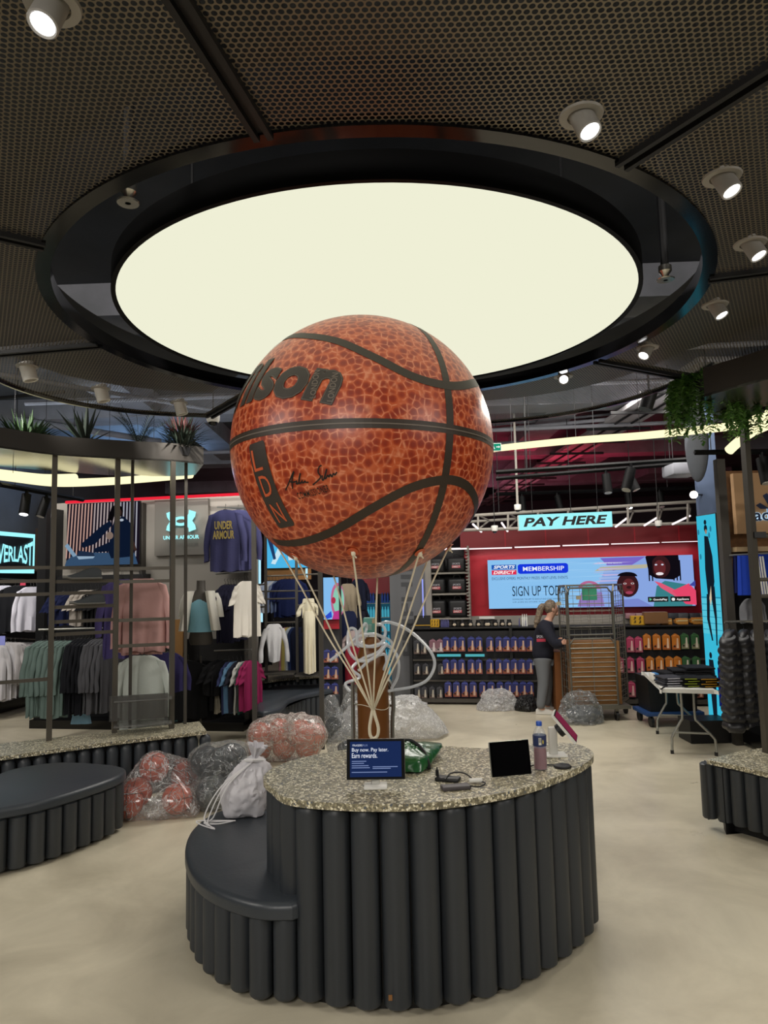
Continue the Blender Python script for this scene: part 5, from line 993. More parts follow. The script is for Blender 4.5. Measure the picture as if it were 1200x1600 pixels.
pn = bwpanel((266, 968), (290, 968), (281, 1126), (264, 1126), -2.35); pn.slab(.03, g1); t = pn.build('painted_panel'); tag(t, 'tall orange and blue painted panel right of the island frame', 'poster')
# ============================================================ MIRROR REFLECTION BUILT AS OBJECTS BEHIND THE TALL FRAME (between 395 and 505 px)
t = thing('mirror_frame', 'tall dark metal mirror frame of two uprights standing behind the milky ball bag', 'frame', (-1.2, 8.95, 0))
for x in (398, 503): p = aty(x, 1100, 8.95); obj('upright', MB().box((p.x, 8.95, 1.55), (.055, .055, 3.1)), M['dframe'], t)
p, q = aty(398, 1100, 8.95), aty(503, 1100, 8.95); obj('top_bar', MB().box(((p.x+q.x)/2, 8.95, 3.1), (q.x-p.x+.055, .055, .05)), M['dframe'], t)
fr = spline([atz(x, y, .465) for x, y in [(402, 1110), (415, 1111), (440, 1104), (452, 1092), (480, 1083), (520, 1076)]], 5); bk = spline([atz(x, y, .465) for x, y in [(520, 1068), (470, 1069), (430, 1072), (408, 1078), (400, 1086)]], 5)
fluted_block('curved_bench', 'curved charcoal bench standing in for a mirror reflection behind the milky ball bag', 'bench', fr+bk, .39, .465, M['vinyl'], .05, .105, inset(fr, .06) if sum(a.x*b.y-b.x*a.y for a, b in zip(fr+bk, (fr+bk)[1:]+(fr+bk)[:1])) > 0 else inset(fr, -.06))
fr = spline([atz(x, y, .55) for x, y in [(402, 1066), (430, 1062), (470, 1058), (510, 1055)]], 4); bk = [p+V((.1, .55, 0)) for p in fr[::-1]]
isl2 = fluted_block('display_island', 'terrazzo topped island standing in for a mirror reflection behind the curved bench', 'display island', fr+bk, .515, .55, M['terr'], .05, .11, [p+V((.0, .06, 0)) for p in fr], True)
t = thing('display_rack', 'dark bar rack on the island standing in for a mirror reflection', 'rack', atz(440, 1056, .55))
Yr = 10.9
for x in (415, 463): a = aty(x, 880, Yr); obj('post', MB().box((a.x, Yr, (.55+3.2)/2), (.04, .04, 2.65)), M['dframe'], t)
for x0, x1, ys in ((398, 415, (914, 925, 937, 949)), (415, 463, (900, 924, 936, 973)), (463, 500, (898, 924, 946))):
    for y in ys: a, b = aty(x0, y, Yr), aty(x1, y-1, Yr); obj('rung', MB().cyl(a, b, .014, n=6), M['frame'], t)
for x0, x1, y in ((398, 462, 1050), (463, 500, 1052)): a, b = aty(x0, y, Yr-.1), aty(x1, y+3, Yr-.1); obj('shelf', MB().box((a+b)/2, (b.x-a.x, .4, .02)), M['dframe'], t)
row(421, 436, 908, 955, 11.8, 11.8, 4, .7, ['b8bfd0', 'a9b6cf', 'c2c6cc', '6d7c9c'], 'pale blue or white shirt on the reflected rack behind the tall frame, %s', 'reflected pale shirts behind the tall frame', wd=.36, slv=.45)
row(446, 458, 905, 962, 11.8, 11.8, 3, .5, '18224a', 'navy shirt on the reflected rack behind the tall frame, %s', 'reflected navy shirts behind the tall frame', wd=.42, slv=.3)
row(478, 486, 935, 965, 10.7, 10.6, 1, .3, 'd9d2ba', 'reflected cream top on the dressed form behind the tall frame', None, wd=.2, slv=.2, cat='top')
garment(aty(483, 955, 10.62), .18, .9, .1, .2, 'd9d2ba', 'reflected cream trousers hanging below the cream top behind the tall frame', 'trousers', 'trousers', None, 0, neck=.07, hanger=False)
garment(aty(428, 975, 10.7), .3, .55, .1, .4, 'd4d4d6', 'reflected white folded shirt hanging low in the rack behind the tall frame', 'shirt', 'shirt', None, .5, flare=.5)
row(449, 466, 980, 1050, 11.2, 11.2, 5, .9, ['a3747e', 'b3a45c', 'a9b4c0', '27365e', '1a2036'], 'narrow coloured garment low on the reflected rack behind the tall frame, %s', 'reflected coloured garments behind the tall frame', wd=.34, slv=0)
row(400, 412, 985, 1040, 11.2, 11.2, 3, .9, '101114', 'black garment left in the reflected rack behind the tall frame, %s', 'reflected black garments behind the tall frame', wd=.36, slv=.3)
row(470, 496, 965, 1045, 11.4, 11.4, 4, .8, '111216', 'black garment right in the reflected rack behind the tall frame, %s', 'reflected black garments right behind the tall frame', wd=.36, slv=.3)
for k, (x, y0, y1, r_) in enumerate([(406, 842, 912, .018), (402, 838, 912, .03), (409, 953, 972, .018), (479, 888, 905, .018)]):
    a, b = aty(x, y0, 11.9), aty(x, y1, 11.9); o = obj('tube_light', MB().cyl(a, b, r_, n=8), emis('tube_blue%d' % k, 'b8ecff' if k != 1 else '6ab4cc', 1.0)); tag(o, ['bright upright tube light just right of the frame\'s left upright', 'reflected dimmer wide blue upright light beside the left upright', 'reflected short upright tube light low behind the rack', 'reflected short upright tube light under the ball'][k], 'tube light', 'reflected upright tube lights')
def ypanel(x0, y0, x1, y1, Y): a, b = aty(x0, y1, Y), aty(x1, y0, Y); return Panel((a.x, Y, a.z), (b.x-a.x, 0, 0), (0, 0, b.z-a.z), (0, -1, 0))
pn = ypanel(417, 815, 482, 888, 12.2); bl = emis('screen_blue', '4fbcf0', .9); t = thing('video_screen', 'reflected blue video screen half hidden behind the lower left of the ball', 'screen', pn.O); pn.slab(.06, M['black']); pn.rect(0, 0, 1, 1, bl)
pn.poly([(.1, .1), (.3, .5), (.42, .45), (.2, .08)], emis('s_white', 'cfeefc', .9)); pn.poly([(.1, .62), (.35, .75), (.75, .62), (.7, .42), (.3, .48)], emis('s_red', 'b8405c', .8)); pn.poly([(.0, .7), (.12, .66), (.22, .2), (.16, .18)], emis('s_navy', '24406c', .8)); pn.poly([(.5, .3), (.7, .35), (.66, .18), (.52, .16)], emis('s_pale', 'e4f6fc', .8)); pn.ell(.5, .56, .12, .06, emis('s_dark', '3a2c4c', .8)); pn.build('display_image', t); [obj('hanger_rod', MB().cyl(aty(x, 815, 12.2), V((aty(x, 815, 12.2).x, 12.2, 4.74)), .012, n=6), M['black'], t) for x in (425, 475)]
o = obj('header_panel', MB().box(aty(450, 897, 12.3), (.8, .08, .2)), M['card']); tag(o, 'reflected tan panel strip just below the blue video screen', 'panel')
# second mirror face, its reflection built as objects: portrait screen, socks and red base between the frame and the dark post
pn = ypanel(506, 902, 531, 968, 10.6); t = PSU = thing('screen_stand', 'reflected narrow lit portrait screen with rainbow arc over pegboard left of the dark post', 'screen stand', (pn.O.x, 10.7, 0)); pn.slab(.05, M['black']); pn.rect(0, 0, 1, 1, emis('ps_blue', '86bff0', .95)); pn.ell(.85, .45, .42, .42, emis('ps_pink', 'c46a94', .9), 24); pn.ell(.9, .45, .34, .34, emis('ps_mint', '8fd0b8', .9), 24); pn.ell(.6, .45, .13, .08, emis('ps_red', 'b0304c', .9)); pn.poly([(.0, .05), (.45, .2), (.5, .05), (.1, 0)], emis('ps_deep', '3050d0', .9)); pn.poly([(.5, .0), (1, 0), (1, .22), (.62, .18)], emis('ps_magenta', 'c03a8c', .9)); pn.build('display_image', t)
p = aty(532.5, 1000, 10.4); q = aty(532.5, 1160, 10.4); t = obj('dark_post', MB().box((p.x, 10.4, 1.6), (.035, .04, 3.2)), M['black']); tag(t, 'thin black post just right of the narrow portrait screen', 'post')
mb = MB(); a, b = aty(506, 983, 10.7), aty(531, 968, 10.7); mb.box(((a.x+b.x)/2, 10.7, (a.z+b.z)/2), (b.x-a.x, .04, b.z-a.z)); obj('red_strip', mb, M['redw'], PSU)
mb = MB(); a, b = aty(505, 1120, 10.85), aty(531, 983, 10.85); mb.box(((a.x+b.x)/2, 10.85, (a.z+b.z)/2), (b.x-a.x, .06, b.z-a.z)); obj('pegboard', mb, mat('peg_grey', '2a2a2d', .6), PSU)
# ============================================================ SOCK PACKS
def pack_mesh(T, w_, h, th, cols):
    c0, c1, c2 = cols; out = []
    return out
_pk = {}
def pkm(c): 
    if c not in _pk: _pk[c] = mat('pack_'+c, c, .45)
    return _pk[c]
def pack(p, w_, h, rz, cols, label, grp, name='sock_pack', cat='sock pack'):
    t = thing(name, label, cat, p, grp); T = Matrix.Translation(p) @ Matrix.Rotation(rz, 4, 'Z'); th = .05
    mb = MB(); pts = [(-w_/2, -h), (w_/2, -h), (w_/2, -.04), (w_*.3, -.02), (w_*.12, -.005), (0, .0), (-w_*.12, -.005), (-w_*.3, -.02), (-w_/2, -.04)]
    vs = [T @ V((x, y, z)) for y in (-th/2, th/2) for x, z in pts]; n = len(pts); mb.add(vs, [tuple(range(n)), tuple(range(n, 2*n))[::-1]]+[((i+1) % n, i, n+i, n+(i+1) % n) for i in range(n)]); obj('packet', mb, pkm(cols[0]), t)
    pn = Panel(T @ V((-w_/2, -th/2-.001, -h)), T.to_3x3() @ V((w_, 0, 0)), V((0, 0, h)), T.to_3x3() @ V((0, -1, 0)))
    pn.poly([(.02, .02), (.98, .02), (.98, .30), (.6, .42), (.02, .22)], pkm(cols[1])); pn.poly([(.50, .10), (.82, .10), (.78, .72), (.60, .72)], pkm(cols[2])); pn.ell(.28, .22, .13, .06, M['black']); pn.rect(.12, .84, .88, .9, pkm(cols[3])); pn.build('printed_front', t)
    obj('hook', MB().cyl(T @ V((0, .1, -.012)), T @ V((0, -.05, -.012)), .004, n=5), M['steel'], t); return t
BLUE = ('2b2f66', '8a4a34', 'c9a890', '4a55a8'); PINK = ('a83558', '96505a', 'd8b0a8', 'c85a7c'); ORG = ('c0701f', 'a85a28', 'e0c0a0', 'd88a40'); GRN = ('36603a', '7c7a5c', 'd2c8b4', '4c7c48'); GREY = ('33343a', '5a4a44', 'b8b0a0', '4c4c55'); PKW = ('7a5560', '9a8a8c', 'd0c4c4', 'a4788a')
t0 = -.06
def prow(xs, y0, y1, cols, lab, grp, w_=.115):
    for i, x in enumerate(xs):
        s = bw(x, y0, t0); h = s.z-bw(x, y1, t0).z; pack(BM @ s, w_+.006*sin(i*3), h, BA, cols, lab % ORD[i], grp)
LX = [697, 709, 721, 736, 748, 765, 779, 791, 803, 815, 827]
prow(LX, 994, 1018, BLUE, 'blue and orange sock pack, %s of the top row in the left bay', 'blue sock packs, top row')
prow(LX, 1029, 1053, BLUE, 'blue and orange sock pack, %s of the middle row in the left bay', 'blue sock packs, middle row')
prow([700, 713, 726, 739, 754, 767, 781, 794, 805, 817, 828], 1064, 1089, BLUE, 'blue and orange sock pack, %s of the bottom row in the left bay', 'blue sock packs, bottom row')
prow([838], 996, 1020, BLUE, 'blue sock pack touching the person\'s back, top row, %s', 'blue packs behind the person'); 
prow([676, 687], 998, 1019, PKW, 'pink and white sock pack, %s at the top left of the sock display', 'pink and white packs')
prow([651, 662], 999, 1022, GREY, 'grey sock pack, %s in the top row at the display\'s left end', 'grey packs top row', .1)
prow([652, 665, 689], 1036, 1054, GREY, 'dark grey sock pack, %s in the middle row at the display\'s left end', 'grey packs middle row', .1)
prow([653, 663, 675, 687], 1072, 1091, GREY, 'dark grey sock pack, %s in the bottom row at the display\'s left end', 'grey packs bottom row', .1)
prow([984, 997], 994, 1019, PINK, 'pink sock pack, %s in the top row right of the roll cage', 'pink packs top row'); prow([1010, 1025, 1040, 1055], 990, 1015, ORG, 'orange sock pack, %s of the top row in the right bay', 'orange packs top row'); prow([1069, 1085], 989, 1014, GRN, 'green sock pack, %s of the top row in the right bay', 'green packs top row')
prow([968, 984, 1000], 1026, 1051, PINK, 'pink sock pack, %s in the middle row right of the roll cage', 'pink packs middle row'); prow([1015, 1030, 1045, 1058], 1025, 1048, ORG, 'orange sock pack, %s of the middle row above the folding table', 'orange packs middle row'); prow([1071, 1087], 1025, 1046, GRN, 'green sock pack, %s of the middle row above the black clothes', 'green packs middle row')
prow([986, 1004], 1064, 1089, PINK, 'pink sock pack, %s in the bottom row left of the folding table', 'pink packs bottom row'); prow([1018], 1062, 1080, ORG, 'orange sock pack in the bottom row at the corner of the table, %s', 'lone orange pack'); prow([1092], 1074, 1090, ('6b5a50', '8a5040', 'c9a890', '886050'), 'brown pack seen below the folding table, %s', 'brown pack')
for i, (x, y) in enumerate([(511, 1022), (523, 1022), (511, 1048), (523, 1048), (511, 1074), (523, 1074)]):
    pack(aty(x, y-8, 10.75), .11, .2, 0, BLUE, 'blue sock pack left of the dark post, %s in the %s row' % (['left', 'right'][i % 2], ['top', 'middle', 'bottom'][i//2]), 'reflected sock packs left of the dark post')  # mirror image of the sock display, built as packs
t = thing('sock_display', 'long black slatted wall display unit holding rows of sock packs', 'display unit', G0+BU*2.4)
mb = MB(BM); mb.box((2.37, .06, .62), (4.9, .06, 1.1)); obj('back_panel', mb, mat('slat_black', '17171a', .55), t)
mb = MB(BM); mb.box((2.37, .24, 1.22), (4.9, .5, .02)); obj('top_shelf', mb, M['black'], t)
mb = MB(BM); mb.box((2.37, .5, 1.26), (4.9, .03, .26)); obj('upstand', mb, M['walll'], t)
mb = MB(BM); mb.box((2.37, -.08, .06), (4.9, .2, .05)); obj('base_rail', mb, M['dframe'], t)
for s in (-.06, 1.6, 3.3, 4.8): mb = MB(BM); mb.box((s, .0, .62), (.05, .06, 1.24)); obj('upright', mb, M['black'], t)
for z in (.70, .36):
    mb = MB(BM); mb.box((2.37, .0, z), (4.8, .02, .03)); obj('rail', mb, M['dframe'], t)
for k, (x0, x1, y) in enumerate([(683, 720, 1024), (727, 757, 1024)]):
    a, b = BM @ bw(x0, y, -.08), BM @ bw(x1, y, -.08); o = obj('shelf_label_strip', MB().box((a+b)/2, ((b-a).length, .02, .04), rz=BA), emis('edge_teal%d' % k, '58b8c0', .8)); tag(o, 'glowing teal shelf edge strip, %s of two in the sock display' % ['left', 'right'][k], 'label strip', 'teal shelf label strips')  # label strips, no lamps; their brightness is put in as emission
# goods on the top shelf
def bbox(x, y0, y1, w_, d_, cols, label, name='goods_box', cat='box', t_=.2, grp=None, deco=None):
    s = bw(x, y1, t_); h = bw(x, y0, t_).z-s.z; s.z = max(s.z, 1.232); p = BM @ s; t = thing(name, label, cat, p, grp); obj('carton', MB().rbox(p+V((0, 0, h/2)), (w_, d_, h), .004, 1, rz=BA), pkm(cols[0]), t)
    pn = Panel(p-BU*w_/2-BN*(d_/2+.001), BU*w_, V((0, 0, h)), -BN)
    if deco == 'feet':
        for i in range(3):
            for j in range(2): u = .2+.3*i; v_ = .28+.42*j; pn.poly([(u-.07, v_-.1), (u+.08, v_-.02), (u+.08, v_+.08), (u-.02, v_+.03)], M['black']); pn.ell(u+.04, v_+.16, .05, .06, M['black'])
    else: pn.rect(.06, .55, .94, .8, pkm(cols[1])); pn.rect(.06, .15, .94, .4, pkm(cols[2]))
    pn.build('printed_front', t); return t
YEL = ('c99a20', '1c1a12', '1c1a12'); bbox(680, 972, 984, .15, .12, YEL, 'small yellow box with black prints at the left end of the top shelf', 'yellow_box', deco='feet')
bbox(999, 971, 985, .26, .14, YEL, 'wide yellow box with black prints on the shelf right of the roll cage', 'yellow_box', deco='feet')
for i, (x, y0, y1) in enumerate([(1016, 976, 984), (1041, 975, 984), (1066, 974, 983), (1091, 973, 983), (1063, 968, 974), (1087, 967, 973)]):
    bbox(x, y0, y1, .17, .14, ('c8842c', 'e0c890', 'd89a4c'), 'orange carton on the right top shelf, ' + ['first from the left', 'second from the left', 'third from the left, lower one', 'fourth from the left, lower one', 'stacked on the third', 'stacked on the fourth'][i], grp='orange cartons on the top shelf')
o = bbox(1024, 956, 974, .36, .2, ('7a5634', '7a5634', '7a5634'), 'brown cardboard carton lying across the orange cartons on the top shelf', 'cardboard_carton', t_=.14)
q = BM @ bw(666, 984, .15); t = thing('counter_sign', 'black display box with yellow line left of the yellow box', 'display box', q); obj('box', MB().box(q+V((-.06, 0, .12)), (.27, .1, .24), rz=BA), M['black'], t); obj('yellow_line', MB().box(q+V((-.06, -.052, .08)), (.26, .004, .012), rz=BA), pkm('c99a20'), t)
for i in range(9):
    x = 710+i*12.5 if i < 5 else 763+(i-5)*11; s = bw(x, 984, .2); s.z = 1.232; p = BM @ s
    t = thing('polish_jar', 'small dark jar with pale label on the top shelf, ' + ORD[i], 'jar', p, 'jars on the top shelf'); obj('jar', MB().lathe([(.03, 0), (.045, .01), (.045, .07), (.035, .08), (.035, .11), (0, .112)], 14, Matrix.Translation(p)), M['black'], t); obj('label', MB().sphere(p+V((0, -.043, .035)), (.03, .008, .025), 10, 6), pkm('c8b8a0'), t)
for i in range(8):
    x = 690+i*2.2 if i < 6 else 812+(i-6)*9; s = bw(x, 984, .15); s.z = 1.232; p = BM @ s; o = obj('spray_bottle', MB().lathe([(.012, 0), (.012, .09), (.007, .1), (.007, .13), (0, .13)], 10, Matrix.Translation(p)), pkm('4a4a78')); tag(o, 'slim violet bottle on the top shelf, ' + ORD[i], 'bottle', 'slim bottles on the top shelf')
for i in range(3):
    s = bw(817+i*3.2, 982, .15); s.z = 1.232; p = BM @ s; tag(obj('white_bottle', MB().lathe([(.014, 0), (.014, .14), (.006, .16), (.006, .2), (0, .2)], 10, Matrix.Translation(p)), M['white']), 'thin white bottle beside the person\'s head on the shelf, ' + ORD[i], 'bottle', 'white bottles beside the person')
s = BM @ bw(761, 967, .42); tag(obj('white_box', MB().box(s+V((0, 0, .02)), (.26, .16, .035), rz=BA), M['white']), 'flat white box lying on top of the display below the red panel', 'box')
for i, (x, c) in enumerate([(985, '9a7078'), (1001, 'a08080'), (1052, '40444c'), (1066, '565a60'), (1085, '3a3c44')]):
    s = bw(x, 966, .42); p = BM @ s; tag(obj('shoe_box', MB().rbox(p+V((0, 0, .04)), (.16, .12, .09), .01, rz=BA), pkm(c)), 'small goods box behind the top shelf below the big screen, ' + ORD[i], 'box', 'boxes below the big screen')
# ============================================================ RED WALL, BIG SCREEN, LOGO BAG SHELVES
t = thing('red_wall_unit', 'red pay point wall with dark red header carrying the big screen', 'wall unit', BM @ V((2.8, .6, 0)))
mb = MB(BM); mb.box((2.85, .62, 1.9), (4.0, .1, 1.35)); obj('red_panel', mb, M['redw'], t)
mb = MB(BM); mb.box((2.85, .52, 2.72), (4.1, .3, .30)); obj('header', mb, M['redd'], t)
for s in (1.57, 2.25, 2.95, 3.7, 4.4): mb = MB(BM); mb.box((s, .363, 2.72), (.02, .012, .3)); obj('header_joint', mb, M['redw'], t)
mb = MB(BM); mb.box((2.85, .8, .7), (4.0, .3, 1.3)); obj('lower_wall', mb, M['black'], t)
for i, (x0, x1) in enumerate([(733, 800), (804, 875), (879, 951), (955, 1030), (1034, 1091)]):
    a, b = BM @ bw(x0, 858-(x0-733)*.036, .4), BM @ bw(x1, 858-(x1-733)*.036, .4); obj('strip_lamp', MB().box((a+b)/2, ((b-a).length, .03, .02), rz=BA), M['strip'], t)
area(BM @ V((2.85, .30, 2.5)), BM @ V((2.85, .62, 1.2)), 7, 3.6, .05, (1, .9, .92)).rotation_euler.z += 0
pn = bwpanel((762, 877), (1082, 865), (1086, 946), (764, 951.5), .42); t = thing('video_wall', 'wide lit video screen advertising membership on the red wall', 'screen', pn.O)
E_ = lambda c, s=.95: emis('vw_'+c, c, s)
pn.slab(.06, M['black']); pn.rect(0, 0, 1, 1, E_('8cc4f2'))
random.seed(5)
for i in range(26):
    v_ = random.random()*.94; u = random.random()*.4; pn.poly([(u, v_), (u+.25+random.random()*.3, v_+.012), (u+.2, v_+.02)], E_(['a4d4f8', '7ab6ec', '9accf5'][i % 3]), .0005*i+.002)
pn.k = 12
pn.poly([(.46, .0), (.52, .22), (.56, .55), (.6, .98), (1, 1), (1, 0)], E_('8aa8e4')); pn.poly([(.56, .98), (.62, .72), (.7, .8), (.78, .99)], E_('7a68c8')); pn.poly([(.53, .72), (.78, .76), (.80, .84), (.56, .80)], E_('b9b49c'))
for i in range(7): pn.poly([(.52+.03*(i % 3), .5+i*.06), (.72, .53+i*.06), (.55, .535+i*.06)], E_(['c4b8e0', 'a4bce8'][i % 2]))
pn.ell(.50, .36, .055, .17, E_('b86a94'), 20, 0, PI); pn.ell(.50, .36, .035, .12, E_('78c0c0'), 20, 0, PI); pn.poly([(.44, .02), (.57, .02), (.56, .3), (.46, .3)], E_('9078b8'))
# logo block
pn.rrect(.02, .80, .145, .895, E_('1c58b4'), 1, .05); pn.text('SPORTS', .03, .815, .138, .882, E_('f4f8ff'), .03, .25); pn.rrect(.02, .69, .145, .785, E_('e0284c'), 1, .05); pn.text('DIRECT', .028, .705, .138, .77, E_('fff4f6'), .03, .25)
pn.rrect(.152, .70, .402, .90, E_('1638e0'), 3.5, .5); pn.text('MEMBERSHIP', .178, .755, .382, .845, E_('eef4ff'), .008)
pn.text('EXCLUSIVE OFFERS. MONTHLY PRIZES. NEXT-LEVEL EVENTS.', .02, .585, .40, .64, E_('2c5078'), .0)
pn.text('SIGN UP TODAY', .12, .25, .41, .45, E_('16283c'), .0); pn.text('DOWNLOAD THE APP TO SIGN UP AND START EARNING', .12, .17, .36, .20, E_('30506c')); pn.text('OR JOIN IN STORE TODAY', .12, .11, .30, .14, E_('30506c'))
# two people's faces in the artwork
fc = E_('3a1c20', .8); fc2 = E_('6a2c30', .8); hr = E_('120e16', .8); wh = E_('cfd8ea')
pn.ell(.685, .43, .052, .24, fc, 24); pn.ell(.69, .40, .03, .16, fc2, 20); pn.ell(.685, .60, .048, .09, hr, 20, 0, PI)
for s in (-1, 1): pn.ell(.69+s*.018, .46, .008, .018, E_('d8c8c8')); pn.ell(.69+s*.018, .46, .004, .012, hr)
pn.ell(.69, .385, .012, .03, fc); pn.ell(.69, .28, .018, .03, E_('a04058')); pn.poly([(.60, .0), (.64, .14), (.73, .16), (.80, .0)], E_('7a8ad0'))
pn.poly([(.775, .98), (.79, .62), (.82, .55), (.90, .52), (.935, .6), (.93, 1), (.78, 1)], hr); pn.ell(.845, .78, .045, .22, fc, 22); pn.ell(.84, .76, .028, .15, fc2, 18)
for s in (-1, 1): pn.ell(.838+s*.015, .82, .006, .016, wh)
pn.ell(.838, .64, .018, .03, E_('f0e8ec')); 
for u in (.785, .80, .90, .915, .93): pn.rect(u, .5, u+.006, .9, hr)
pn.poly([(.80, .0), (.82, .4), (.86, .5), (.96, .42), (.99, .2), (.98, 0)], E_('3a8088')); pn.poly([(.81, .50), (.84, .46), (.95, .22), (.99, .08), (.93, .12), (.84, .36)], E_('e05a78')); pn.poly([(.89, .30), (.97, .44), (1, .3), (1, .02), (.95, .04)], E_('e8486c')); pn.poly([(.97, .4), (1, .5), (1, .38)], E_('4048a0'))
pn.rrect(.775, .09, .87, .19, M['black'], 3.5, .2); pn.text('GooglePlay', .80, .105, .865, .155, E_('f4f4f4'), .02); pn.poly([(.782, .11), (.782, .17), (.794, .14)], E_('60c890'))
pn.rrect(.88, .09, .972, .19, M['black'], 3.5, .2); pn.text('AppStore', .908, .105, .965, .155, E_('f4f4f4'), .02); pn.ell(.893, .135, .008, .03, E_('f0f0f0'))
pn.text('CELEBRATE THE SEASON', .53, .86, .66, .885, E_('dce8f8')); pn.build('display_image', t)
# pay here sign
a, b, c, d = aty(811, 829, 9.7), aty(957, 823, 9.7), aty(957, 797, 9.7), aty(811, 805, 9.7)
U = b-a; H = (d-a); H.x = 0; H.y = 0; U2 = V((U.x, -.0, 0)); pn = Panel(a, U, H, (0, -1, 0)); t = thing('pay_sign', 'glowing white and cyan hanging sign with black letters reading PAY HERE', 'sign', a); pn.slab(.09, M['white']); pn.rect(0, 0, 1, 1, emis('sign_cyan', '9ef2f6', 1.05)); pn.text('PAY HERE', .05, .22, .95, .80, M['black'], .035, .22); pn.build('light_box', t)
for f in (.15, .85): p = a+U*f+H; obj('suspension', MB().cyl(p, (p.x, p.y, 4.74), .004, n=5), M['black'], t)
# logo bags on shelves left of the red wall
t = thing('bag_shelves', 'grey slatted shelving unit holding black logo duffel bags', 'shelving', BM @ V((.56, .5, 1.3)))
mb = MB(BM); mb.box((.56, .7, 1.98), (.76, .04, 1.24)); obj('back_panel', mb, M['black'], t)
for z in (2.14, 1.78, 1.36): mb = MB(BM); mb.box((.56, .5, z), (.76, .38, .03)); obj('shelf', mb, M['walll'], t)
mb = MB(BM); mb.box((.93, .45, 1.95), (.03, .3, 1.3)); [mb.box((.912, .29, 1.36+.055*i), (.05, .03, .02)) for i in range(22)]; obj('slotted_side', mb, M['walll'], t)
mb = MB(BM); mb.box((.56, .4, 2.56), (.7, .02, .03)); obj('strip_lamp', mb, M['strip'], t)
redt = pkm('b03048')
for r_, (z, yy) in enumerate([(2.16, 'top'), (1.80, 'middle'), (1.38, 'bottom')]):
    for k, s in enumerate((.36, .72)):
        p = BM @ V((s, .42, z)); t = thing('duffel_bag', 'black duffel bag with red and white logo, %s one on the %s shelf' % (['left', 'right'][k], yy), 'duffel bag', p, 'black logo duffel bags'); hh = .30 if r_ < 2 else .36
        obj('bag_body', MB().rbox(p+V((0, 0, hh*.42)), (.32, .22, hh*.84), .05, 4, rz=BA), M['black'], t); obj('handle', MB().tube(spline([p+BU*-.06+V((0, -.0, hh*.8)), p+BU*-.04+V((0, 0, hh*1.0)), p+BU*.04+V((0, 0, hh*1.0)), p+BU*.06+V((0, 0, hh*.8))], 4), .012, 6), M['black'], t)
        pn = Panel(p-BU*.075-BN*.113+V((0, 0, hh*.22)), BU*.15, V((0, 0, .10)), -BN); pn.rect(0, 0, 1, .46, redt); pn.text('DIRECT', .05, .08, .95, .4, M['white'], .02, .2, d=.003); pn.text('SPORTS', .05, .56, .95, .9, pkm('a8a8b0'), .02, .2, d=.003); pn.build('printed_logo', t)
# grey column with dark vertical lettering, violet glowing edge
t = thing('grey_column', 'wide grey column with dark upright lettering behind the cords', 'column', BM @ V((-.08, .3, 0))); mb = MB(BM); mb.box((-.12, .35, 2.37), (.62, .3, 4.74)); obj('column_body', mb, M['column'], t)
pn = Panel(BM @ V((-.02, .195, 2.62)), V((0, 0, -2.1)), BU*.24, -BN); pn.text('FLAGSHIR', 0, 0, 1, 1, M['coldark'], .02); 
pn = Panel(BM @ V((-.03, .195, .75)), V((0, 0, 1.75)), -BU*.2, -BN); pn.text('EMFHIR', 0, 0, 1, 1, M['coldark'], .02); pn.build('raised_lettering', t)
for i, (x0, x1) in enumerate([(660, 664)]): a, b = BM @ bw(660, 905, .1), BM @ bw(664, 965, .1); o = obj('edge_light', MB().cyl(a, V((a.x, a.y, b.z)), .012, n=6), emis('violet_edge', '9aa4f8', 1.0)); tag(o, 'thin upright violet light line on the grey column\'s right edge', 'light line')
mb = MB(BM); mb.box((.24, .25, 1.9), (.10, .1, 1.1)); tag(obj('side_panel', mb, M['walll']), 'pale side panel between the grey column and the duffel bags', 'panel')
# drinks fridges and red header
for k, (x0, x1) in enumerate(((565, 590), (592, 612))):
    a, b = bw(x0, 1000, .95), bw(x1, 1000, .95); z1 = bw(x0, 928, .95).z; t = thing('drinks_fridge', ['drinks fridge with glowing blue bottle shelves directly behind the cylinder', 'narrow drinks fridge beside the grey column'][k], 'fridge', BM @ V(((a.x+b.x)/2, 1.2, 0)), 'drinks fridges')
    mb = MB(BM); mb.box(((a.x+b.x)/2, 1.35, z1/2), (b.x-a.x, .5, z1)); obj('cabinet', mb, M['black'], t)
    mb = MB(BM); mb.box(((a.x+b.x)/2+.0, 1.085, z1*.52), (b.x-a.x-.07, .02, z1*.82)); obj('lit_interior', mb, emis('fridge_glow', '1c4a5c', .8), t)
    for j in range(6): mb = MB(BM); mb.box(((a.x+b.x)/2, 1.05, .32+j*.26), (b.x-a.x-.07, .06, .012)); obj('shelf', mb, M['steel'], t)
    n_ = int((b.x-a.x-.08)/.052)
    for j in range(6):
        for i in range(n_):
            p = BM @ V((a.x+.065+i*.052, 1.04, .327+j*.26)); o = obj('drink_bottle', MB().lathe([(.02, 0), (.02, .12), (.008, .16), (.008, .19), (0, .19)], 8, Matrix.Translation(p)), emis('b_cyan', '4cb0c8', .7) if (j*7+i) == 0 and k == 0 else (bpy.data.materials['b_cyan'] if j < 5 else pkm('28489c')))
            tag(o, 'blue lit drink bottle in the %s fridge, shelf %s from the bottom, %s' % (['left', 'right'][k], ['first', 'second', 'third', 'fourth', 'fifth', 'sixth'][j], ORD[i]), 'bottle', 'drink bottles in the fridges')
mb = MB(BM); mb.box((-.93, 1.2, 2.02), (.72, .2, .46)); tag(obj('red_header', mb, M['redd']), 'dark red panel above the drinks fridges under the ball', 'panel')
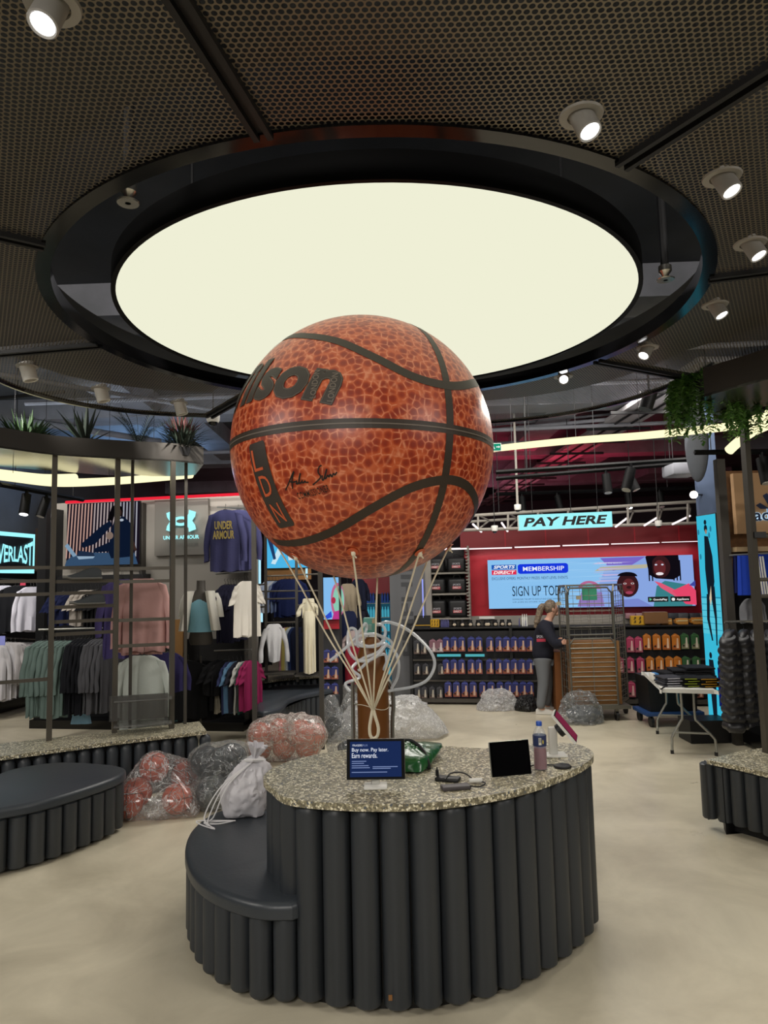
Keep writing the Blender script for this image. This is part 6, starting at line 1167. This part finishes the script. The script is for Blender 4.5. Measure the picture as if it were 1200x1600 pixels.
# hanging clothes left of the fridges
garment(aty(543, 912, 11.5), .30, .55, .16, .5, '8a7f6c', 'beige coat hanging right of the dark post', 'coat', 'coat', None, .3); garment(aty(545, 955, 11.4), .26, 1.15, .12, .4, '1c2340', 'long navy garment below the beige coat', 'coat', 'coat', None, 0)
garment(aty(560, 905, 11.7), .3, .5, .12, .7, '14182a', 'navy top on the upper bar left of the fridges', 'shirt', 'shirt', None, .3); garment(aty(560, 945, 11.7), .3, .45, .12, .7, '1a1c28', 'dark cap coloured top on the lower bar left of the fridges', 'shirt', 'shirt', None, .3)
garment(aty(556, 985, 11.0), .32, .4, .15, .3, '9a8a88', 'pale patterned top hanging beside the cylinder valve', 'shirt', 'shirt', None, .2); garment(aty(552, 1010, 10.9), .26, .55, .12, .3, '7c1c2a', 'dark red garment left of the gas cylinder', 'shirt', 'shirt', None, 0)
# ============================================================ ROLL CAGE, BOX, PERSON
t = thing('roll_cage', 'tall metal wire roll cage trolley in front of the pay point', 'roll cage', (3.0, 10.5, 0))
FL_, FR_, BR_, BL_ = aty(894, 1094, 10.25), aty(966, 1094, 10.25), aty(982, 1100, 10.8), aty(880, 1094, 10.8)
FL_, FR_, BR_, BL_ = [V((p.x, p.y, 0)) for p in (FL_, FR_, BR_, BL_)]; z0, z1 = .22, 1.9
gs = mat('dull_zinc', '77746a', .4, .7)
def wirewall(nm, a, b, za, zb, nh, nv, r=.0045, arch=True):
    mb = MB(); A, B = a+V((0, 0, za)), b+V((0, 0, za)); A1, B1 = a+V((0, 0, zb)), b+V((0, 0, zb)); d = (b-a).normalized()
    mb.tube([A, A1-V((0, 0, .08)), A1+d*.06, B1-d*.06, B1-V((0, 0, .08)), B], .014, 7); mb.cyl(A, B, .013, n=7)
    for i in range(1, nh): z = za+(zb-za)*i/nh; mb.cyl(a+V((0, 0, z)), b+V((0, 0, z)), r*(1.8 if i % 6 == 0 else 1), n=5)
    for i in range(1, nv): p = a.lerp(b, i/nv); mb.cyl(p+V((0, 0, za)), p+V((0, 0, zb)), r, n=5)
    obj(nm, mb, gs, t)
wirewall('side_gate', FR_, BR_, z0, z1, 22, 4, .0035); wirewall('side_gate', FL_, BL_, z0, z1, 16, 4, .0035); wirewall('rear_gate', BL_, BR_, z0, z1, 18, 9, .003); wirewall('front_gate', FL_, FR_, z0, 1.15, 14, 2, .006); wirewall('upper_gate', FL_+V((0, .06, 0)), FR_+V((0, .06, 0)), 1.2, z1-.03, 6, 2, .004)
mb = MB(); mb.box(((FL_+FR_+BR_+BL_)/4+V((0, 0, .19))), (.82, .62, .05)); obj('base', mb, gs, t)
for p in (FL_, FR_, BR_, BL_):
    w0 = p.lerp((FL_+BR_)/2, .12); obj('caster_fork', MB().box(w0+V((0, 0, .13)), (.05, .04, .1)), gs, t); obj('wheel', MB().cyl(w0+V((-.018, 0, .065)), w0+V((.018, 0, .065)), .065, n=18), M['black'], t)
for k, (x, y) in enumerate([(827+46, 943), (904, 934)]): q = aty(x, y, 10.2); obj('cage_tag', MB().box(q, (.07, .004, .05)), pkm('a89c80'), t)
q0, q1 = aty(910, 938, 10.5), aty(932, 917, 10.5); obj('green_card', MB().box((q0+q1)/2, (q1.x-q0.x, .01, abs(q1.z-q0.z))), mat('green_card', '3c9472', .6), t)
p = aty(929, 1092, 10.5); t2 = thing('cardboard_box', 'big brown cardboard box standing inside the roll cage', 'cardboard box', (p.x, 10.52, .215)); obj('carton', MB().rbox((p.x+.01, 10.52, .215+.44), (.66, .42, .88), .006, 2), M['card'], t2); obj('flap', MB().box((p.x+.01, 10.5, .215+.885), (.66, .38, .01)), M['card'], t2)
q = aty(885, 1090, 10.75); t2 = thing('cardboard_box', 'brown cardboard panel box between the person and the roll cage', 'cardboard box', (q.x-.04, 10.95, 0)); obj('carton', MB().rbox((q.x-.05, 11.05, .46), (.16, .4, .9), .006, 2), mat('cardboard_dark', '7a4a22', .85), t2)
# person
def skin_obj(name, verts, edges, radii, m, parent, sub=2):
    me = bpy.data.meshes.new('t'); me.from_pydata(verts, edges, []); o = bpy.data.objects.new('t', me); COL.objects.link(o); md = o.modifiers.new('s', 'SKIN'); md.use_smooth_shade = True
    for i, r in enumerate(radii): me.skin_vertices[0].data[i].radius = (r, r) if not isinstance(r, tuple) else r
    me.skin_vertices[0].data[0].use_root = True; s = o.modifiers.new('u', 'SUBSURF'); s.levels = sub; s.render_levels = sub
    dg = bpy.context.evaluated_depsgraph_get(); dg.update(); e = bpy.data.meshes.new_from_object(o.evaluated_get(dg)); vs = [q.co.copy() for q in e.vertices]; fs = [tuple(p.vertices) for p in e.polygons]; bpy.data.objects.remove(o); mb = MB(); mb.add(vs, fs); bpy.data.meshes.remove(e); return obj(name, mb, m, parent, 3.2)
PY = 10.95; F = aty(852, 1110, PY); B0 = V((F.x, PY, 0)); per = thing('person', 'person with fair ponytail in navy sweatshirt and grey joggers pushing the roll cage', 'person', B0)
def pp(x, y, z): return B0+V((x, y, z))         # facing +x and slightly away
sh_l, sh_r = pp(.10, .17, 1.30), pp(.02, -.17, 1.30); hand = V((FL_.x-.03, FL_.y+.12, 1.10)); hand2 = V((BL_.x+.0, BL_.y-.1, 1.12)) 
el = sh_r.lerp(hand, .45)+V((-.0, -.05, -.16)); el2 = sh_l.lerp(hand2, .5)+V((0, .03, -.15))
hv = (hand-el).normalized()
Vv = [pp(.0, 0, .86), pp(.02, 0, 1.02), pp(.05, 0, 1.20), pp(.08, 0, 1.31), pp(.11, 0, 1.39), pp(.15, 0, 1.45), pp(.16, 0, 1.53), pp(.155, 0, 1.60),
      sh_r, el, el.lerp(hand, .55), hand-hv*.06, sh_l, el2, hand2,
      pp(-.03, -.09, .84), pp(-.01, -.10, .46), pp(-.10, -.10, .10), pp(-.02, -.10, .045), pp(.10, -.10, .03),
      pp(.03, .09, .84), pp(.06, .10, .46), pp(.02, .12, .10), pp(.10, .12, .045), pp(.20, .12, .03)]
Ee = [(0, 1), (1, 2), (2, 3), (3, 4), (4, 5), (5, 6), (6, 7), (3, 8), (8, 9), (9, 10), (10, 11), (3, 12), (12, 13), (13, 14), (0, 15), (15, 16), (16, 17), (17, 18), (18, 19), (0, 20), (20, 21), (21, 22), (22, 23), (23, 24)]
Rr = [.13, .12, .13, .10, .05, .065, .085, .06, .05, .038, .032, .026, .05, .038, .026, .09, .055, .035, .035, .025, .09, .055, .035, .035, .025]
# fingers of the near hand curled round the cage post
nb = len(Vv); side = V((0, 0, 1)); base = hand-hv*.06
for k in range(4):
    off = V((0, 0, .024-.016*k)); L = [.075, .082, .078, .062][k]; a = base+hv*.035+off; b = a+hv*L*.45+V((0, -.012, 0)); c = b+V((hv.x*.2, .03, 0))*L*6; i0 = len(Vv); Vv += [a, b, b+V((.012, .018, 0)), b+V((.004, .034, 0))]; Ee += [(11, i0), (i0, i0+1), (i0+1, i0+2), (i0+2, i0+3)]; Rr += [.0105, .009, .0085, .007]
i0 = len(Vv); Vv += [base+V((.01, -.01, .03)), base+V((.03, -.005, .05)), base+V((.045, .01, .045))]; Ee += [(11, i0), (i0, i0+1), (i0+1, i0+2)]; Rr += [.012, .010, .008]
skin_obj('body', [tuple(v) for v in Vv], Ee, Rr, M['skin'], per)
hd = pp(.165, 0, 1.545)
mb = MB(); mb.sphere(hd+V((0, 0, .015)), (.095, .078, .115), 24, 16); mb.cyl(hd+V((.085, 0, .0)), hd+V((.115, 0, -.018)), .015, .012, 8); mb.sphere(hd+V((.07, 0, -.07)), (.035, .035, .03), 12, 8); mb.sphere(hd+V((.0, -.08, .0)), (.018, .01, .03), 10, 6); mb.sphere(hd+V((.084, 0, -.042)), (.016, .025, .008), 10, 6); obj('face', mb, M['skin'], per)
for s in (-1, 1): obj('eye', MB().sphere(hd+V((.085, s*.03, .018)), (.009, .012, .006), 8, 6), M['black'], per)
mb = MB(); mb.sphere(hd+V((-.02, 0, .035)), (.098, .088, .115), 24, 16); mb.tube(spline([hd+V((-.09, 0, .06)), hd+V((-.16, 0, .03)), hd+V((-.2, -.0, -.08)), hd+V((-.24, -.01, -.2)), hd+V((-.26, 0, -.28))], 5), [.04]*3+[.05]*8+[.045]*5+[.03]*4+[.012], 10); obj('hair', mb, M['hair'], per)
mb = MB(); skin_obj('sweatshirt', [tuple(pp(*v)) for v in [(-.02, 0, .74), (.0, 0, .94), (.03, 0, 1.14), (.06, 0, 1.27), (.10, 0, 1.37)]]+[tuple(v) for v in (sh_r+V((-.01, 0, -.01)), el, el.lerp(hand, .8), sh_l+V((0, 0, -.01)), el2, el2.lerp(hand2, .8))], [(0, 1), (1, 2), (2, 3), (3, 4), (3, 5), (5, 6), (6, 7), (3, 8), (8, 9), (9, 10)], [(.19, .17), (.19, .17), (.20, .17), (.15, .14), .075, .095, .08, .06, .09, .075, .055], M['navy'], per)
pn = Panel(B0+V((-.13, -.215, 1.08)), V((.13, -.02, 0)), V((0, 0, .10)), (-.2, -1, 0)); pn.rect(0, 0, 1, .45, redt); pn.text('SPORTS', 0, .55, 1, .95, pkm('a8a8b0'), .02, d=.003); pn.build('printed_logo', per)
skin_obj('joggers', [tuple(pp(*v)) for v in [(0, 0, .94), (-.03, -.10, .76), (-.03, -.11, .46), (-.10, -.11, .07), (.05, .10, .76), (.09, .11, .46), (.05, .12, .07)]], [(0, 1), (1, 2), (2, 3), (0, 4), (4, 5), (5, 6)], [(.16, .17), .125, .092, .066, .12, .088, .062], M['gtrou'], per)
for x, y in ((-.04, -.10), (.08, .12)):
    T = Matrix.Translation(pp(x, y, 0)) @ Matrix.Rotation(-.25 if y < 0 else -.1, 4, 'Z'); prof = [(-.12, .035, .06), (-.09, .042, .09), (-.03, .044, .1), (.04, .046, .075), (.10, .048, .055), (.14, .035, .04), (.155, .01, .03)]
    obj('trainer', MB().loft([[T @ V((a, w_*cos(q), .004+(h if sin(q) > 0 else 0)*sin(q))) for q in [2*PI*i/16 for i in range(16)]] for a, w_, h in prof]), M['shoe'], per)
# ============================================================ RIGHT ZONE
# folding table with clothes, black bin on blue dolly
tb = [atz(x, y, .74) for x, y in [(1010, 1050), (1034, 1075), (1112, 1077), (1120, 1052)]]
U = (tb[2]-tb[1]); U.z = 0; c = (tb[0]+tb[1]+tb[2]+tb[3])/4; L1 = atz(1058, 1178); L2 = atz(1139, 1177)
t = thing('folding_table', 'white plastic folding table with grey tube legs piled with clothes', 'folding table', (c.x, c.y, 0))
A_, B_ = atz(1034, 1076, .74), atz(1118, 1078, .74); Dv = (atz(1008, 1052, .74)-A_); Dv = Dv.normalized()*1.45
obj('table_top', MB().loft([[(p.x, p.y, z) for p in spline([A_+(B_-A_)*.02+Dv*.0, A_+Dv*.02, A_+Dv*.98, A_+Dv+(B_-A_)*.03, B_+Dv-(B_-A_)*.03, B_+Dv*.98, B_+Dv*.02, B_-(B_-A_)*.03], 3, True)] for z in (.695, .70, .735, .74)]), M['white'], t)
for f in (.06, .78):
    a = A_+Dv*f+V((0, 0, 0)); b = B_+Dv*f; n_ = (b-a); n1 = a+n_*.12; n2 = b-n_*.12; f1, f2 = a-n_*.06, b+n_*.06
    for p, q in ((a+n_*.10, a+n_*-.06),): pass
    m1, m2 = a+n_*.38, a+n_*.62
    obj('leg', MB().tube(spline([V((m1.x, m1.y, .69)), V((m1.x, m1.y, .42)), V(((a+n_*.34).x, (a+n_*.34).y, .36)), V(((a+n_*.18).x, (a+n_*.18).y, .20)), V(((a+n_*.16).x, (a+n_*.16).y, .14)), V(((a+n_*.15).x, (a+n_*.15).y, .01))], 4), .015, 8), M['steel'], t)
    obj('leg', MB().tube(spline([V((m2.x, m2.y, .69)), V((m2.x, m2.y, .42)), V(((a+n_*.68).x, (a+n_*.68).y, .36)), V(((a+n_*.94).x, (a+n_*.94).y, .20)), V(((a+n_*.97).x, (a+n_*.97).y, .14)), V(((a+n_*.98).x, (a+n_*.98).y, .01))], 4), .015, 8), M['steel'], t)
    obj('cross_bar', MB().cyl(V(((a+n_*.22).x, (a+n_*.22).y, .24)), V(((a+n_*.90).x, (a+n_*.90).y, .24)), .012, n=8), M['steel'], t)
    for k in (.16, .98): q = a+n_*(k-.01); obj('foot_cap', MB().cyl((q.x, q.y, 0), (q.x, q.y, .04), .019, n=10), M['black'], t)
def folded(p, w_, d_, h, rz, m, label, grp, edge=None):
    p = V(p); t = thing('folded_garment', label, 'folded garment', p, grp); T = Matrix.Translation(p) @ Matrix.Rotation(rz, 4, 'Z'); b = bmesh.new(); bmesh.ops.create_cube(b, size=1); bmesh.ops.subdivide_edges(b, edges=list(b.edges), cuts=6, use_grid_fill=True); s_ = random.random()*9
    for q in b.verts:
        x, y, z = q.co; e = max(abs(x), abs(y))*2; q.co = V((x*w_*(1+.04*noise.noise(V((x*3, y*3, s_)))), y*d_, (z*h*(1-.5*max(0, e-.75)*3))+h/2+.006*noise.noise(V((x*6, y*6, s_)))))
    mb = MB(); mb.bm(b, T); obj('fabric', mb, m, t)
    if edge: obj('trim_stripe', MB().box((0, -d_/2-.004, h*.5), (w_*.7, .012, h*.4), T), edge, t)
    return t
cols = [('white and maroon striped', 'c9c6c6', '7a3048'), ('black with lime edge', '141416', '93a02c'), ('black with yellow edge', '18181a', 'c08c24')]
for k, (fx, nm, c0, c1) in enumerate([(.24, 'silver striped', '3c3c42', 'b8b8c0'), (.60, 'black and lime', '141416', '93a02c'), (.92, 'black and amber', '17171a', 'c08c24')]):
    for j in range(4):
        p = A_+(B_-A_)*fx+Dv*.2+V((.01*sin(j*4), 0, 0)); folded((p.x, p.y, .742+j*.027), .24, .3, .026, .1*sin(j*3+k), cloth(c0), '%s folded garment, %s in its pile on the folding table' % (nm, ['lowest', 'second from bottom', 'third from bottom', 'topmost'][j]), 'folded garments on the table', pkm(c1))
for k in range(3):
    p = A_+(B_-A_)*(.45+.25*k)+Dv*.6; 
    for j in range(3+k): folded((p.x, p.y, .742+j*.032), .34, .36, .031, .2*sin(j+k), cloth('1b1b1e'), 'black folded garment in the rear pile on the table, %s pile, %s up' % (['left', 'middle', 'right'][k], ['first', 'second', 'third', 'fourth', 'fifth'][j]), 'black garments on the table')
p = A_+(B_-A_)*.02+Dv*.45; t = thing('blue_packet', 'small blue and white packet on the left corner of the folding table', 'packet', (p.x, p.y, .742)); obj('packet', MB().rbox((p.x+.02, p.y, .79), (.05, .14, .09), .01), mat('packet_blue', '3a78b0', .5), t); obj('white_side', MB().rbox((p.x-.02, p.y, .79), (.03, .14, .09), .008), M['white'], t)
q = atz(1016, 1138); q2 = atz(1090, 1128); t = thing('blue_dolly', 'low blue wheeled dolly under the black bin behind the folding table', 'dolly', (q.x+.3, q.y+.3, 0)); obj('deck', MB().rbox((q.x+.36, q.y+.3, .17), (.78, .55, .05), .01), mat('dolly_blue', '1d3f70', .5), t)
for a, b in ((.05, .08), (.67, .08), (.05, .52), (.67, .52)): obj('wheel', MB().cyl((q.x+a-.02, q.y+b, .07), (q.x+a+.02, q.y+b, .07), .07, n=16), M['black'], t)
t = thing('black_bin', 'black plastic bin standing on the blue dolly behind the folding table', 'bin', (q.x+.36, q.y+.3, .196)); obj('bin_body', MB().loft([[(q.x+.36+a*k, q.y+.3+b*k, z) for a, b in ((-.34, -.24), (.34, -.24), (.34, .24), (-.34, .24))] for z, k in ((.197, .92), (.62, 1.0), (.64, 1.03), (.66, 1.03))]), M['black'], t)
# tall LED column with figures, pale blue-grey pillar
a, b = aty(1093, 800, 9.9), aty(1125, 800, 9.9)
t = thing('blue_pillar', 'pale blue-grey square pillar rising behind the bright cyan video column', 'pillar', (4.65, 10.1, 0)); obj('pillar_body', MB().box(((a.x+b.x)/2, 9.95, 2.37), (b.x-a.x, .08, 4.74)), mat('blue_grey_paint', '5f6f8c', .6), t)
c0 = V((aty(1088, 815, 9.3).x, 9.3, 0)); c1 = V((aty(1110, 805, 8.9).x, 8.9, 0)); lx = aty(1110, 1078, 9.3)
c0 = V((4.12, 9.35, 0)); c1 = V((4.185, 8.95, 0)); nrm = V((-(c1-c0).y, (c1-c0).x, 0)).normalized()*-1
if nrm.x > 0: nrm = -nrm
ztop = 2.80; t = thing('video_column', 'upright cyan video column showing dark standing figures near the right rail', 'video column', (c0+c1)/2); ww = c1-c0
mb = MB(); mb.add([c0+V((0, 0, .1)), c1+V((0, 0, .1)), c1-nrm*.16+V((0, 0, .1)), c0-nrm*.16+V((0, 0, .1))]+[c0+V((0, 0, ztop)), c1+V((0, 0, ztop)), c1-nrm*.16+V((0, 0, ztop)), c0-nrm*.16+V((0, 0, ztop))], [(3, 2, 1, 0), (4, 5, 6, 7), (0, 1, 5, 4), (1, 2, 6, 5), (2, 3, 7, 6), (3, 0, 4, 7)]); obj('casing', mb, M['frame'], t)
pn = Panel(c0+V((0, 0, .12)), ww, V((0, 0, ztop-.13)), nrm); E_ = lambda c_, s=.9: emis('vc_'+c_, c_, s); cyn = E_('3cc0e0'); dk_ = E_('14202c', .8)
pn.rect(0, 0, 1, 1, cyn); pn.rect(0, .43, 1, .60, E_('58cce4')); pn.rect(0, .60, 1, .607, E_('2a90b0'))
for i in range(5): pn.rect(0, .45+i*.03, 1, .453+i*.03, E_('2a90b0'))
pn.ell(.50, .935, .085, .018, dk_); pn.ell(.5, .965, .07, .012, dk_); pn.ell(.52, .92, .05, .012, E_('b89078', .7)); pn.poly([(.42, .90), (.62, .895), (.78, .80), (.80, .68), (.66, .60), (.42, .60), (.36, .74), (.40, .84)], dk_); pn.poly([(.36, .62), (.52, .62), (.44, .50), (.55, .40), (.48, .40), (.30, .5)], dk_); pn.poly([(.58, .62), (.80, .66), (.82, .52), (.76, .38), (.70, .38), (.72, .5)], dk_); pn.poly([(.5, .60), (.62, .66), (.62, .6), (.55, .56)], E_('d8c8a8'))
for u, v_ in ((.15, .92), (.8, .93), (.2, .8), (.72, .9)): pn.ell(u, v_, .05, .014, E_('2a80a0'))
pn.ell(.4, .33, .07, .015, dk_); pn.poly([(.3, .31), (.52, .31), (.6, .22), (.55, .05), (.35, .05), (.28, .2)], dk_); pn.ell(.8, .30, .06, .013, dk_); pn.poly([(.72, .28), (.92, .27), (.95, .1), (.7, .1)], E_('141c60', .8)); pn.build('display_image', t)
# tall warm-grey uprights of the right wall fixture
t = thing('fixture_upright', 'tall warm grey metal upright slab at the end of the right wall fixture', 'upright', (4.2, 8.8, 0)); p0 = atz(1151, 1165); p1 = atz(1163, 1165); obj('slab', MB().box(((p0.x+p1.x)/2+.0, p0.y+.05, 1.72), (.10, .10, 3.44)), M['dframe'], t); obj('foot', MB().box(((p0.x+p1.x)/2-.28, p0.y+.3, .14), (.5, .36, .26)), M['black'], t)
# cardboard brand sign wall
wy = 8.9; t = thing('chipboard_wall', 'brown chipboard backing wall behind the cardboard brand sign', 'wall panel', (5.0, wy+.2, 0)); a = aty(1130, 735, wy+.2); obj('board', MB().box((a.x+1.2, wy+.24, 2.6), (2.4, .06, 1.5)), mat('chipboard', '6b4a28', .85, nz=(22, '5a3c20')), t); obj('ledge', MB().box((a.x+1.2, wy+.12, 2.33), (2.4, .25, .06)), mat('pale_ply', 'a8906c', .8), t)
obj('black_back', MB().box((a.x+1.2, wy+.26, 1.15), (2.4, .06, 2.3)), M['black'], t)
pn = ypanel(1152, 737, 1262, 834, wy); t = thing('brand_sign', 'square cardboard brand sign with three slanted bars at the right edge', 'sign', pn.O); pn.slab(.08, mat('sign_ply', 'a98660', .75)); kk = emis('sign_glow', 'cfeaff', .9); pn.mat(kk)
for i, (x0, y0) in enumerate([(.33, .46), (.43, .62), (.53, .78)]): pn.poly([(x0-.06, y0), (x0, y0+.04), (x0+.12+.03*i, .40), (x0+.0+.03*i, .40)], mat('logo_navy%d' % i, '1c2a4c', .5)); 
pn.text('adidas', .22, .20, .82, .40, emis('logo_halo', 'bfe4ff', .95), .05, d=.02); pn.text('adidas', .22, .20, .82, .40, mat('logo_letter', '20304c', .5), .02, d=.03); pn.build('sign_face', t)
# shorts with three stripes
shm = cloth('1c3aa0')
def shorts(p, rz, w_, L, m, label, grp, stripes=True):
    t = thing('shorts', label, 'shorts', p, grp); T = Matrix.Translation(p) @ Matrix.Rotation(rz, 4, 'Z'); rings = []
    for j in range(9):
        f = j/8; rings.append([T @ V(((w_/2*(1+.16*f))*math.copysign(abs(cos(a))**.6, cos(a)), (.05+.02*f)*math.copysign(abs(sin(a))**.7, sin(a))+.008*sin(a*7), -L*f)) for a in [2*PI*i/32 for i in range(32)]])
    obj('fabric', MB().loft(rings), m, t)
    if stripes:
        pn = Panel(T @ V((w_*.18, -.078, -L)), T.to_3x3() @ V((w_*.34, 0, 0)), T.to_3x3() @ V((-.02, .02, L*.97)), T.to_3x3() @ V((0, -1, 0)))
        for i in range(3): pn.rect(.05+.32*i, .0, .27+.32*i, 1, M['white'], .002)
        pn.build('stripes', t); pn = Panel(T @ V((-w_*.22, -.078, -L*.72)), T.to_3x3() @ V((w_*.22, 0, 0)), V((0, 0, L*.1)), T.to_3x3() @ V((0, -1, 0)))
        for i in range(3): pn.poly([(.1+.27*i, 0), (.32+.27*i, 0), (.25+.2*i, .35+.3*i), (.12+.2*i, .3+.25*i)], M['white'], .002)
        pn.build('small_logo', t)
    return t
p = aty(1172, 868, 8.55); shorts(p, .15, .31, .47, shm, 'royal blue sports shorts with three white side stripes on the right wall', 'blue shorts'); shorts(aty(1163, 868, 8.68), .15, .28, .45, cloth('141c50'), 'dark blue shorts half behind the striped pair', 'blue shorts', False); shorts(aty(1194, 866, 8.8), .15, .2, .47, shm, 'blue shorts behind the right frame post', 'blue shorts', False)
rail(aty(1140, 868, 8.6), aty(1240, 862, 8.6), 'short rail above the blue shorts on the right wall')
garment(aty(1175, 935, 8.9), .35, .3, .1, .2, '77787c', 'grey folded top on the shelf below the blue shorts', 'shirt', 'shirt', None, 0, hanger=False)
garment(aty(1188, 872, 9.0), .4, .45, .12, .9, '8a8a92', 'grey and white top behind the right frame post', 'shirt', 'shirt', None, .3)
rail(aty(1132, 972, 7.9), aty(1260, 968, 7.9), 'chrome rail carrying the black padded jackets', .014, M['chrome'])
pm = mat('black_puffer', '1e1e21', .42)
for i, (x, y, Y, L, rz, ww_) in enumerate([(1141, 984, 7.65, 1.02, 1.0, .50), (1162, 984, 7.75, .98, 1.05, .50), (1180, 984, 7.85, .96, 1.05, .5), (1202, 984, 8.0, .95, 1.05, .5)]):
    g_ = garment(aty(x, y, Y), ww_, L, .22 if i == 0 else .17, rz, '1e1e21', ['black quilted padded jacket with white tag, nearest the video column', 'black quilted padded jacket, second on the right rail', 'black quilted padded jacket, third on the right rail', 'black quilted padded jacket at the right picture edge'][i], 'jacket', 'padded_jacket', 'black padded jackets', .82, .10, quilt=.085, wave=.008, slw=.105, out=.07, mt=pm, seed=i)
    if i == 0: q = aty(1133, 1002, 7.5); obj('white_tag', MB().box(q+V((0, 0, -.03)), (.02, .004, .12)), M['white'], g_)
t = thing('rail_gantry', 'black rear gantry of the jacket rail near the right edge', 'rail gantry', (4.3, 8.3, 0)); obj('base', MB().box((4.6, 8.5, .12), (.8, .5, .16)), M['gloss'], t); 
# right island, frame post, planter shelf with trailing ferns
fr = spline([atz(x, y, .55) for x, y in [(1104, 1187), (1150, 1196), (1200, 1208), (1260, 1222), (1340, 1240)]], 4); bk = spline([atz(x, y, .55) for x, y in [(1340, 1180), (1260, 1168), (1205, 1168), (1165, 1172), (1140, 1178)]], 4)
fb = fluted_block('display_island', 'low terrazzo topped island with fluted front at the right edge of the picture', 'display island', fr+bk, .515, .55, M['terr'], .058, .13, [p+V((.03, .065, 0)) for p in fr], False, .10, .08)
e0_, e1_ = fr[0], bk[-1]; mb = MB(); mb.box(((fr[0].x+.012), fr[0].y+.06, .30), (.012, .14, .43), rz=-.4); obj('end_fin', mb, M['black'], fb)
pp_ = atz(1199, 1176, .55); tp = V((pp_.x, pp_.y, 3.38)); t = thing('frame_post', 'bronze square posts with rungs carrying the right planter shelf', 'display frame', pp_)
obj('post', MB().box((pp_.x, pp_.y, 1.965), (.055, .055, 2.83), rz=.3), M['frame'], t); obj('post', MB().box((pp_.x+.75, pp_.y+.1, 1.965), (.055, .055, 2.83), rz=.3), M['frame'], t)
for z in (2.35, 1.98, 1.84): obj('rung', MB().cyl((pp_.x, pp_.y, z), (pp_.x+.75, pp_.y+.1, z), .016, n=8), M['frame'], t)
obj('clamp', MB().box((pp_.x+.05, pp_.y-.02, 2.36), (.1, .05, .05)), M['black'], t)
planter('planter_shelf', 'curved dark metal planter shelf with trailing ferns at the right edge', [(1101, 620), (1125, 613), (1160, 604), (1200, 593), (1270, 575)], [(1102, 640), (1130, 650), (1165, 640), (1200, 634), (1270, 615)], 3.38, .22)
def fern(name, p, seed, n, L, label, sp=.12):
    random.seed(seed); t = thing(name, label, 'plant', p, 'trailing ferns'); obj('pot', MB().lathe([(.05, -.06), (.07, .02), (.065, .02)], 14, Matrix.Translation(p)), M['black'], t); mb = MB()
    for i in range(n):
        a = random.random()*2*PI; q = V(p)+V((cos(a)*sp*random.random(), sin(a)*sp*random.random(), .02)); d = V((cos(a)*.8, sin(a)*.8, .5)).normalized(); l = L*random.uniform(.5, 1); k = int(l/.022)
        for j in range(k):
            q2 = q+d*.022; mb.cyl(q, q2, .0018, n=3, cap=False); d = (d+V((-d.x*.10, -d.y*.10, -.22))).normalized(); sd = V((random.uniform(-1, 1), random.uniform(-1, 1), random.uniform(-.3, .3))).normalized()
            if j > 1: blade(mb, q2, sd+d*.4, .05, .03, .4, 2); blade(mb, q2, -sd+d*.4, .05, .03, .4, 2)
            q = q2
    obj('fronds', mb, M['fern'], t, smooth=0); return t
p = atz(1108, 628, 3.42); fern('trailing_fern', (p.x-.02, p.y+.05, 3.60), 3, 75, .66, 'bushy trailing fern spilling over the left end of the right planter', .10)
p = atz(1180, 628, 3.42); fern('trailing_fern', (p.x+.08, p.y+.12, 3.42), 4, 42, .46, 'smaller trailing fern hanging right of the right frame post', .08)
p = atz(1140, 615, 3.6); fern('trailing_fern', (p.x+.05, p.y+.05, 3.60), 6, 12, .25, 'small fern tuft on top of the right planter shelf', .08)
